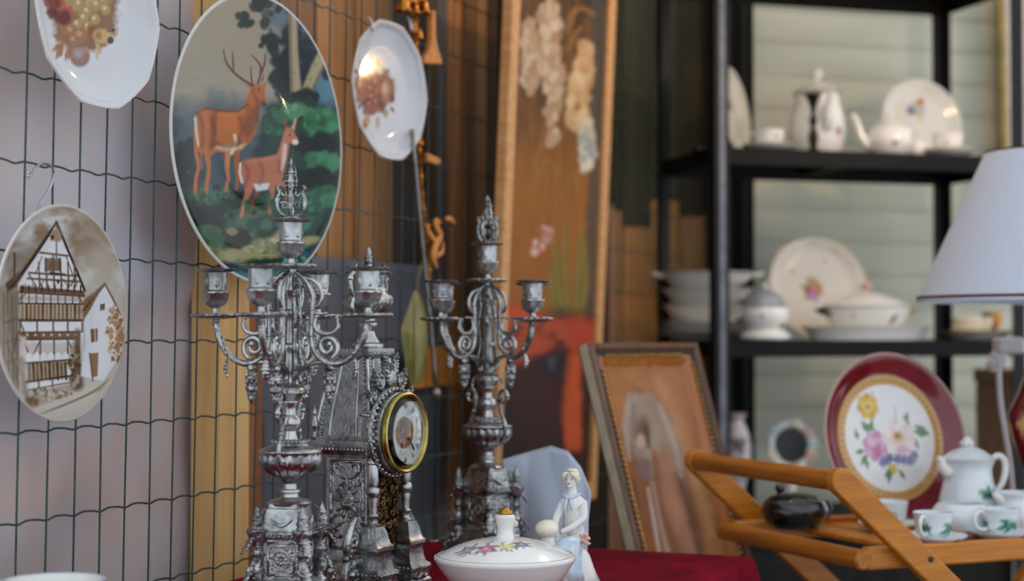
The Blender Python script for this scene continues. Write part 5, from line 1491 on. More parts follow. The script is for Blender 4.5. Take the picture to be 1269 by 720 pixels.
def child(px, Y, topy, rad, label, ry):
    p = on_table(px, Y); zt = at(px, topy, Y).z - TABLE
    r = thing('child_figurine', label, 'figurine', loc=p, rz=ry, group='small porcelain children')
    s = rad
    hz = zt - s
    J = [(0, 0, hz * .35), (0, 0, hz * .62), (0, 0, hz - s * 1.05), (0, -s * .08, hz), (s * 1.0, 0, hz * .66), (s * 1.4, -s * .9, hz * .45), (s * .5, -s * 1.5, hz * .40), (-s * 1.0, 0, hz * .66), (-s * 1.4, -s * .9, hz * .45), (-s * .5, -s * 1.5, hz * .40),
         (s * .5, 0, hz * .2), (s * .5, -s * .2, .004), (s * .5, -s * .9, .003), (-s * .5, 0, hz * .2), (-s * .5, -s * .2, .004), (-s * .5, -s * .9, .003)]
    E = [(0, 1), (1, 2), (2, 3), (1, 4), (4, 5), (5, 6), (1, 7), (7, 8), (8, 9), (0, 10), (10, 11), (11, 12), (0, 13), (13, 14), (14, 15)]
    R = [s * .8, s * .75, s * .5, s * .92, s * .42, s * .32, s * .24, s * .42, s * .32, s * .24, s * .5, s * .36, s * .3, s * .5, s * .36, s * .3]
    mb = skin(J, E, R)
    mb.ball((0, -s * 1.0, hz - s * .1), (s * .12, s * .16, s * .14), 8, 6)
    mb.build('body', PORC, r, sharp=0)
    mb = MB(); mb.ball((0, s * .08, hz + s * .26), (s * 1.02, s * .98, s * .80), 24, 14)
    for i in range(9):
        a = PI * .1 + i / 8 * PI * .8
        mb.tube([(0, 0, hz + s * 1.03), (math.cos(a) * s * .75, -math.sin(a) * s * .7, hz + s * .78), (math.cos(a) * s * 1.0, -math.sin(a) * s * .93, hz + s * .25)], [s * .06, s * .13, s * .05], 6, sub=4)
    mb.build('hair', PORC_HAIR, r, sharp=0)
    mb = MB()
    for q in (-1, 1): mb.ball((q * s * .34, -s * .90, hz - s * .02), (s * .11, s * .06, s * .08), 8, 6)
    mb.build('eyes', DARKPAINT, r)
    mb = MB(); mb.ball((0, -s * .92, hz - s * .45), (s * .16, s * .06, s * .06), 8, 5); mb.build('mouth', LIPS, r)
    mb = MB(); mb.lathe([(s * .9, hz - s * 1.15), (s * 1.3, hz - s * 1.45), (s * 1.1, hz - s * 1.5), (s * .6, hz - s * 1.2)], 20, closed=False)
    mb.build('collar', PORC_BLUE, r)
child(678, 2.115, 645, .0148, 'round blond head of a porcelain child between dish lid and seated lady', 2.6)
child(635, 2.14, 645, .0078, 'tiny blond porcelain child half hidden behind the white lid knob', .3)

# ------------------------------------------------------------------ crumpled pale blue wrapping at the back of the table
def lerps(P, n):
    P = [np.array(p, float) for p in P]
    return [P[i] * (1 - j / n) + P[i + 1] * j / n for i in range(len(P) - 1) for j in range(n)] + [P[-1]]
def wrap():
    top = [(622, 567, 2.53), (655, 557, 2.52), (683, 549, 2.50), (704, 556, 2.47), (720, 576, 2.44), (732, 606, 2.41)]
    low = [(616, 0, 2.515), (650, 0, 2.48), (676, 0, 2.43), (696, 0, 2.40), (712, 0, 2.385), (726, 0, 2.375)]
    V = []
    nu, nv = 61, 30
    T = lerps([tuple(at(*q)) for q in top], 12); 
    Lw = []
    for x, _, Y in low:
        w = at(x, 600, Y); Lw.append((w.x, w.y, TABLE + .002))
    Lw = lerps(Lw, 12)
    n = min(len(T), len(Lw))
    bk = [p + np.array([-.01, .06, 0]) for p in Lw]
    for i in range(n):
        t_, l_, b_ = T[i], Lw[i], bk[i]
        for j in range(nv):
            q = j / (nv - 1)
            if q < .6:
                s = q / .6; p = l_ * (1 - s) + t_ * s
                bulge = math.sin(PI * s)
            else:
                s = (q - .6) / .4; p = t_ * (1 - s) + np.array([b_[0], b_[1], TABLE + .002]) * s; bulge = -math.sin(PI * s)
            f = abs(((i * .034 + q * 1.3) % 1.0) - .5) + abs(((i * .022 - q * 1.9) % 1.0) - .5) - .5
            p = p + np.array([.2, -1, 0]) * (f * .012 * abs(bulge)) + np.array([0, 0, 1]) * (.004 * f * abs(bulge))
            V.append(tuple(p))
    mb = MB(); mb.add(V, grid_faces(nv, n))
    o = mb.build('wrapping_paper', PAPER, sharp=0)
    o.modifiers.new('t', 'SOLIDIFY').thickness = .0012
    tag(o, 'crumpled pale blue wrapping sheet standing behind the far candelabra', 'wrapping paper')
wrap()

# ------------------------------------------------------------------ framed portrait standing behind the table
fphi, flam = math.radians(40), math.radians(19)
fu = Vector((math.cos(fphi), math.sin(fphi), 0)); fn = Vector((math.sin(fphi), -math.cos(fphi), 0))
fv = Vector((0, 0, 1)) * math.cos(flam) - fn * math.sin(flam)
TL = at(722, 428, 2.75)
fw, fh = .262, .47
fp = Plane(TL - fv * fh, fu, fv)
def paint_portrait(u, v, X, Y):
    p = Paint(X, Y, (176, 120, 72), .85)
    n = fbm(X / 14, Y / 14, 4)
    p.full(np.clip((n - .45) * 4, 0, 1) * .5, (196, 140, 88)); p.poly([(800, 440), (860, 440), (870, 600), (840, 560), (815, 490)], (184, 128, 88), soft=6)
    p.poly([(775, 490), (785, 482), (802, 485), (822, 505), (838, 545), (855, 600), (880, 720), (800, 720), (782, 640), (772, 560)], (150, 98, 60), soft=4, rough=5)
    p.poly([(776, 500), (784, 488), (800, 487), (816, 500), (832, 530), (846, 570), (836, 600), (822, 570), (806, 560), (800, 590), (786, 566), (776, 540)], (172, 152, 134), soft=4, rough=5)
    p.line([(782, 505), (786, 540), (792, 560)], [10, 12, 6], (150, 130, 116), soft=4); p.line([(800, 495), (820, 525), (836, 570), (850, 640)], [10, 12, 10, 8], (166, 140, 120), soft=5)
    p.ell(795, 535, 9, 18, (130, 96, 74), soft=.8); p.ell(792, 548, 6, 9, (206, 174, 156), soft=.7); p.line([(798, 530), (803, 556)], [6, 3], (90, 76, 60), soft=2.5)
    p.line([(803, 560), (805, 590)], 4, (176, 160, 140), soft=2.5); p.poly([(790, 566), (806, 572), (804, 596), (788, 590)], (142, 112, 106), soft=4)
    p.line([(820, 560), (826, 600), (842, 650), (866, 710)], [14, 20, 20, 18], (176, 128, 100), soft=7); p.line([(806, 600), (816, 650), (832, 710)], [5, 5, 5], (190, 166, 150), soft=3)
    p.poly([(790, 600), (804, 600), (826, 720), (796, 720)], (146, 92, 54), soft=5); p.poly([(772, 590), (784, 600), (798, 720), (780, 720)], (56, 44, 36), soft=5)
    p.line([(838, 590), (860, 660), (874, 720)], 9, (120, 84, 62), soft=4)
    p.line([(812, 470), (836, 520), (858, 590), (880, 660)], [6, 10, 12, 10], (206, 158, 116), soft=6, a=.7); p.line([(778, 490), (773, 530), (778, 570)], [5, 7, 4], (192, 176, 160), soft=3, a=.8)
    p.line([(816, 505), (834, 550), (842, 590)], [5, 7, 4], (196, 178, 162), soft=3.5, a=.8); p.line([(801, 606), (809, 650), (816, 690)], [3, 4, 3], (214, 196, 184), soft=2, a=.9)
    p.poly([(820, 575), (834, 590), (846, 640), (836, 660), (822, 620)], (206, 150, 118), soft=6, a=.7); p.poly([(780, 440), (850, 440), (856, 452), (784, 456)], (206, 150, 90), soft=4, a=.6)
    return p
fr = thing('portrait_frame', 'leaning brown picture frame with a blurred veiled portrait, behind the red table', 'picture', M=fp.mat())
# four mitred bars; each carries several bands: outer face (pale lit strip at left), dark band, gilt beads, inner amber slip
def frame_bar(a, b, inward):
    """a->b along the outer edge (2D), inward normal; bars are mitred profiles"""
    a = Vector(a); b = Vector(b); inw = Vector(inward); d = (b - a).normalized(); L = (b - a).length
    bands = [('outer_moulding', FRAME_BR, [(0, -.012), (0, .012), (.004, .016), (.010, .015), (.013, .011), (.013, -.012)]),
             ('dark_band', FRAME_DK, [(.013, -.012), (.013, .011), (.022, .008), (.022, -.012)]),
             ('inner_slip', FRAME_OR, [(.022, -.012), (.022, .008), (.026, .008), (.038, -.002), (.042, -.003), (.042, -.012)])]
    par = None
    for nm, m, pf in bands:
        V = []
        for w, n in pf: V.append((a + d * w + inw * w, n))
        for w, n in pf: V.append((b - d * w + inw * w, n))
        vs = [(p.x, p.y, n) for p, n in V]; k = len(pf)
        F = [(i, (i + 1) % k, k + (i + 1) % k, k + i) for i in range(k)] + [tuple(range(k)), tuple(range(k, 2 * k))]
        mb = MB(); mb.add(vs, F)
        mm = m
        o = mb.build('frame_bar' if par is None else nm, mm, fr if par is None else par, smooth=False)
        if par is None: par = o
    mb = MB()
    n = int(L / .0095)
    for i in range(4, n - 4):
        p = a + d * (i * L / n) + inw * .0222; mb.ball((p.x, p.y, .010), .0036, 7, 5)
    mb.build('gilt_beads', GOLD, par)
frame_bar((0, 0), (0, fh), (1, 0)); frame_bar((0, fh), (fw, fh), (0, -1)); frame_bar((fw, fh), (fw, 0), (-1, 0)); frame_bar((fw, 0), (0, 0), (0, 1))
mb = MB(); mb.box((.0012, fh, .018), (-.0006, fh / 2, .001)); mb.build('side_strip', FRAME_LIT, fr, smooth=False)['label'] = 'outer edge of the frame, painted pale as if catching light'  # left edge painted pale for the light it catches
nu, nv = 90, 170
uu = np.tile(np.linspace(.041, fw - .041, nu), nv); vv = np.repeat(np.linspace(.041, fh - .041, nv), nu)
P = np.stack([uu, vv, uu * 0 - .006, uu * 0 + 1], 1)
X, Y = project((P @ np.array(fp.mat()).T)[:, :3])
mb = MB(); mb.add(P[:, :3].tolist(), grid_faces(nu, nv))
o = mb.build('canvas', CANVAS, fr, sharp=0, colors=paint_portrait(uu, vv, X, Y).C); o.modifiers.new('t', 'SOLIDIFY').thickness = .004
# crate that carries the frame, in the shade behind the table
bot = fp.O
c0 = bot + fu * .085 - fn * .055
root = thing('crate', 'dark slatted wooden crate behind the table under the leaning picture frame', 'crate', loc=(c0.x + .01, c0.y + .01, 0), rz=fphi)
ch = bot.z - .018
for zc in np.arange(.05, ch - .02, .085):
    for sx, sy, dx, dy in ((.20, .012, 0, -.1), (.20, .012, 0, .1), (.012, .188, -.094, 0), (.012, .188, .094, 0)):
        mb = MB(); mb.box((sx, sy, .07), (dx, dy, zc), b=.003); mb.build('slat', CRATE, root, smooth=False)
mb = MB(); mb.box((.20, .212, .014), (0, 0, ch - .007)); mb.build('lid', CRATE, root, smooth=False)
for sx in (-1, 1):
    for sy in (-1, 1):
        mb = MB(); mb.box((.03, .03, ch - .016), (sx * .072, sy * .078, (ch - .016) / 2)); mb.build('corner_post', CRATE, root, smooth=False)
# ================================================================== SHELVING UNIT
SW, SDp = .80, .35
Z_UP, Z_LO, Z_BOT, Z_TOP = HZ + .419, HZ - .016, HZ - .425, HZ + .858
def spt(a, b, z): 
    p = S0 + SU * a + SD * b
    return Vector((p.x, p.y, z))
def shelf_at(px, b):
    """position along the shelf for a photo column at depth b"""
    r = ray(px, 413); o = S0 + SD * b
    # o + SU*a on the vertical plane through the eye
    k = r.x / r.y
    a = (o.x - k * o.y) / (k * SU.y - SU.x)
    return a
sh = thing('shelving_unit', 'black steel shelf rack with porcelain at the back right', 'shelf', loc=S0, rz=GA)
def post(name, x, y, sx, sy):
    mb = MB(); w, th = .034, .0035
    poly = [(0, 0), (sx * w, 0), (sx * w, sy * th), (sx * th, sy * th), (sx * th, sy * w), (0, sy * w)]
    if sx * sy < 0: poly = poly[::-1]
    mb.prism([(x + p[0], y + p[1]) for p in poly], 0, 2.05)
    o = mb.build(name, POSTM, sh, smooth=False)
    if sy > 0 and sx > 0:
        mb = MB(); mb.box((.013, .0012, 2.0), (x + sx * .0175, y - sy * .0005, 1.03), b=.0004); mb.build('sheen_strip', SHEEN_GREY, o, smooth=False)['label'] = 'pale strip painted as sheen on the post face'  # pale strip stands in for the sheen along the post edge
    mb = MB(); mb.box((.044, .044, .012), (x + sx * .017, y + sy * .017, .006)); mb.build('foot', BLACKM, o, smooth=False)
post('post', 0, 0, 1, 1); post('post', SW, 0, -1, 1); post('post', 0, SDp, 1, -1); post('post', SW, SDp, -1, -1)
for z in (Z_TOP, Z_UP, Z_LO, Z_BOT, .12):
    mb = MB(); h = .038
    mb.box((SW - .010, SDp - .010, .003), (SW / 2, SDp / 2, z - .0015))
    for (sx, sy, x, y) in ((SW - .010, .002, SW / 2, .006), (SW - .010, .002, SW / 2, SDp - .006), (.002, SDp - .010, .006, SDp / 2), (.002, SDp - .010, SW - .006, SDp / 2)):
        mb.box((sx, sy, h), (x, y, z - h / 2))
    mb.box((.03, SDp - .02, .018), (SW / 2, SDp / 2, z - .012))
    mb.build('shelf_board', BLACKM, sh, smooth=False)

def on_shelf(px, b, z):
    p = spt(shelf_at(px, b), b, z); return p

# ------------------------------------------------------------------ porcelain makers
def pflower(r, cols, seed, leaf=(96, 116, 72)):
    return lambda p: p.sprig(0, 0, r, cols, leaf, seed, 5)
BOUQ = [(190, 112, 160), (206, 150, 80), (170, 84, 96), (206, 180, 80)]
CAM_A = -PI / 2     # theta pointing at the viewer, before the thing's own turn

def handle(par, pts, r, m=PORC, seg=8, flat=1.0, name='handle'):
    mb = MB(); rr = r if isinstance(r, list) else [r] * len(pts)
    mb.tube(pts, rr, seg, sub=5, flat=flat); return mb.build(name, m, par, sharp=0)

def cup(par_name, label, loc, rz, R, H, group, marks=(), saucer_label=None, hl=True, cat='cup', m=GLAZE, z0=0.0):
    r = thing(par_name, label, cat, loc=(loc[0], loc[1], loc[2] + z0), rz=rz, group=group)
    prof = [(.001, .003), (R * .45, .003), (R * .5, 0), (R * .56, 0), (R * .57, .004), (R * .78, H * .25), (R * .9, H * .55), (R * .97, H * .85), (R, H), (R * .97, H), (R * .86, H * .55), (R * .70, H * .2), (.001, .006)]
    painted_lathe('body', prof, 64, 3, m, r, marks=marks, bands=((H * .985, H * 1.01, (206, 176, 120)),))
    if hl:
        handle(r, [(R * .90, 0, H * .86), (R * 1.25, 0, H * .92), (R * 1.52, 0, H * .72), (R * 1.42, 0, H * .42), (R * 1.08, 0, H * .26), (R * .74, 0, H * .24)], [R * .08, R * .09, R * .10, R * .09, R * .09, R * .09])
    return r
def saucer(label, loc, R, group, rim=(206, 190, 150)):
    r = thing('saucer', label, 'saucer', loc=loc, group=group)
    painted_lathe('dish', [(.001, .004), (R * .5, .004), (R * .52, 0), (R * .58, 0), (R * .6, .004), (R * .82, .010), (R, .018), (R * .995, .020), (R * .8, .013), (R * .55, .008), (.001, .007)], 64, 3, GLAZE, r, bands=((.0185, .021, rim),))
    return r
def wall_plate(name, label, px, cy, b, R, lean, face, painter, prof, group=None, cat='plate', base=None):
    """upright plate leaning back on a shelf; face = turn of its front from straight at the shelf front"""
    p = on_shelf(px, b, 0)
    fa = GA + face
    U = Vector((math.cos(fa), math.sin(fa), 0)); n = Vector((math.sin(fa), -math.cos(fa), 0))
    V = Vector((0, 0, 1)) * math.cos(lean) - n * math.sin(lean)
    z0 = base
    O = Vector((p.x, p.y, z0)) + V * R
    pl_ = Plane(O, U, V)
    o = disc_plate(name, pl_, R, prof, 180, 60, painter, GLAZE)
    return tag(o, label, cat, group)

def rimcol(p, u, v, R, col, w=.02):
    r = np.hypot(u, v) / R
    p.full(np.clip(1 - np.abs(r - .985) / w, 0, 1), col)

# ---- upper shelf
def pt_side(u, v, X, Y):
    p = Paint(u * 1000, -v * 1000, (226, 222, 206)); rimcol(p, u, v, .10, (190, 150, 110)); p.sprig(10, -20, 26, BOUQ, (120, 130, 90), 3); return p
wall_plate('dinner_plate', 'cream plate turned edgeways beside the shelf post, upper shelf', 913, 0, .20, .108, .14, math.radians(48), pt_side, rim_prof(.108, .66, .016), base=Z_UP)
g = 'cups with saucers on the upper shelf'
q = on_shelf(954, .10, Z_UP); saucer('white saucer at the left end of the upper shelf', q, .063, 'saucers on the upper shelf')
cup('teacup', 'white teacup at the left end of the upper shelf, left of the coffee pot', q, 2.6, .037, .044, g, marks=((-1.2 - 2.6, .026, pflower(7, BOUQ, 5)),), z0=.0085)
q = on_shelf(1176, .07, Z_UP); saucer('white saucer at the right end of the upper shelf', q, .066, 'saucers on the upper shelf')
cup('teacup', 'white teacup at the right end of the upper shelf, before the flowered plate', q, 3.4, .037, .048, g, marks=((-1.9 - 3.4, .026, pflower(7, BOUQ, 7)),), z0=.0085)

def pot(name, label, loc, rz, prof, lidprof, spout, spr, hand, hr, knob, marks, cat, group=None, lid_m=PORC, mod=None, trims=()):
    r = thing(name, label, cat, loc=loc, rz=rz, group=group)
    painted_lathe('body', prof, 72, 3, GLAZE, r, marks=marks, mod=mod, bands=trims)
    if spout:
        mb = MB(); mb.tube(spout, spr, 12, sub=5); mb.build('spout', PORC, r, sharp=0)
    if hand: handle(r, hand, hr)
    if lidprof:
        mb = MB(); mb.lathe(lidprof, 48, sm=2); l = mb.build('lid', lid_m, r)
        mb = MB(); mb.lathe(knob, 18, sm=2); mb.build('knob', PORC, l)
    return r
# tall coffee pot: handle right, spout left
H = .158
pot('coffee_pot', 'tall cream coffee pot with domed lid on the upper shelf', on_shelf(1014, .17, Z_UP), GA + 1.45,
    [(.001, .003), (.046, .003), (.050, 0), (.054, .001), (.056, .008), (.062, .03), (.066, .055), (.066, .08), (.062, .105), (.055, .13), (.052, .146), (.054, .155), (.057, .158), (.052, .158), (.048, .14), (.001, .14)],
    [(.0, .186), (.014, .184), (.034, .176), (.05, .164), (.057, .159), (.056, .157), (0, .157)],
    [(-.058, 0, .07), (-.072, 0, .09), (-.078, 0, .115), (-.086, 0, .135), (-.095, 0, .150)], [.017, .014, .010, .008, .0065],
    [(.050, 0, .140), (.072, 0, .150), (.088, 0, .138), (.090, 0, .115), (.080, 0, .085), (.066, 0, .062), (.060, 0, .05)], [.005, .0055, .006, .0055, .005, .005, .005],
    [(0, .184), (.006, .185), (.005, .191), (.011, .198), (.013, .206), (.010, .214), (.004, .219), (0, .220)],
    ((CAM_A + .45 - 1.5, .062, pflower(14, [(170, 90, 100), (196, 150, 130)], 3)), (CAM_A - .55 - 1.5, .085, pflower(12, [(196, 150, 110), (180, 110, 120)], 6))), 'coffee pot',
    trims=((.155, .16, (120, 96, 64)), (.124, .128, (190, 160, 120))))
# dark upright form before it
q = on_shelf(1009, .055, Z_UP)
cs = thing('turned_form', 'small dark turned form standing before the tall coffee pot', 'turned_form', loc=q)
mb = MB(); mb.lathe([(0, 0), (.022, 0), (.022, .004), (.012, .008), (.008, .014), (.009, .02), (.0125, .035), (.009, .05), (.005, .06), (.0075, .066), (.0095, .076), (.006, .086), (.005, .095), (.008, .102), (.006, .108), (.0, .108)], 20, sm=2)
BRZ = mat('turned_form_dark', (58, 44, 34), .35, .8, c2=(34, 26, 20), nscale=60)
mb.build('stem', BRZ, cs)
mb = MB(); mb.lathe([(0, .108), (.008, .108), (.012, .118), (.015, .128), (.021, .134), (.022, .137), (.017, .137), (.012, .130), (.0, .130)], 20); mb.build('socket', BRZ, cs)
# squat teapot, spout left
pot('teapot', 'squat white teapot with spout to the left on the upper shelf', on_shelf(1104, .10, Z_UP), GA - .1,
    [(.001, .003), (.034, .003), (.037, 0), (.041, .002), (.050, .014), (.058, .032), (.058, .048), (.050, .066), (.038, .076), (.034, .079), (.030, .078), (.001, .078)],
    [(0, .092), (.014, .090), (.028, .084), (.035, .079), (0, .078)],
    [(-.050, 0, .026), (-.066, 0, .038), (-.076, 0, .060), (-.084, 0, .084), (-.094, 0, .104)], [.015, .012, .009, .007, .006],
    [(.046, 0, .066), (.066, 0, .074), (.078, 0, .060), (.076, 0, .038), (.056, 0, .024)], .005,
    [(0, .090), (.004, .091), (.004, .095), (.008, .100), (.008, .106), (.003, .110), (0, .110)],
    ((CAM_A - .2, .030, pflower(9, [(120, 120, 160), (150, 130, 170)], 3)), (CAM_A + .75, .045, pflower(14, [(206, 150, 140), (190, 120, 110)], 8))), 'teapot')
def pt_flow(u, v, X, Y):
    p = Paint(u * 1000, -v * 1000, (234, 232, 222)); rimcol(p, u, v, .102, (206, 196, 170))
    p.flower(8, -56, 11, (206, 110, 60), (190, 90, 50)); p.flower(-22, -32, 13, (140, 110, 160), (110, 80, 130)); p.flower(12, -36, 7, (180, 160, 196))
    for a in (200, 250, 300, 60, 100): p.leaf(-4, -40, 24, a, (150, 156, 90), w=.25)
    p.leaf(2, -30, 26, 80, (170, 172, 96)); p.flower(4, -20, 6, (206, 190, 120))
    return p
wall_plate('dinner_plate', 'upright white plate with small orange and violet flowers, upper shelf', 1146, 0, .25, .111, .16, 0, pt_flow, rim_prof(.111, .66, .014), base=Z_UP)
sp = thing('sugar_bowl', 'small white sugar bowl between teapot and right teacup, upper shelf', 'bowl', loc=on_shelf(1138, .10, Z_UP))
painted_lathe('body', [(.001, .003), (.018, .003), (.020, 0), (.023, 0), (.028, .012), (.030, .026), (.026, .038), (.022, .042), (.020, .040), (.026, .026), (.001, .006)], 40, 3, GLAZE, sp)
# little silver spoon rest at the far left
d = thing('trinket_dish', 'small metal trinket dish at the left side of the upper shelf', 'dish', loc=on_shelf(858, .22, Z_UP))
d.location = spt(.045, .17, Z_UP)
mb = MB(); mb.lathe([(0, .003), (.014, .003), (.015, 0), (.018, 0), (.026, .008), (.031, .013), (.030, .014), (.018, .006), (0, .005)], 32, mod=lambda a, r, z: 1 + .05 * math.cos(a * 8) * (r > .02)); mb.build('dish', STEEL, d)
mb = MB(); mb.tube([(-.045, .0, .010), (-.03, 0, .016), (-.015, 0, .012), (.012, 0, .010)], [.004, .002, .002, .007], 8, sub=3, flat=.4); mb.build('spoon', BRZ, d)

# ---- lower shelf
zs = Z_LO
# stack of bowls behind the post
base = spt(.080, .228, zs)
stack = [('plate', .115, .012), ('plate', .112, .012)]
z = zs
for i in range(3):
    lab = ['lowest white dinner plate under the stacked soup bowls, lower shelf', 'second white dinner plate in the stack behind the shelf post', 'third white dinner plate, right below the soup bowls'][i]
    o = thing('dinner_plate', lab, 'plate', loc=(base.x, base.y, z), group='white plates stacked behind the shelf post')
    R = (.118, .116, .114)[i]
    painted_lathe('dish', [(.001, .003), (R * .6, .003), (R * .62, 0), (R * .66, 0), (R * .7, .004), (R, .016), (R * .995, .018), (R * .68, .008), (.001, .007)], 72, 2, GLAZE, o, bands=((.0168, .019, (196, 190, 176)),))
    z += .0125
z += .004
for i in range(3):
    lab = ['lowest of the white soup bowls stacked behind the shelf post', 'middle white soup bowl of the stack behind the shelf post', 'top white soup bowl of the stack behind the shelf post'][i]
    o = thing('soup_bowl', lab, 'bowl', loc=(base.x, base.y, z), group='white bowls stacked behind the shelf post')
    R = (.108, .110, .114)[i]; h = .040
    painted_lathe('bowl', [(.001, .004), (R * .5, .004), (R * .52, 0), (R * .58, 0), (R * .6, .004), (R * .82, h * .5), (R * .93, h * .86), (R, h), (R * .99, h + .002), (R * .9, h * .86), (R * .76, h * .42), (.001, .009)], 72, 3, GLAZE, o,
                  bands=((h - .0005, h + .003, (190, 180, 166)),))
    if i == 2:
        for sx in (-1, 1):
            handle(o, [(sx * R * .92, -.018, h * .8), (sx * R * 1.10, -.014, h * .95), (sx * R * 1.16, 0, h), (sx * R * 1.10, .014, h * .95), (sx * R * .92, .018, h * .8)], .004)
    z += .0385
# little sauce tureen with grey lid
st = pot('sauce_tureen', 'small round white tureen with grey domed lid, lower shelf near the post', on_shelf(948, .062, zs), .3,
    [(.001, .003), (.036, .003), (.040, 0), (.052, 0), (.058, .004), (.057, .012), (.046, .020), (.044, .026), (.050, .034), (.055, .05), (.055, .064), (.050, .076), (.048, .078), (.044, .076), (.001, .076)],
    [(0, .117), (.012, .116), (.028, .109), (.042, .095), (.049, .080), (.050, .076), (0, .076)], None, None, None, None,
    [(0, .115), (.004, .116), (.004, .12), (.007, .125), (.005, .13), (0, .131)], ((CAM_A - .3 + .75, .034, pflower(11, [(130, 60, 50), (170, 110, 70)], 4)), (CAM_A - .6, .055, pflower(9, [(206, 206, 214), (196, 200, 210)], 5))), 'tureen',
    lid_m=mat('grey_glaze', (150, 156, 166), .2, c2=(138, 144, 156), nscale=10, coat=.4))
# big standing plate with bouquet
def pt_big(u, v, X, Y):
    p = Paint(u * 1000, -v * 1000, (236, 228, 212)); R = .130; rimcol(p, u, v, R, (206, 170, 120), .03)
    for a in range(12):
        t = a * TAU / 12; p.ell(112 * math.cos(t), 112 * math.sin(t), 9, 5, (224, 208, 184), rot=math.degrees(t) + 90, soft=.9)
    x0, y0 = -12, 4
    for a in (20, 70, 130, 200, 250, 300, 340): p.leaf(x0, y0, 34, a, (110, 110, 50), w=.3)
    p.ell(x0 + 2, y0 + 14, 15, 14, (176, 110, 176), soft=.5, rough=.4); p.ell(x0 - 12, y0, 10, 12, (176, 84, 60), soft=.5, rough=.4); p.ell(x0 + 18, y0 - 2, 9, 17, (196, 130, 50), soft=.5, rough=.4)
    p.ell(x0 + 2, y0 - 22, 8, 14, (200, 160, 60), soft=.5, rough=.4); p.ell(x0 + 4, y0 - 4, 7, 8, (206, 130, 150), soft=.6); p.ell(x0 + 2, y0 + 15, 7, 6, (206, 160, 206), soft=.8)
    p.flower(70, 30, 6, (206, 150, 160)); p.flower(-60, -40, 5, (190, 160, 120)); p.flower(30, -70, 5, (190, 170, 150))
    return p
wall_plate('serving_plate', 'large upright plate with purple and orange bouquet, behind the tureen', 1017, 0, .26, .130, .2, math.radians(-4), pt_big, lambda q: rim_prof(.13, .68, .016)(q) + .0, base=zs)
# long oval platter under the tureen
def oval(par, name, prof, sx, sy, seg=96, m=GLAZE, marks=(), bands=(), rz=0.0, white=(236, 235, 230)):
    o = painted_lathe(name, prof, seg, 2, m, par, marks=marks, bands=bands, white=white)
    o.scale = (sx, sy, 1); o.rotation_euler = (0, 0, rz); return o
pc = on_shelf(1074, .10, zs)
pt = thing('oval_platter', 'long white oval platter under the flowered tureen, lower shelf', 'platter', loc=pc, rz=GA)
oval(pt, 'dish', [(.001, .004), (.13, .004), (.135, 0), (.14, 0), (.142, .006), (.150, .016), (.160, .026), (.166, .030), (.164, .032), (.150, .022), (.136, .010), (.001, .008)], 1.0, .52, bands=((.0285, .034, (206, 180, 140)),))
tz = zs + .0085
tn = thing('tureen', 'white oval tureen with flower spot and scroll handles on the oval platter', 'tureen', loc=(pc.x, pc.y, tz), rz=GA)
oval(tn, 'bowl', [(.001, .004), (.055, .004), (.058, 0), (.066, 0), (.068, .006), (.088, .026), (.104, .048), (.112, .066), (.114, .070), (.108, .070), (.08, .03), (.001, .012)], 1.0, .62,
     marks=((-1.15, .040, pflower(15, [(130, 60, 80), (150, 80, 60), (176, 110, 150)], 4, (90, 90, 50))), (-2.2, .05, pflower(6, [(170, 140, 150)], 3))), bands=((.068, .072, (196, 180, 150)),))
ld = oval(tn, 'lid', [(0.001, .104), (.02, .103), (.05, .097), (.085, .084), (.108, .073), (.112, .070), (.001, .069)], 1.0, .62, bands=((.069, .0725, (190, 180, 156)),), marks=((-1.0, .09, pflower(6, [(206, 170, 150)], 6)),))
mb = MB(); mb.lathe([(0, .102), (.006, .103), (.005, .108), (.011, .114), (.012, .121), (.007, .127), (0, .128)], 20, sm=2); mb.build('knob', PORC_PINK, tn)
for sx, m in ((-1, BRZ), (1, GOLD)):
    handle(tn, [(sx * .098, -.014, .050), (sx * .116, -.013, .060), (sx * .128, -.004, .062), (sx * .128, .006, .062), (sx * .114, .014, .058), (sx * .098, .014, .050)], .0045, m=m)['label'] = 'dark scroll handle' if sx < 0 else 'gilt scroll handle'
# right of it: saucer plates with a low dish and a brass piece
q = on_shelf(1212, .10, zs)
o = thing('side_plate', 'white side plate at the right end of the lower shelf under the lampshade', 'plate', loc=q)
R = .088; painted_lathe('dish', [(.001, .003), (R * .6, .003), (R * .62, 0), (R * .66, 0), (R * .72, .005), (R, .020), (R * .995, .022), (R * .7, .010), (.001, .008)], 64, 2, GLAZE, o, bands=((.0195, .023, (206, 170, 110)),))
o = thing('sugar_bowl', 'cream bowl on the side plate behind the lampshade edge, lower shelf', 'bowl', loc=(q.x - .012, q.y + .004, q.z + .0085))
painted_lathe('body', [(.001, .003), (.026, .003), (.028, 0), (.033, 0), (.044, .018), (.047, .036), (.046, .044), (.043, .044), (.042, .02), (.001, .008)], 48, 3, GLAZE, o, white=(226, 214, 190))
q = on_shelf(1229, .25, zs)
o = thing('brass_goblet', 'small brass goblet at the right back of the lower shelf', 'goblet', loc=q)
mb = MB(); mb.lathe([(0, 0), (.022, 0), (.022, .004), (.008, .008), (.005, .018), (.009, .022), (.020, .034), (.024, .052), (.023, .066), (.021, .066), (.018, .04), (0, .028)], 28, sm=2); mb.build('cup', BRASS, o)
mb = MB(); mb.lathe([(.0225, .060), (.0255, .061), (.0262, .064), (.0245, .067), (.0215, .067), (.0215, .060)], 28, closed=False); mb.build('rim', GOLD, o)

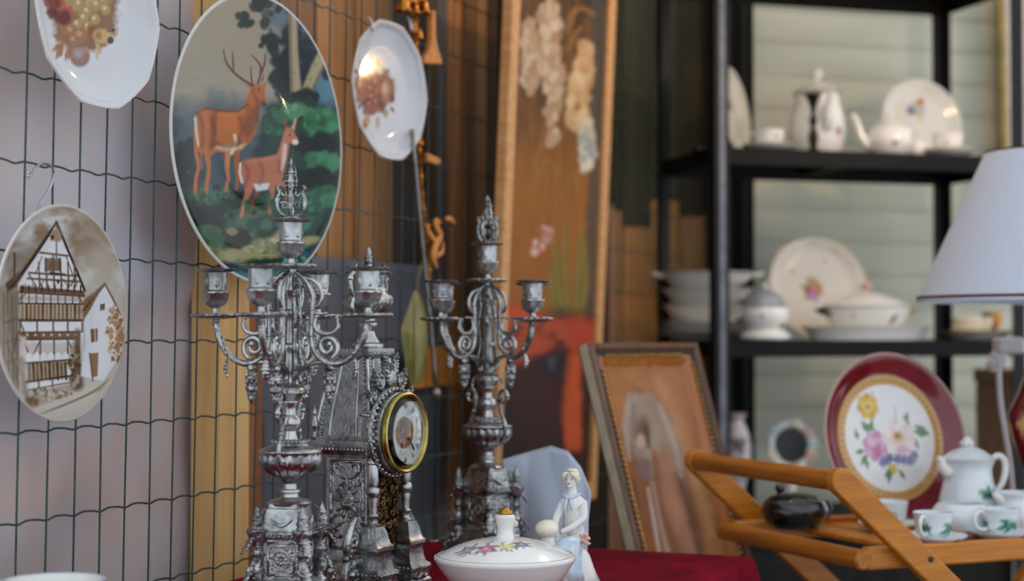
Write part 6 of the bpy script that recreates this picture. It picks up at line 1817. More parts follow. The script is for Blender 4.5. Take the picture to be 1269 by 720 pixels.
# ---- bottom shelf in view: vase, round black-centred dish on a stand, brown box
q = on_shelf(912, .10, Z_BOT)
o = thing('flower_vase', 'small dark-flowered porcelain vase behind the trolley handle', 'vase', loc=q)
painted_lathe('body', [(.001, .004), (.022, .004), (.026, 0), (.03, .003), (.024, .016), (.016, .04), (.020, .07), (.030, .11), (.034, .15), (.030, .19), (.020, .215), (.017, .225), (.024, .238), (.022, .239), (.013, .222), (.001, .2)], 48, 3, GLAZE, o, white=(196, 190, 192),
              marks=((CAM_A, .17, lambda p: p.sprig(0, 0, 26, [(70, 56, 70), (120, 80, 90), (60, 60, 84)], (60, 70, 66), 3, 7)), (CAM_A + .5, .10, lambda p: p.sprig(0, 0, 16, [(150, 96, 110), (80, 70, 90)], (60, 70, 66), 5, 5)), (CAM_A - .9, .20, lambda p: p.sprig(0, 0, 16, [(90, 70, 80)], (60, 70, 66), 7, 5))))
mb = MB(); mb.lathe([(.0235, .2365), (.0245, .238), (.0235, .2398), (.021, .2392)], 40, closed=False); mb.build('rim', GOLD, o)
q = on_shelf(979, .16, Z_BOT)
tilt = .22
zc = at(983, 552, q.y).z
rt = thing('table_mirror', 'small round dark mirror in a flowered white porcelain frame behind the dowel', 'mirror', loc=q, rz=GA - .35)
mb = MB(); mb.lathe([(0, 0), (.046, 0), (.047, .006), (.03, .012), (.016, .022), (.012, .05), (.016, .07), (.010, zc - q.z - .060), (0, zc - q.z - .058)], 28, sm=2); mb.build('stand', PORC, rt)
hz = zc - q.z
Mm = TR(0, -.006, hz) @ Matrix.Rotation(PI / 2 - tilt, 4, 'X')
mb = MB(); mb.lathe([(.042, .004), (.046, .010), (.056, .010), (.062, .004), (.060, -.004), (.042, -.004)], 60, Mm @ Matrix.Scale(.92, 4, (1, 0, 0)), mod=lambda a, r, z: 1 + (.03 * math.cos(a * 11) if r > .05 else 0), closed=False)
f_ = mb.build('frame', PORC, rt)
mb = MB(); mb.lathe([(0, .003), (.044, .003), (.044, -.003), (0, -.003)], 48, Mm @ Matrix.Scale(.92, 4, (1, 0, 0))); mb.build('mirror_glass', mat('black_mirror', (10, 10, 12), .2, c2=(12, 12, 13), nscale=4), rt)
for i, (an, c) in enumerate(((.6, PORC_PINK), (.1, PORC_BLUE), (-.5, PORC_PINK), (1.3, PORC_HAIR), (2.4, PORC_BLUE), (-1.4, PORC_PINK), (3.6, PORC_HAIR))):
    mb = MB()
    for j in range(5):
        t = j * TAU / 5; mb.ball((.05 * math.cos(an) + .008 * math.cos(t), .054 * math.sin(an) + .008 * math.sin(t), .011), (.006, .006, .004), 8, 6, M=Mm)
    mb.build('rose', c, rt, sharp=0)
# brown box
q = on_shelf(1254, .18, Z_BOT)
V = []
for j in range(10):
    for i in range(120):
        u = i / 119; p = spt(.02 + (SW - .04) * u, .03 + .010 * math.sin(u * 60) * j / 9, Z_BOT - .042 - (Z_BOT - .06) * j / 9); V.append(tuple(p))
mb = MB(); mb.add(V, grid_faces(120, 10)); o = mb.build('dark_sheet', BLACKCLOTH, sharp=0); o.modifiers.new('cloth', 'SOLIDIFY').thickness = .002  # added black sheet, keeps the space under the shelf dark
tag(o, 'black sheet added to darken the space below the bottom shelf behind the trolley', 'cloth')
bx = thing('storage_box', 'brown wooden box at the right end of the bottom shelf behind the white cord', 'box', loc=q, rz=GA)
mb = MB(); mb.box((.085, .20, .30), (0, 0, .15), b=.003); mb.build('body', BROWNBOX, bx, smooth=False)
mb = MB(); mb.box((.092, .207, .035), (0, 0, .3185), b=.003); mb.build('lid', BROWNBOX, bx, smooth=False)
mb = MB(); mb.box((.05, .003, .03), (0, -.1015, .2), b=.001); mb.build('label_plate', PAPER, bx, smooth=False)
for zz in (.07, .23):
    mb = MB(); mb.box((.087, .202, .012), (0, 0, zz), b=.002); mb.build('batten', BROWNBOX, bx, smooth=False)
# gilt-edged pale picture standing behind the rack's right end
A = BW0 + SU * (shelf_at(1240, .50) + .0) - SD * .06
pl_ = Plane(Vector((A.x, A.y, Z_UP - .06)), SU, Vector((0, 0, 1)) * math.cos(.05) - SU * math.sin(.04))
gp = thing('gilt_picture', 'gilt-edged pale picture at the far right behind the shelf rack', 'picture', M=pl_.mat())
W_, H_ = .34, .62
for (x0, x1, y0, y1) in ((0, .022, 0, H_), (W_ - .022, W_, 0, H_), (.022, W_ - .022, 0, .022), (.022, W_ - .022, H_ - .022, H_)):
    mb = MB(); mb.box((x1 - x0, y1 - y0, .02), ((x0 + x1) / 2, (y0 + y1) / 2, .01), b=.004); mb.build('frame_bar', GOLD if 0 else mat('dull_gilt', (168, 146, 84), .45, .6, c2=(140, 120, 64), nscale=40), gp, smooth=False)
mb = MB(); mb.box((W_ - .04, H_ - .04, .006), (W_ / 2, H_ / 2, .006)); mb.build('mount', mat('lace_mount', (226, 216, 206), .8, c2=(206, 190, 176), nscale=60, bump=.4, bscale=90), gp, smooth=False)
# ================================================================== FOLDING TROLLEY WITH THE TEA SET
NA = at(1035, 595, 2.35); NB = at(868, 572, 2.70)
zh = (NA.z + NB.z) / 2
PERP = Vector((NB.x - NA.x, NB.y - NA.y, 0)); WID = PERP.length; PERP.normalize()
WDIR = Vector((-PERP.y, PERP.x, 0)) * -1
if WDIR.x < 0: WDIR = -WDIR
T0 = Vector((NA.x, NA.y, 0))
def tp_(s, q, z):
    p = T0 + WDIR * s + PERP * q
    return Vector((p.x, p.y, z))
ang = math.atan2(WDIR.y, WDIR.x)
ro = thing('folding_trolley', 'honey-coloured folding wooden serving trolley with round handle bars at the right', 'trolley', loc=T0, rz=ang)
# local frame: x along the tray, y across (away), z up
ZR = HZ - .323
LEN = .80
def flatbar(name, a, b, w, t, m=HONEY, round_a=True, round_b=False):
    """flat board between two joints in a plane y = const; rounded ends"""
    a = Vector(a); b = Vector(b); d = Vector((b.x - a.x, b.z - a.z)); L = d.length; an = math.atan2(d.y, d.x)
    poly = []
    if round_b: poly += [(L + w / 2 * math.cos(t_), w / 2 * math.sin(t_)) for t_ in np.linspace(-PI / 2, PI / 2, 12)]
    else: poly += [(L, -w / 2), (L, w / 2)]
    if round_a: poly += [(-w / 2 * math.cos(t_), w / 2 * math.sin(t_)) for t_ in np.linspace(PI / 2, -PI / 2, 12)]
    else: poly += [(0, w / 2), (0, -w / 2)]
    M = TR(a.x, a.y, a.z) @ Matrix.Rotation(-an, 4, 'Y') @ Matrix.Rotation(PI / 2, 4, 'X')
    mb = MB(); mb.prism(poly, -t / 2, t / 2, M=M)
    o = mb.build(name, m, ro, sharp=35)
    bv = o.modifiers.new('edge', 'BEVEL'); bv.width = .0025; bv.segments = 2; bv.limit_method = 'ANGLE'
    return o
slope = .131 / .151
ye = .013
nl = flatbar('handle_leg', (0, -ye, zh), (zh / slope * .985, -ye, .012), .038, .018)
flatbar('handle_leg', (0, WID + ye, zh), (zh / slope * .985, WID + ye, .012), .038, .018)
# second pair, crossing the other way under the tray
for y in (.009, WID - .009):
    flatbar('cross_leg', (.74, y, ZR - .005), (.18, y, .012), .036, .016)
for y in (.009 - .0, WID - .009):
    pass
# tray rails, outer face just inside the handle legs
for y in (.010, WID - .010):
    mb = MB(); mb.box((LEN, .018, .032), (LEN / 2 + .055, y, ZR), b=.003); mb.build('tray_rail', HONEY, ro, smooth=False)
mb = MB(); mb.box((.018, WID - .05, .032), (LEN + .046, WID / 2, ZR), b=.003); mb.build('tray_end', HONEY, ro, smooth=False)
for i in range(10):
    mb = MB(); mb.box((.058, WID - .040, .009), (.185 + i * .067, WID / 2, ZR + .002), b=.002); mb.build('tray_slat', HONEY, ro, smooth=False)
DOW = mat('turned_dowel', (186, 114, 36), .4, c2=(158, 90, 24), nscale=9, stretch=(14, 1, 14), bump=.05, bscale=60, coat=.1, spec=.35)
def dowel(name, x, y0, y1, z, r):
    mb = MB(); mb.lathe([(0, y0), (r * .8, y0), (r, y0 + .003), (r, y1 - .003), (r * .8, y1), (0, y1)], 28, TR(x, 0, z) @ Matrix.Rotation(-PI / 2, 4, 'X'))
    return mb.build(name, DOW, ro)
dowel('handle_bar', -.002, -.004, WID + .004, zh, .0145)
dowel('lower_bar', .045, -.006, WID + .006, ZR, .0145)
dowel('stretcher', .50, .018, WID - .018, .18, .010)
for (x, z) in ((.151 * .98, ZR - .002),):
    mb = MB(); mb.lathe([(0, 0), (.0045, 0), (.004, .0022), (0, .003)], 14, TR(x, -ye - .009, z) @ Matrix.Rotation(PI / 2, 4, 'X')); mb.build('bolt', DARKPAINT, nl)
ZT = ZR + .0068          # top of the slats
# ------------------------------------------------------------------ red plate on the far side of the tray
RP_LEAN = .20
c = at(1116, 537, 2.735)
R_red = .141
fa = math.radians(24)
U = Vector((math.cos(fa), math.sin(fa), 0)); n_ = Vector((math.sin(fa), -math.cos(fa), 0))
V = Vector((0, 0, 1)) * math.cos(RP_LEAN) - n_ * math.sin(RP_LEAN)
O = Vector((c.x, c.y, ZT + .004)) + V * R_red
rp = Plane(O, U, V)
def paint_red(u, v, X, Y):
    # artwork measured on the photo, plate centre 1113,535, radii 85 / 98
    ex, ey = 870 * u / R_red, -870 * v / R_red
    p = Paint(ex, ey, (116, 14, 32), 1.0)
    r = np.hypot(u, v) / R_red
    n = fbm(ex / 160, ey / 160, 4)
    p.full(np.clip((n - .45) * 4, 0, 1) * .4, (150, 34, 54))
    p.full(np.clip((.755 - r) / .006, 0, 1), (206, 164, 96))
    th = np.arctan2(v, u)
    p.full(np.clip((.745 - r) / .006, 0, 1) * np.clip((r - .655) / .006, 0, 1) * (.35 + .3 * np.sin(th * 60)), (170, 120, 60))
    p.full(np.clip((.64 - r) / .006, 0, 1), (234, 234, 232))
    p.full(np.clip(1 - np.abs(r - .985) / .012, 0, 1), (220, 200, 170))
    lf, lf2 = (62, 110, 78), (96, 136, 92)
    for x, y, L, a in ((-330, -180, 150, 60), (-300, -150, 150, 30), (-420, -100, 120, 80), (-200, -200, 120, 100), (200, -220, 170, 70), (260, -260, 120, 110), (330, -120, 190, 30), (300, -60, 200, 10), (260, -20, 170, 60), (-300, 150, 160, 130), (-330, 120, 130, 170), (-340, 200, 120, 80), (-60, 300, 170, 100), (20, 280, 150, 130), (60, 330, 120, 60), (-20, 330, 130, 150)):
        p.leaf(x, y, L, a, lf if (x + L) % 2 else lf2, w=.45)
    p.line([(-150, -480), (-160, -400)], 14, (170, 150, 80), soft=8); p.flower(-230, -330, 130, (220, 184, 74), (176, 128, 50), 7, (206, 160, 50)); p.ell(-230, -330, 62, 58, (232, 200, 100), soft=.6); p.ell(-230, -326, 28, 22, (180, 130, 44), soft=.6)
    p.flower(-190, 80, 150, (198, 140, 172), (172, 104, 142), 8, (214, 172, 198)); p.ell(-180, 130, 60, 70, (190, 108, 150), soft=.7); p.ell(-230, 40, 60, 50, (226, 186, 210), soft=.8)
    p.flower(110, 0, 190, (234, 216, 214), None, 9, (240, 230, 226)); p.ell(110, 10, 90, 84, (226, 200, 192), soft=.9); p.ell(100, -14, 62, 46, (196, 160, 60), soft=.6); p.ell(96, -20, 26, 20, (140, 110, 50), soft=.6); p.ell(140, 130, 90, 44, (220, 176, 190), soft=.8)
    for x, y in ((-40, 210), (60, 220), (130, 230), (-90, 230), (240, 230), (270, 190), (200, 240), (-130, 250)): p.flower(x, y, 54, (126, 124, 166), (98, 96, 144), 5, (150, 148, 186))
    p.flower(0, 330, 42, (226, 200, 80), (206, 160, 50)); p.flower(-40, 300, 34, (220, 190, 90))
    for pts in ([(-300, -180), (-260, -120), (-240, -60)], [(110, -330), (100, -230), (100, -150)], [(240, -250), (220, -160), (200, -90)]): p.line(pts, 9, (110, 130, 110), soft=6, sub=3, a=.8)
    return p
ob = disc_plate('decorative_plate', rp, R_red, rim_prof(R_red, .70, .018), 260, 100, paint_red, GLAZE)
tag(ob, 'dark red plate with gold ring and flower bouquet leaning on the trolley', 'plate')
# wire easel that holds it
bk = rp.O - rp.N * .012
ea = thing('plate_easel', 'wire easel behind the dark red plate on the trolley', 'easel', loc=(0, 0, 0))
for s in (-1, 1):
    a = rp.O + rp.U * (.045 * s) + rp.V * .02 - rp.N * .011; b = rp.O + rp.U * (.05 * s) - rp.V * (R_red * .86) - rp.N * .011; b.z = ZT + .002
    c_ = b + n_ * .034; d_ = c_ + Vector((0, 0, .012))
    mb = MB(); mb.tube([tuple(a), tuple(b), tuple(c_ + Vector((0, 0, .0)))], .0016, 8); mb.tube([tuple(c_), tuple(d_)], .0016, 8)
    e = a - n_ * .075; e.z = ZT + .002
    mb.tube([tuple(a), tuple(e)], .0016, 8); mb.build('wire_leg', STEEL, ea, sharp=0)

# ------------------------------------------------------------------ tea set with green leaves
GR = [(24, 120, 88), (40, 140, 104), (16, 98, 72)]
def green(r, seed):
    def f(p):
        rg = random.Random(seed)
        for i in range(9): p.leaf(rg.uniform(-.2, .2) * r, rg.uniform(-.1, .1) * r, r * rg.uniform(.7, 1.15), rg.choice([0, 180]) + rg.uniform(-60, 60), GR[i % 3], w=.42)
        p.ell(0, 0, r * .5, r * .4, GR[2], soft=.5, rough=.6, seed=seed)
        for i in range(4): p.ell(rg.uniform(-.3, .3) * r, rg.uniform(-.25, .25) * r, r * .12, r * .1, (96, 176, 140), soft=.6)
    return f
def at_tray(px, q, s=None):
    """point on the tray for a photo column at cross position q"""
    k = ray(px, 413); k = k.x / k.y
    o = T0 + PERP * q
    s = (o.x - k * o.y) / (k * WDIR.y - WDIR.x)
    return tp_(s, q, ZT)
WH = (222, 230, 234)
q = at_tray(1199, .205)
cpz = q
H = .118
cp = thing('coffee_pot', 'white coffee pot with green leaf sprays on the trolley before the red plate', 'coffee pot', loc=q, rz=GA)
painted_lathe('body', [(.001, .003), (.034, .003), (.037, 0), (.041, .001), (.042, .008), (.047, .022), (.048, .040), (.043, .062), (.038, .082), (.037, .098), (.041, .108), (.044, .112), (.040, .113), (.035, .105), (.001, .1)], 80, 3, GLAZE, cp, white=WH,
              marks=((CAM_A + .35, .058, green(19, 3)), (CAM_A - .5, .03, green(9, 5))))
mb = MB(); mb.tube([(-.036, 0, .090), (-.046, 0, .100), (-.050, 0, .110), (-.056, 0, .115)], [.012, .010, .007, .005], 10, sub=4); mb.build('spout', PORC, cp, sharp=0)
handle(cp, [(.036, 0, .104), (.052, 0, .116), (.066, 0, .110), (.069, 0, .092), (.062, 0, .070), (.050, 0, .058), (.044, 0, .054)], [.004, .0052, .006, .006, .0052, .0045, .004])
l = painted_lathe('lid', [(.001, .134), (.010, .132), (.026, .125), (.038, .117), (.043, .112), (.001, .111)], 56, 3, GLAZE, cp, white=WH, marks=((CAM_A + .9, .121, green(8, 9)),))
mb = MB(); mb.ball((-.002, 0, .141), (.008, .007, .008), 12, 8)
for i in range(5):
    t = i * TAU / 5; mb.ball((-.002 + .007 * math.cos(t), .007 * math.sin(t), .137), (.005, .005, .005), 8, 6)
mb.tube([(0, 0, .133), (.006, 0, .138), (.012, 0, .136)], [.003, .003, .001], 6, sub=3); mb.build('knob', PORC, l, sharp=0)
sg = thing('sugar_bowl', 'round white sugar bowl between coffee pot and front teacup, trolley', 'bowl', loc=at_tray(1190, .118), rz=.2)
painted_lathe('body', [(.001, .003), (.026, .003), (.028, 0), (.032, 0), (.040, .010), (.046, .026), (.045, .040), (.038, .050), (.035, .052), (.032, .050), (.040, .03), (.001, .008)], 64, 3, GLAZE, sg, white=WH, marks=((CAM_A + .6, .02, green(8, 4)),))
for (px, qq, lab, slab, rz, mk) in ((1155, .052, 'front white demitasse cup with green leaves beside the crossing trolley leg', 'saucer of the front demitasse cup, nearest the trolley leg', .9 + PI, CAM_A + .9),
                                    (1238, .055, 'white demitasse cup with handle to the left at the right edge, trolley', 'saucer at the right edge under the handle-left cup', PI + .35, CAM_A + .25),
                                    (1101, .215, 'white demitasse cup half hidden by the crossing trolley leg, left', 'saucer half hidden by the crossing trolley leg, left', 2.0, CAM_A - .4)):
    q = at_tray(px, qq)
    R = .049; s_ = thing('saucer', slab, 'saucer', loc=q, group='saucers on the trolley')
    painted_lathe('dish', [(.001, .004), (R * .5, .004), (R * .52, 0), (R * .58, 0), (R * .6, .004), (R * .84, .008), (R, .014), (R * .995, .0155), (R * .8, .0105), (R * .55, .007), (.001, .0065)], 64, 3, GLAZE, s_, white=WH, marks=((CAM_A + .6, .009, green(6, 3)), (CAM_A - 1.2, .009, green(6, 5))))
    R, H = .030, .040
    c_ = thing('demitasse_cup', lab, 'cup', loc=(q.x, q.y, q.z + .0078), rz=rz, group='cups on the trolley')
    painted_lathe('body', [(.001, .003), (R * .5, .003), (R * .55, 0), (R * .62, 0), (R * .66, .005), (R * .84, H * .3), (R * .9, H * .62), (R * .97, H * .92), (R, H), (R * .97, H), (R * .86, H * .6), (R * .75, H * .25), (.001, .007)], 64, 3, GLAZE, c_, white=WH, marks=((mk - rz, H * .46, green(17, 6)), (mk - rz - 1.6, H * .5, green(12, 8))))
    handle(c_, [(R * .88, 0, H * .84), (R * 1.25, 0, H * .95), (R * 1.55, 0, H * .75), (R * 1.48, 0, H * .42), (R * 1.12, 0, H * .26), (R * .78, 0, H * .28)], [.0026, .003, .0034, .003, .003, .003])
cr = thing('creamer', 'white cream jug with pouring lip at the right edge behind the cup', 'jug', loc=at_tray(1258, .135), rz=GA)
painted_lathe('body', [(.001, .003), (.020, .003), (.023, 0), (.026, 0), (.032, .010), (.036, .026), (.033, .042), (.029, .052), (.032, .062), (.030, .062), (.026, .05), (.001, .01)], 56, 3, GLAZE, cr, white=WH, marks=((CAM_A + .3, .026, green(11, 5)),))
mb = MB(); mb.tube([(-.024, 0, .048), (-.034, 0, .056), (-.042, 0, .063)], [.011, .008, .004], 10, sub=4); mb.build('spout', PORC, cr, sharp=0)
handle(cr, [(.029, 0, .056), (.044, 0, .062), (.052, 0, .050), (.048, 0, .032), (.034, 0, .020)], .0036)
# black lidded pot on the tray's far side
q = at_tray(984, .318)
q.z = ZR + .0165 if False else q.z
bp_ = thing('black_pot', 'squat glossy black pot with knobbed lid behind the lower trolley bar', 'pot', loc=q, rz=.5)
mb = MB(); mb.lathe([(0, .003), (.028, .003), (.030, 0), (.036, 0), (.050, .010), (.058, .026), (.054, .040), (.044, .048), (0, .050)], 48, Matrix.Scale(.82, 4, (0, 1, 0)), sm=3); mb.build('body', BLACKG, bp_)
mb = MB(); mb.lathe([(0, .058), (.018, .057), (.036, .053), (.045, .048), (0, .046)], 40, Matrix.Scale(.82, 4, (0, 1, 0)), sm=2); l = mb.build('lid', BLACKG, bp_)
mb = MB(); mb.lathe([(0, .056), (.005, .057), (.004, .062), (.008, .068), (.006, .075), (0, .076)], 16, TR(-.030, 0, -.004), sm=2); mb.build('knob', BLACKG, l)
mb = MB(); mb.tube([(.050, 0, .036), (.066, 0, .038), (.072, 0, .026), (.066, 0, .014), (.052, 0, .014)], .0045, 8, sub=5); mb.build('handle', BLACKG, bp_, sharp=0)

# ------------------------------------------------------------------ lamp at the right edge
lp_ = at(1309, 413, 2.76); lp_.z = ZT
LP = tp_(.60, .20, ZT)
LP = Vector((lp_.x, 2.76, ZT))
lm = thing('table_lamp', 'table lamp with broad white cone shade and dark red vase base, right edge', 'lamp', loc=LP)
z_ = lambda py: at(1300, py, 2.76 - .0).z - ZT
zb, zt_ = z_(371), z_(188)
rb, rt_ = 168 / FPX * 2.76, 84 / FPX * 2.76
mb = MB(); mb.lathe([(rb, zb), (rt_, zt_), (rt_ - .0015, zt_), (rb - .0015, zb)], 96, closed=False)
mb.f += [(i, (i + 1) % 96, 3 * 96 + (i + 1) % 96, 3 * 96 + i) for i in range(96)]
s_ = mb.build('lamp_shade', SHADE, lm)
mb = MB(); mb.lathe([(rb + .0012, zb + .0008), (rb + .0002, zb + .0055), (rb - .0022, zb + .0055), (rb - .0015, zb + .0008)], 96, closed=False); mb.build('shade_trim', SHADE_T, s_)['label'] = 'brown trim of the shade'
mb = MB(); mb.lathe([(rb + .0008, zb - .0045), (rb + .0012, zb + .0008), (rb - .002, zb + .0008), (rb - .002, zb - .0045)], 96, closed=False); mb.build('lining_edge', SHADE, s_)
mb = MB(); mb.lathe([(rt_ + .001, zt_ - .003), (rt_ + .001, zt_ + .001), (rt_ - .003, zt_ + .001), (rt_ - .003, zt_ - .003)], 96, closed=False); mb.build('shade_trim', SHADE_T, s_)
vz = z_(424)
prof = [(0, 0), (.062, 0), (.064, .006), (.058, .014), (.036, .020), (.030, .030), (.036, .055), (.058, .10), (.076, .155), (.078, .185), (.064, .215), (.036, vz - .012), (.030, vz - .002), (.034, vz + .004), (0, vz + .004)]
def goldspray(p): p.sprig(0, 0, 30, [(206, 160, 80), (220, 180, 100)], (190, 150, 70), 4, 6)
painted_lathe('vase_base', prof, 72, 3, GLAZE, lm, white=(112, 18, 36), marks=((-2.6, .16, goldspray), (-1.3, .16, goldspray), (PI - .2, .15, goldspray)), bands=((vz - .006, vz + .006, (206, 166, 90)), (0, .02, (206, 166, 90))))
mb = MB(); mb.lathe([(0, vz + .003), (.011, vz + .003), (.011, vz + .03), (.016, vz + .034), (.016, vz + .075), (.0, vz + .075)], 20); mb.build('socket', BRASS, lm)
mb = MB(); mb.lathe([(0, vz + .075), (.012, vz + .076), (.016, vz + .09), (.028, vz + .115), (.030, vz + .132), (.022, vz + .152), (0, vz + .160)], 24, sm=2); mb.build('bulb', PORC, lm)
mb = MB()
for s in (-1, 1): mb.tube([(0, 0, vz + .03), (s * .045, 0, vz + .07), (s * .05, 0, vz + .13), (s * .02, 0, zt_ - .004), (0, 0, zt_ - .002)], .0016, 7, sub=5)
for t in range(3): mb.tube([(0, 0, zt_ - .003), (rt_ * math.cos(t * TAU / 3), rt_ * math.sin(t * TAU / 3), zt_ - .003)], .0013, 6)
mb.build('harp', BRASS, lm, sharp=0)

# white cord with its plug hanging from the shelf end
P = [(1262, 422), (1245, 430), (1238, 448), (1238, 470), (1240, 500), (1246, 540), (1252, 580), (1256, 640)]
W = [at(x, y, 2.98 - .012 * i) for i, (x, y) in enumerate(P)]
W[-1].z = max(W[-1].z, ZT + .006)
for w_ in W: w_.z = max(w_.z, ZT + .006)
cd = thing('power_cord', 'white power cord with plug hanging beside the dark red lamp base', 'cord', loc=(0, 0, 0))
mb = MB(); mb.tube([tuple(w) for w in W[2:]], .0048, 10, sub=6); mb.build('cable', WHITEP, cd, sharp=0)
c_ = at(1244, 438, 2.98)
mb = MB(); mb.box((.052, .036, .030), tuple(at(1250, 428, 2.98)), b=.006); mb.build('plug', WHITEP, cd, smooth=False)
mb = MB(); mb.box((.030, .03, .034), tuple(at(1237, 447, 2.98)), b=.007)
mb.ball(tuple(at(1230, 452, 2.975)), (.012, .012, .014), 12, 8); mb.build('switch', WHITEP, cd, smooth=False)
# ================================================================== THINGS HUNG ON THE FENCE RIGHT OF THE FRUIT PLATE
def fz(x, y, o): return FENCE.hit(x, y, o)
ch = thing('chain_ornament', 'long brass bead chain with cluster of brass bells at its top', 'ornament', loc=(0, 0, 0))
pts = [(517, 12), (515, 40), (518, 70), (521, 110), (523, 150), (519, 175), (521, 200), (523, 240), (527, 280), (531, 320), (532, 350)]
W = catmull([tuple(fz(x, y, .008)) for x, y in pts], 10)
mb = MB()
for i, w in enumerate(W):
    r = .0042 if i % 5 == 0 else .0026
    mb.ball(tuple(w), (r, r, r * 1.15), 8, 6)
mb.tube([tuple(w) for w in W], .0009, 5); mb.build('bead_string', BRASS, ch, sharp=0)
for (x, y, s) in ((500, 4, 11), (512, 8, 10), (523, 6, 12), (507, -6, 12), (518, -8, 12), (512, 34, 8), (519, 42, 7), (515, 172, 6), (520, 174, 6)):
    k = s / FPX * 2.75
    M = Matrix.Translation(fz(x, y, .012))
    mb = MB(); mb.lathe([(0, k * .9), (k * .35, k * .8), (k * .6, k * .3), (k * .75, -k * .4), (k * 1.0, -k * .8), (k * .9, -k * .85), (0, -k * .5)], 18, M, sm=2); mb.ball((0, 0, -k * .8), k * .25, 8, 6, M=M); mb.ball((0, 0, k * 1.05), k * .22, 8, 6, M=M)
    mb.build('bell', BRASS, ch)
def prism_on_fence(name, m, poly, o0, o1, label, cat, bevel=.002, parent=None):
    p0 = fz(poly[0][0], poly[0][1], o0)
    pl_ = Plane(p0, FD, (0, 0, 1))
    q = [pl_.uv(x, y) for x, y in poly]
    mb = MB(); mb.prism(q, 0, o1 - o0)
    o = mb.build(name, m, parent, smooth=False)
    if bevel:
        b = o.modifiers.new('edge', 'BEVEL'); b.width = bevel; b.segments = 2
    o.matrix_world = pl_.mat()
    if label: tag(o, label, cat)
    return o
pd = prism_on_fence('wooden_paddle', PADDLE, [(529, 14), (534, 14), (534, 44), (536, 58), (542, 76), (541, 80), (519, 79), (520, 73), (527, 60), (529, 44)], .018, .028, 'flared orange wooden paddle hanging right of the white fruit plate', 'paddle')
prism_on_fence('wooden_tag', PADDLE, [(524, 190), (529, 191), (541, 197), (541, 203), (535, 204), (525, 200)], .018, .026, 'small orange wooden tag below the flared paddle', 'tag')
br = thing('gilt_bracket', 'curved gilt bracket hanging beside the grey rod', 'bracket', loc=(0, 0, 0))
mb = MB(); W = [tuple(fz(x, y, .026)) for x, y in ((541, 332), (537, 318), (540, 304), (546, 292), (541, 282), (540, 274), (546, 276))]
mb.tube(W, [.004, .008, .009, .007, .007, .006, .003], 9, sub=5, flat=.5)
W = [tuple(fz(x, y, .026)) for x, y in ((541, 300), (534, 292), (530, 283), (533, 278))]; mb.tube(W, [.005, .006, .004, .002], 8, sub=4, flat=.5)
W = [tuple(fz(x, y, .026)) for x, y in ((540, 318), (548, 312), (549, 300))]; mb.tube(W, [.005, .005, .002], 8, sub=4, flat=.5); mb.build('scroll', PADDLE, br, sharp=0)
mb = MB(); mb.tube([tuple(fz(x, y, .024)) for x, y in ((552, 271), (557, 272), (563, 277))], [.003, .006, .003], 8, sub=4); mb.build('leaf_tip', PADDLE, br, sharp=0)
rd = thing('metal_rod', 'slim grey metal rod with a ball end hanging slantwise down the fence', 'rod', loc=(0, 0, 0))
W = [tuple(fz(x, y, .045)) for x, y in ((511, 168), (517, 230), (525, 320), (533, 400), (540, 482))]
mb = MB(); mb.tube(W, .0035, 10, sub=3); mb.build('shaft', RODM, rd, sharp=0)
mb = MB(); e = fz(540, 487, .045); mb.ball(tuple(e), .0085, 14, 10); mb.build('ball_end', RODM, rd, sharp=0)
mb = MB(); mb.tube([tuple(fz(511, 168, .045)), tuple(fz(511, 160, .03)), tuple(fz(513, 158, .004))], [.0035, .003, .002], 8, sub=4); mb.build('hook', RODM, rd, sharp=0)
# olive, leaf-shaped hanging pendant
lf = thing('leaf_pendant', 'olive green leaf-shaped metal pendant hanging right of the mantel clock', 'pendant', loc=(0, 0, 0))
outl = [(516, 358), (508, 376), (499, 402), (497, 412), (501, 440), (504, 462), (513, 480), (522, 470), (528, 440), (530, 412), (527, 384)]
pl_ = Plane(fz(514, 420, .036), FD, (0, 0, 1))
q = catmull([pl_.uv(x, y) + (0,) for x, y in outl], 4, True)
mb = MB(); n = len(q)
V = []
for s, d in ((1, 0), (.75, .006), (.4, .010)):
    for p_ in q: V.append((p_[0] * s, p_[1] * s, d))
F = grid_faces(n, 3, True); c0 = len(V); V.append((0, 0, .0115)); F += [(2 * n + i, 2 * n + (i + 1) % n, c0) for i in range(n)]
c1 = len(V); V.append((0, 0, -.004)); F += [((i + 1) % n, i, c1) for i in range(n)]
mb.add(V, F, pl_.mat()); mb.build('blade', LEAFGLASS, lf, sharp=60)
mb = MB(); mb.tube([tuple(fz(516, 360, .038)), tuple(fz(519, 340, .034)), tuple(fz(524, 322, .033))], .0015, 6, sub=3); mb.tube([tuple(fz(514, 364, .049)), tuple(fz(513, 420, .052)), tuple(fz(513, 474, .042))], [.001, .0022, .001], 6, sub=3); mb.build('midrib', LEAFGLASS, lf, sharp=0)
prism_on_fence('wooden_board', PADDLE, [(502, 432), (560, 428), (562, 476), (506, 482)], -.07, -.055, 'wooden board with orange glow in its colour, behind the olive leaf pendant', 'board')  # orange glow on the board is put into its wood colour

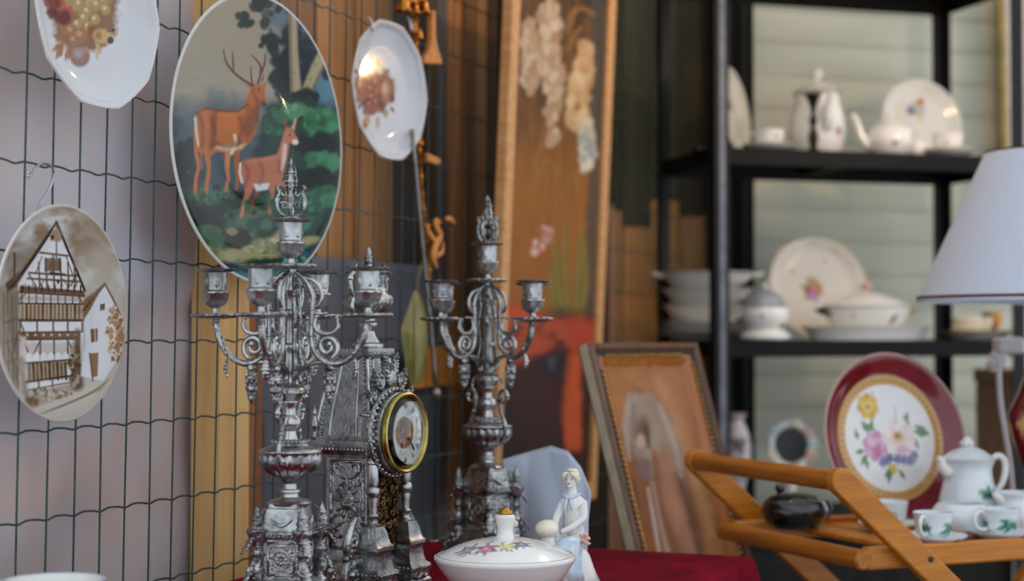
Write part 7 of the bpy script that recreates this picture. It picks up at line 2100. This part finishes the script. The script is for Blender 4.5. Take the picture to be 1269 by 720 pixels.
# ================================================================== LIGHT, CAMERA
w = bpy.data.worlds.new('World'); SC.world = w; w.use_nodes = True
nt = w.node_tree; bg = nt.nodes['Background']
tc = nt.nodes.new('ShaderNodeTexCoord'); sep = nt.nodes.new('ShaderNodeSeparateXYZ'); rmp = nt.nodes.new('ShaderNodeValToRGB')
nt.links.new(tc.outputs['Generated'], sep.inputs[0]); nt.links.new(sep.outputs['Z'], rmp.inputs['Fac']); nt.links.new(rmp.outputs['Color'], bg.inputs['Color'])
rmp.color_ramp.elements[0].position = 0.0; rmp.color_ramp.elements[0].color = (.80, .86, .95, 1)
rmp.color_ramp.elements[1].position = .7; rmp.color_ramp.elements[1].color = (.95, 1.03, 1.15, 1)
bg.inputs['Strength'].default_value = 1.25
def lamp(kind, name, loc, energy, col, size=.05, rot=None, sy=None, spread=None):
    d = bpy.data.lights.new(name, kind); d.energy = energy; d.color = col
    if kind == 'AREA':
        d.size = size
        if sy: d.shape = 'RECTANGLE'; d.size_y = sy
        if spread: d.spread = spread
    else: d.shadow_soft_size = size
    o = bpy.data.objects.new(name, d); COL.objects.link(o); o.location = loc
    if rot: o.rotation_euler = rot
    return o
def aim(o, tgt):
    o.rotation_euler = (Vector(tgt) - o.location).to_track_quat('-Z', 'Y').to_euler()
WARM = (1.0, .62, .28)
lamp('POINT', 'stall_bulb', (.55, 3.05, 2.05), 5, WARM, .009)
lamp('POINT', 'stall_bulb', (1.15, 3.35, 1.75), 6, WARM, .012)
cam = bpy.data.cameras.new('camera'); co = bpy.data.objects.new('camera', cam); COL.objects.link(co)
co.location = CAM; co.rotation_euler = (PI / 2 + TH, 0, 0)
cam.sensor_width = 36; cam.lens = 36 * FPX / 1269
cam.clip_start = .05
cam.dof.use_dof = True; cam.dof.focus_distance = 2.02; cam.dof.aperture_fstop = cam.lens / 19.0
SC.camera = co
vs = SC.view_settings; vs.view_transform = 'Standard'; vs.look = 'None'; vs.exposure = 0.0; vs.gamma = 1.0; vs.use_curve_mapping = False
SC.cycles.use_denoising = True
SC.cycles.max_bounces = 8
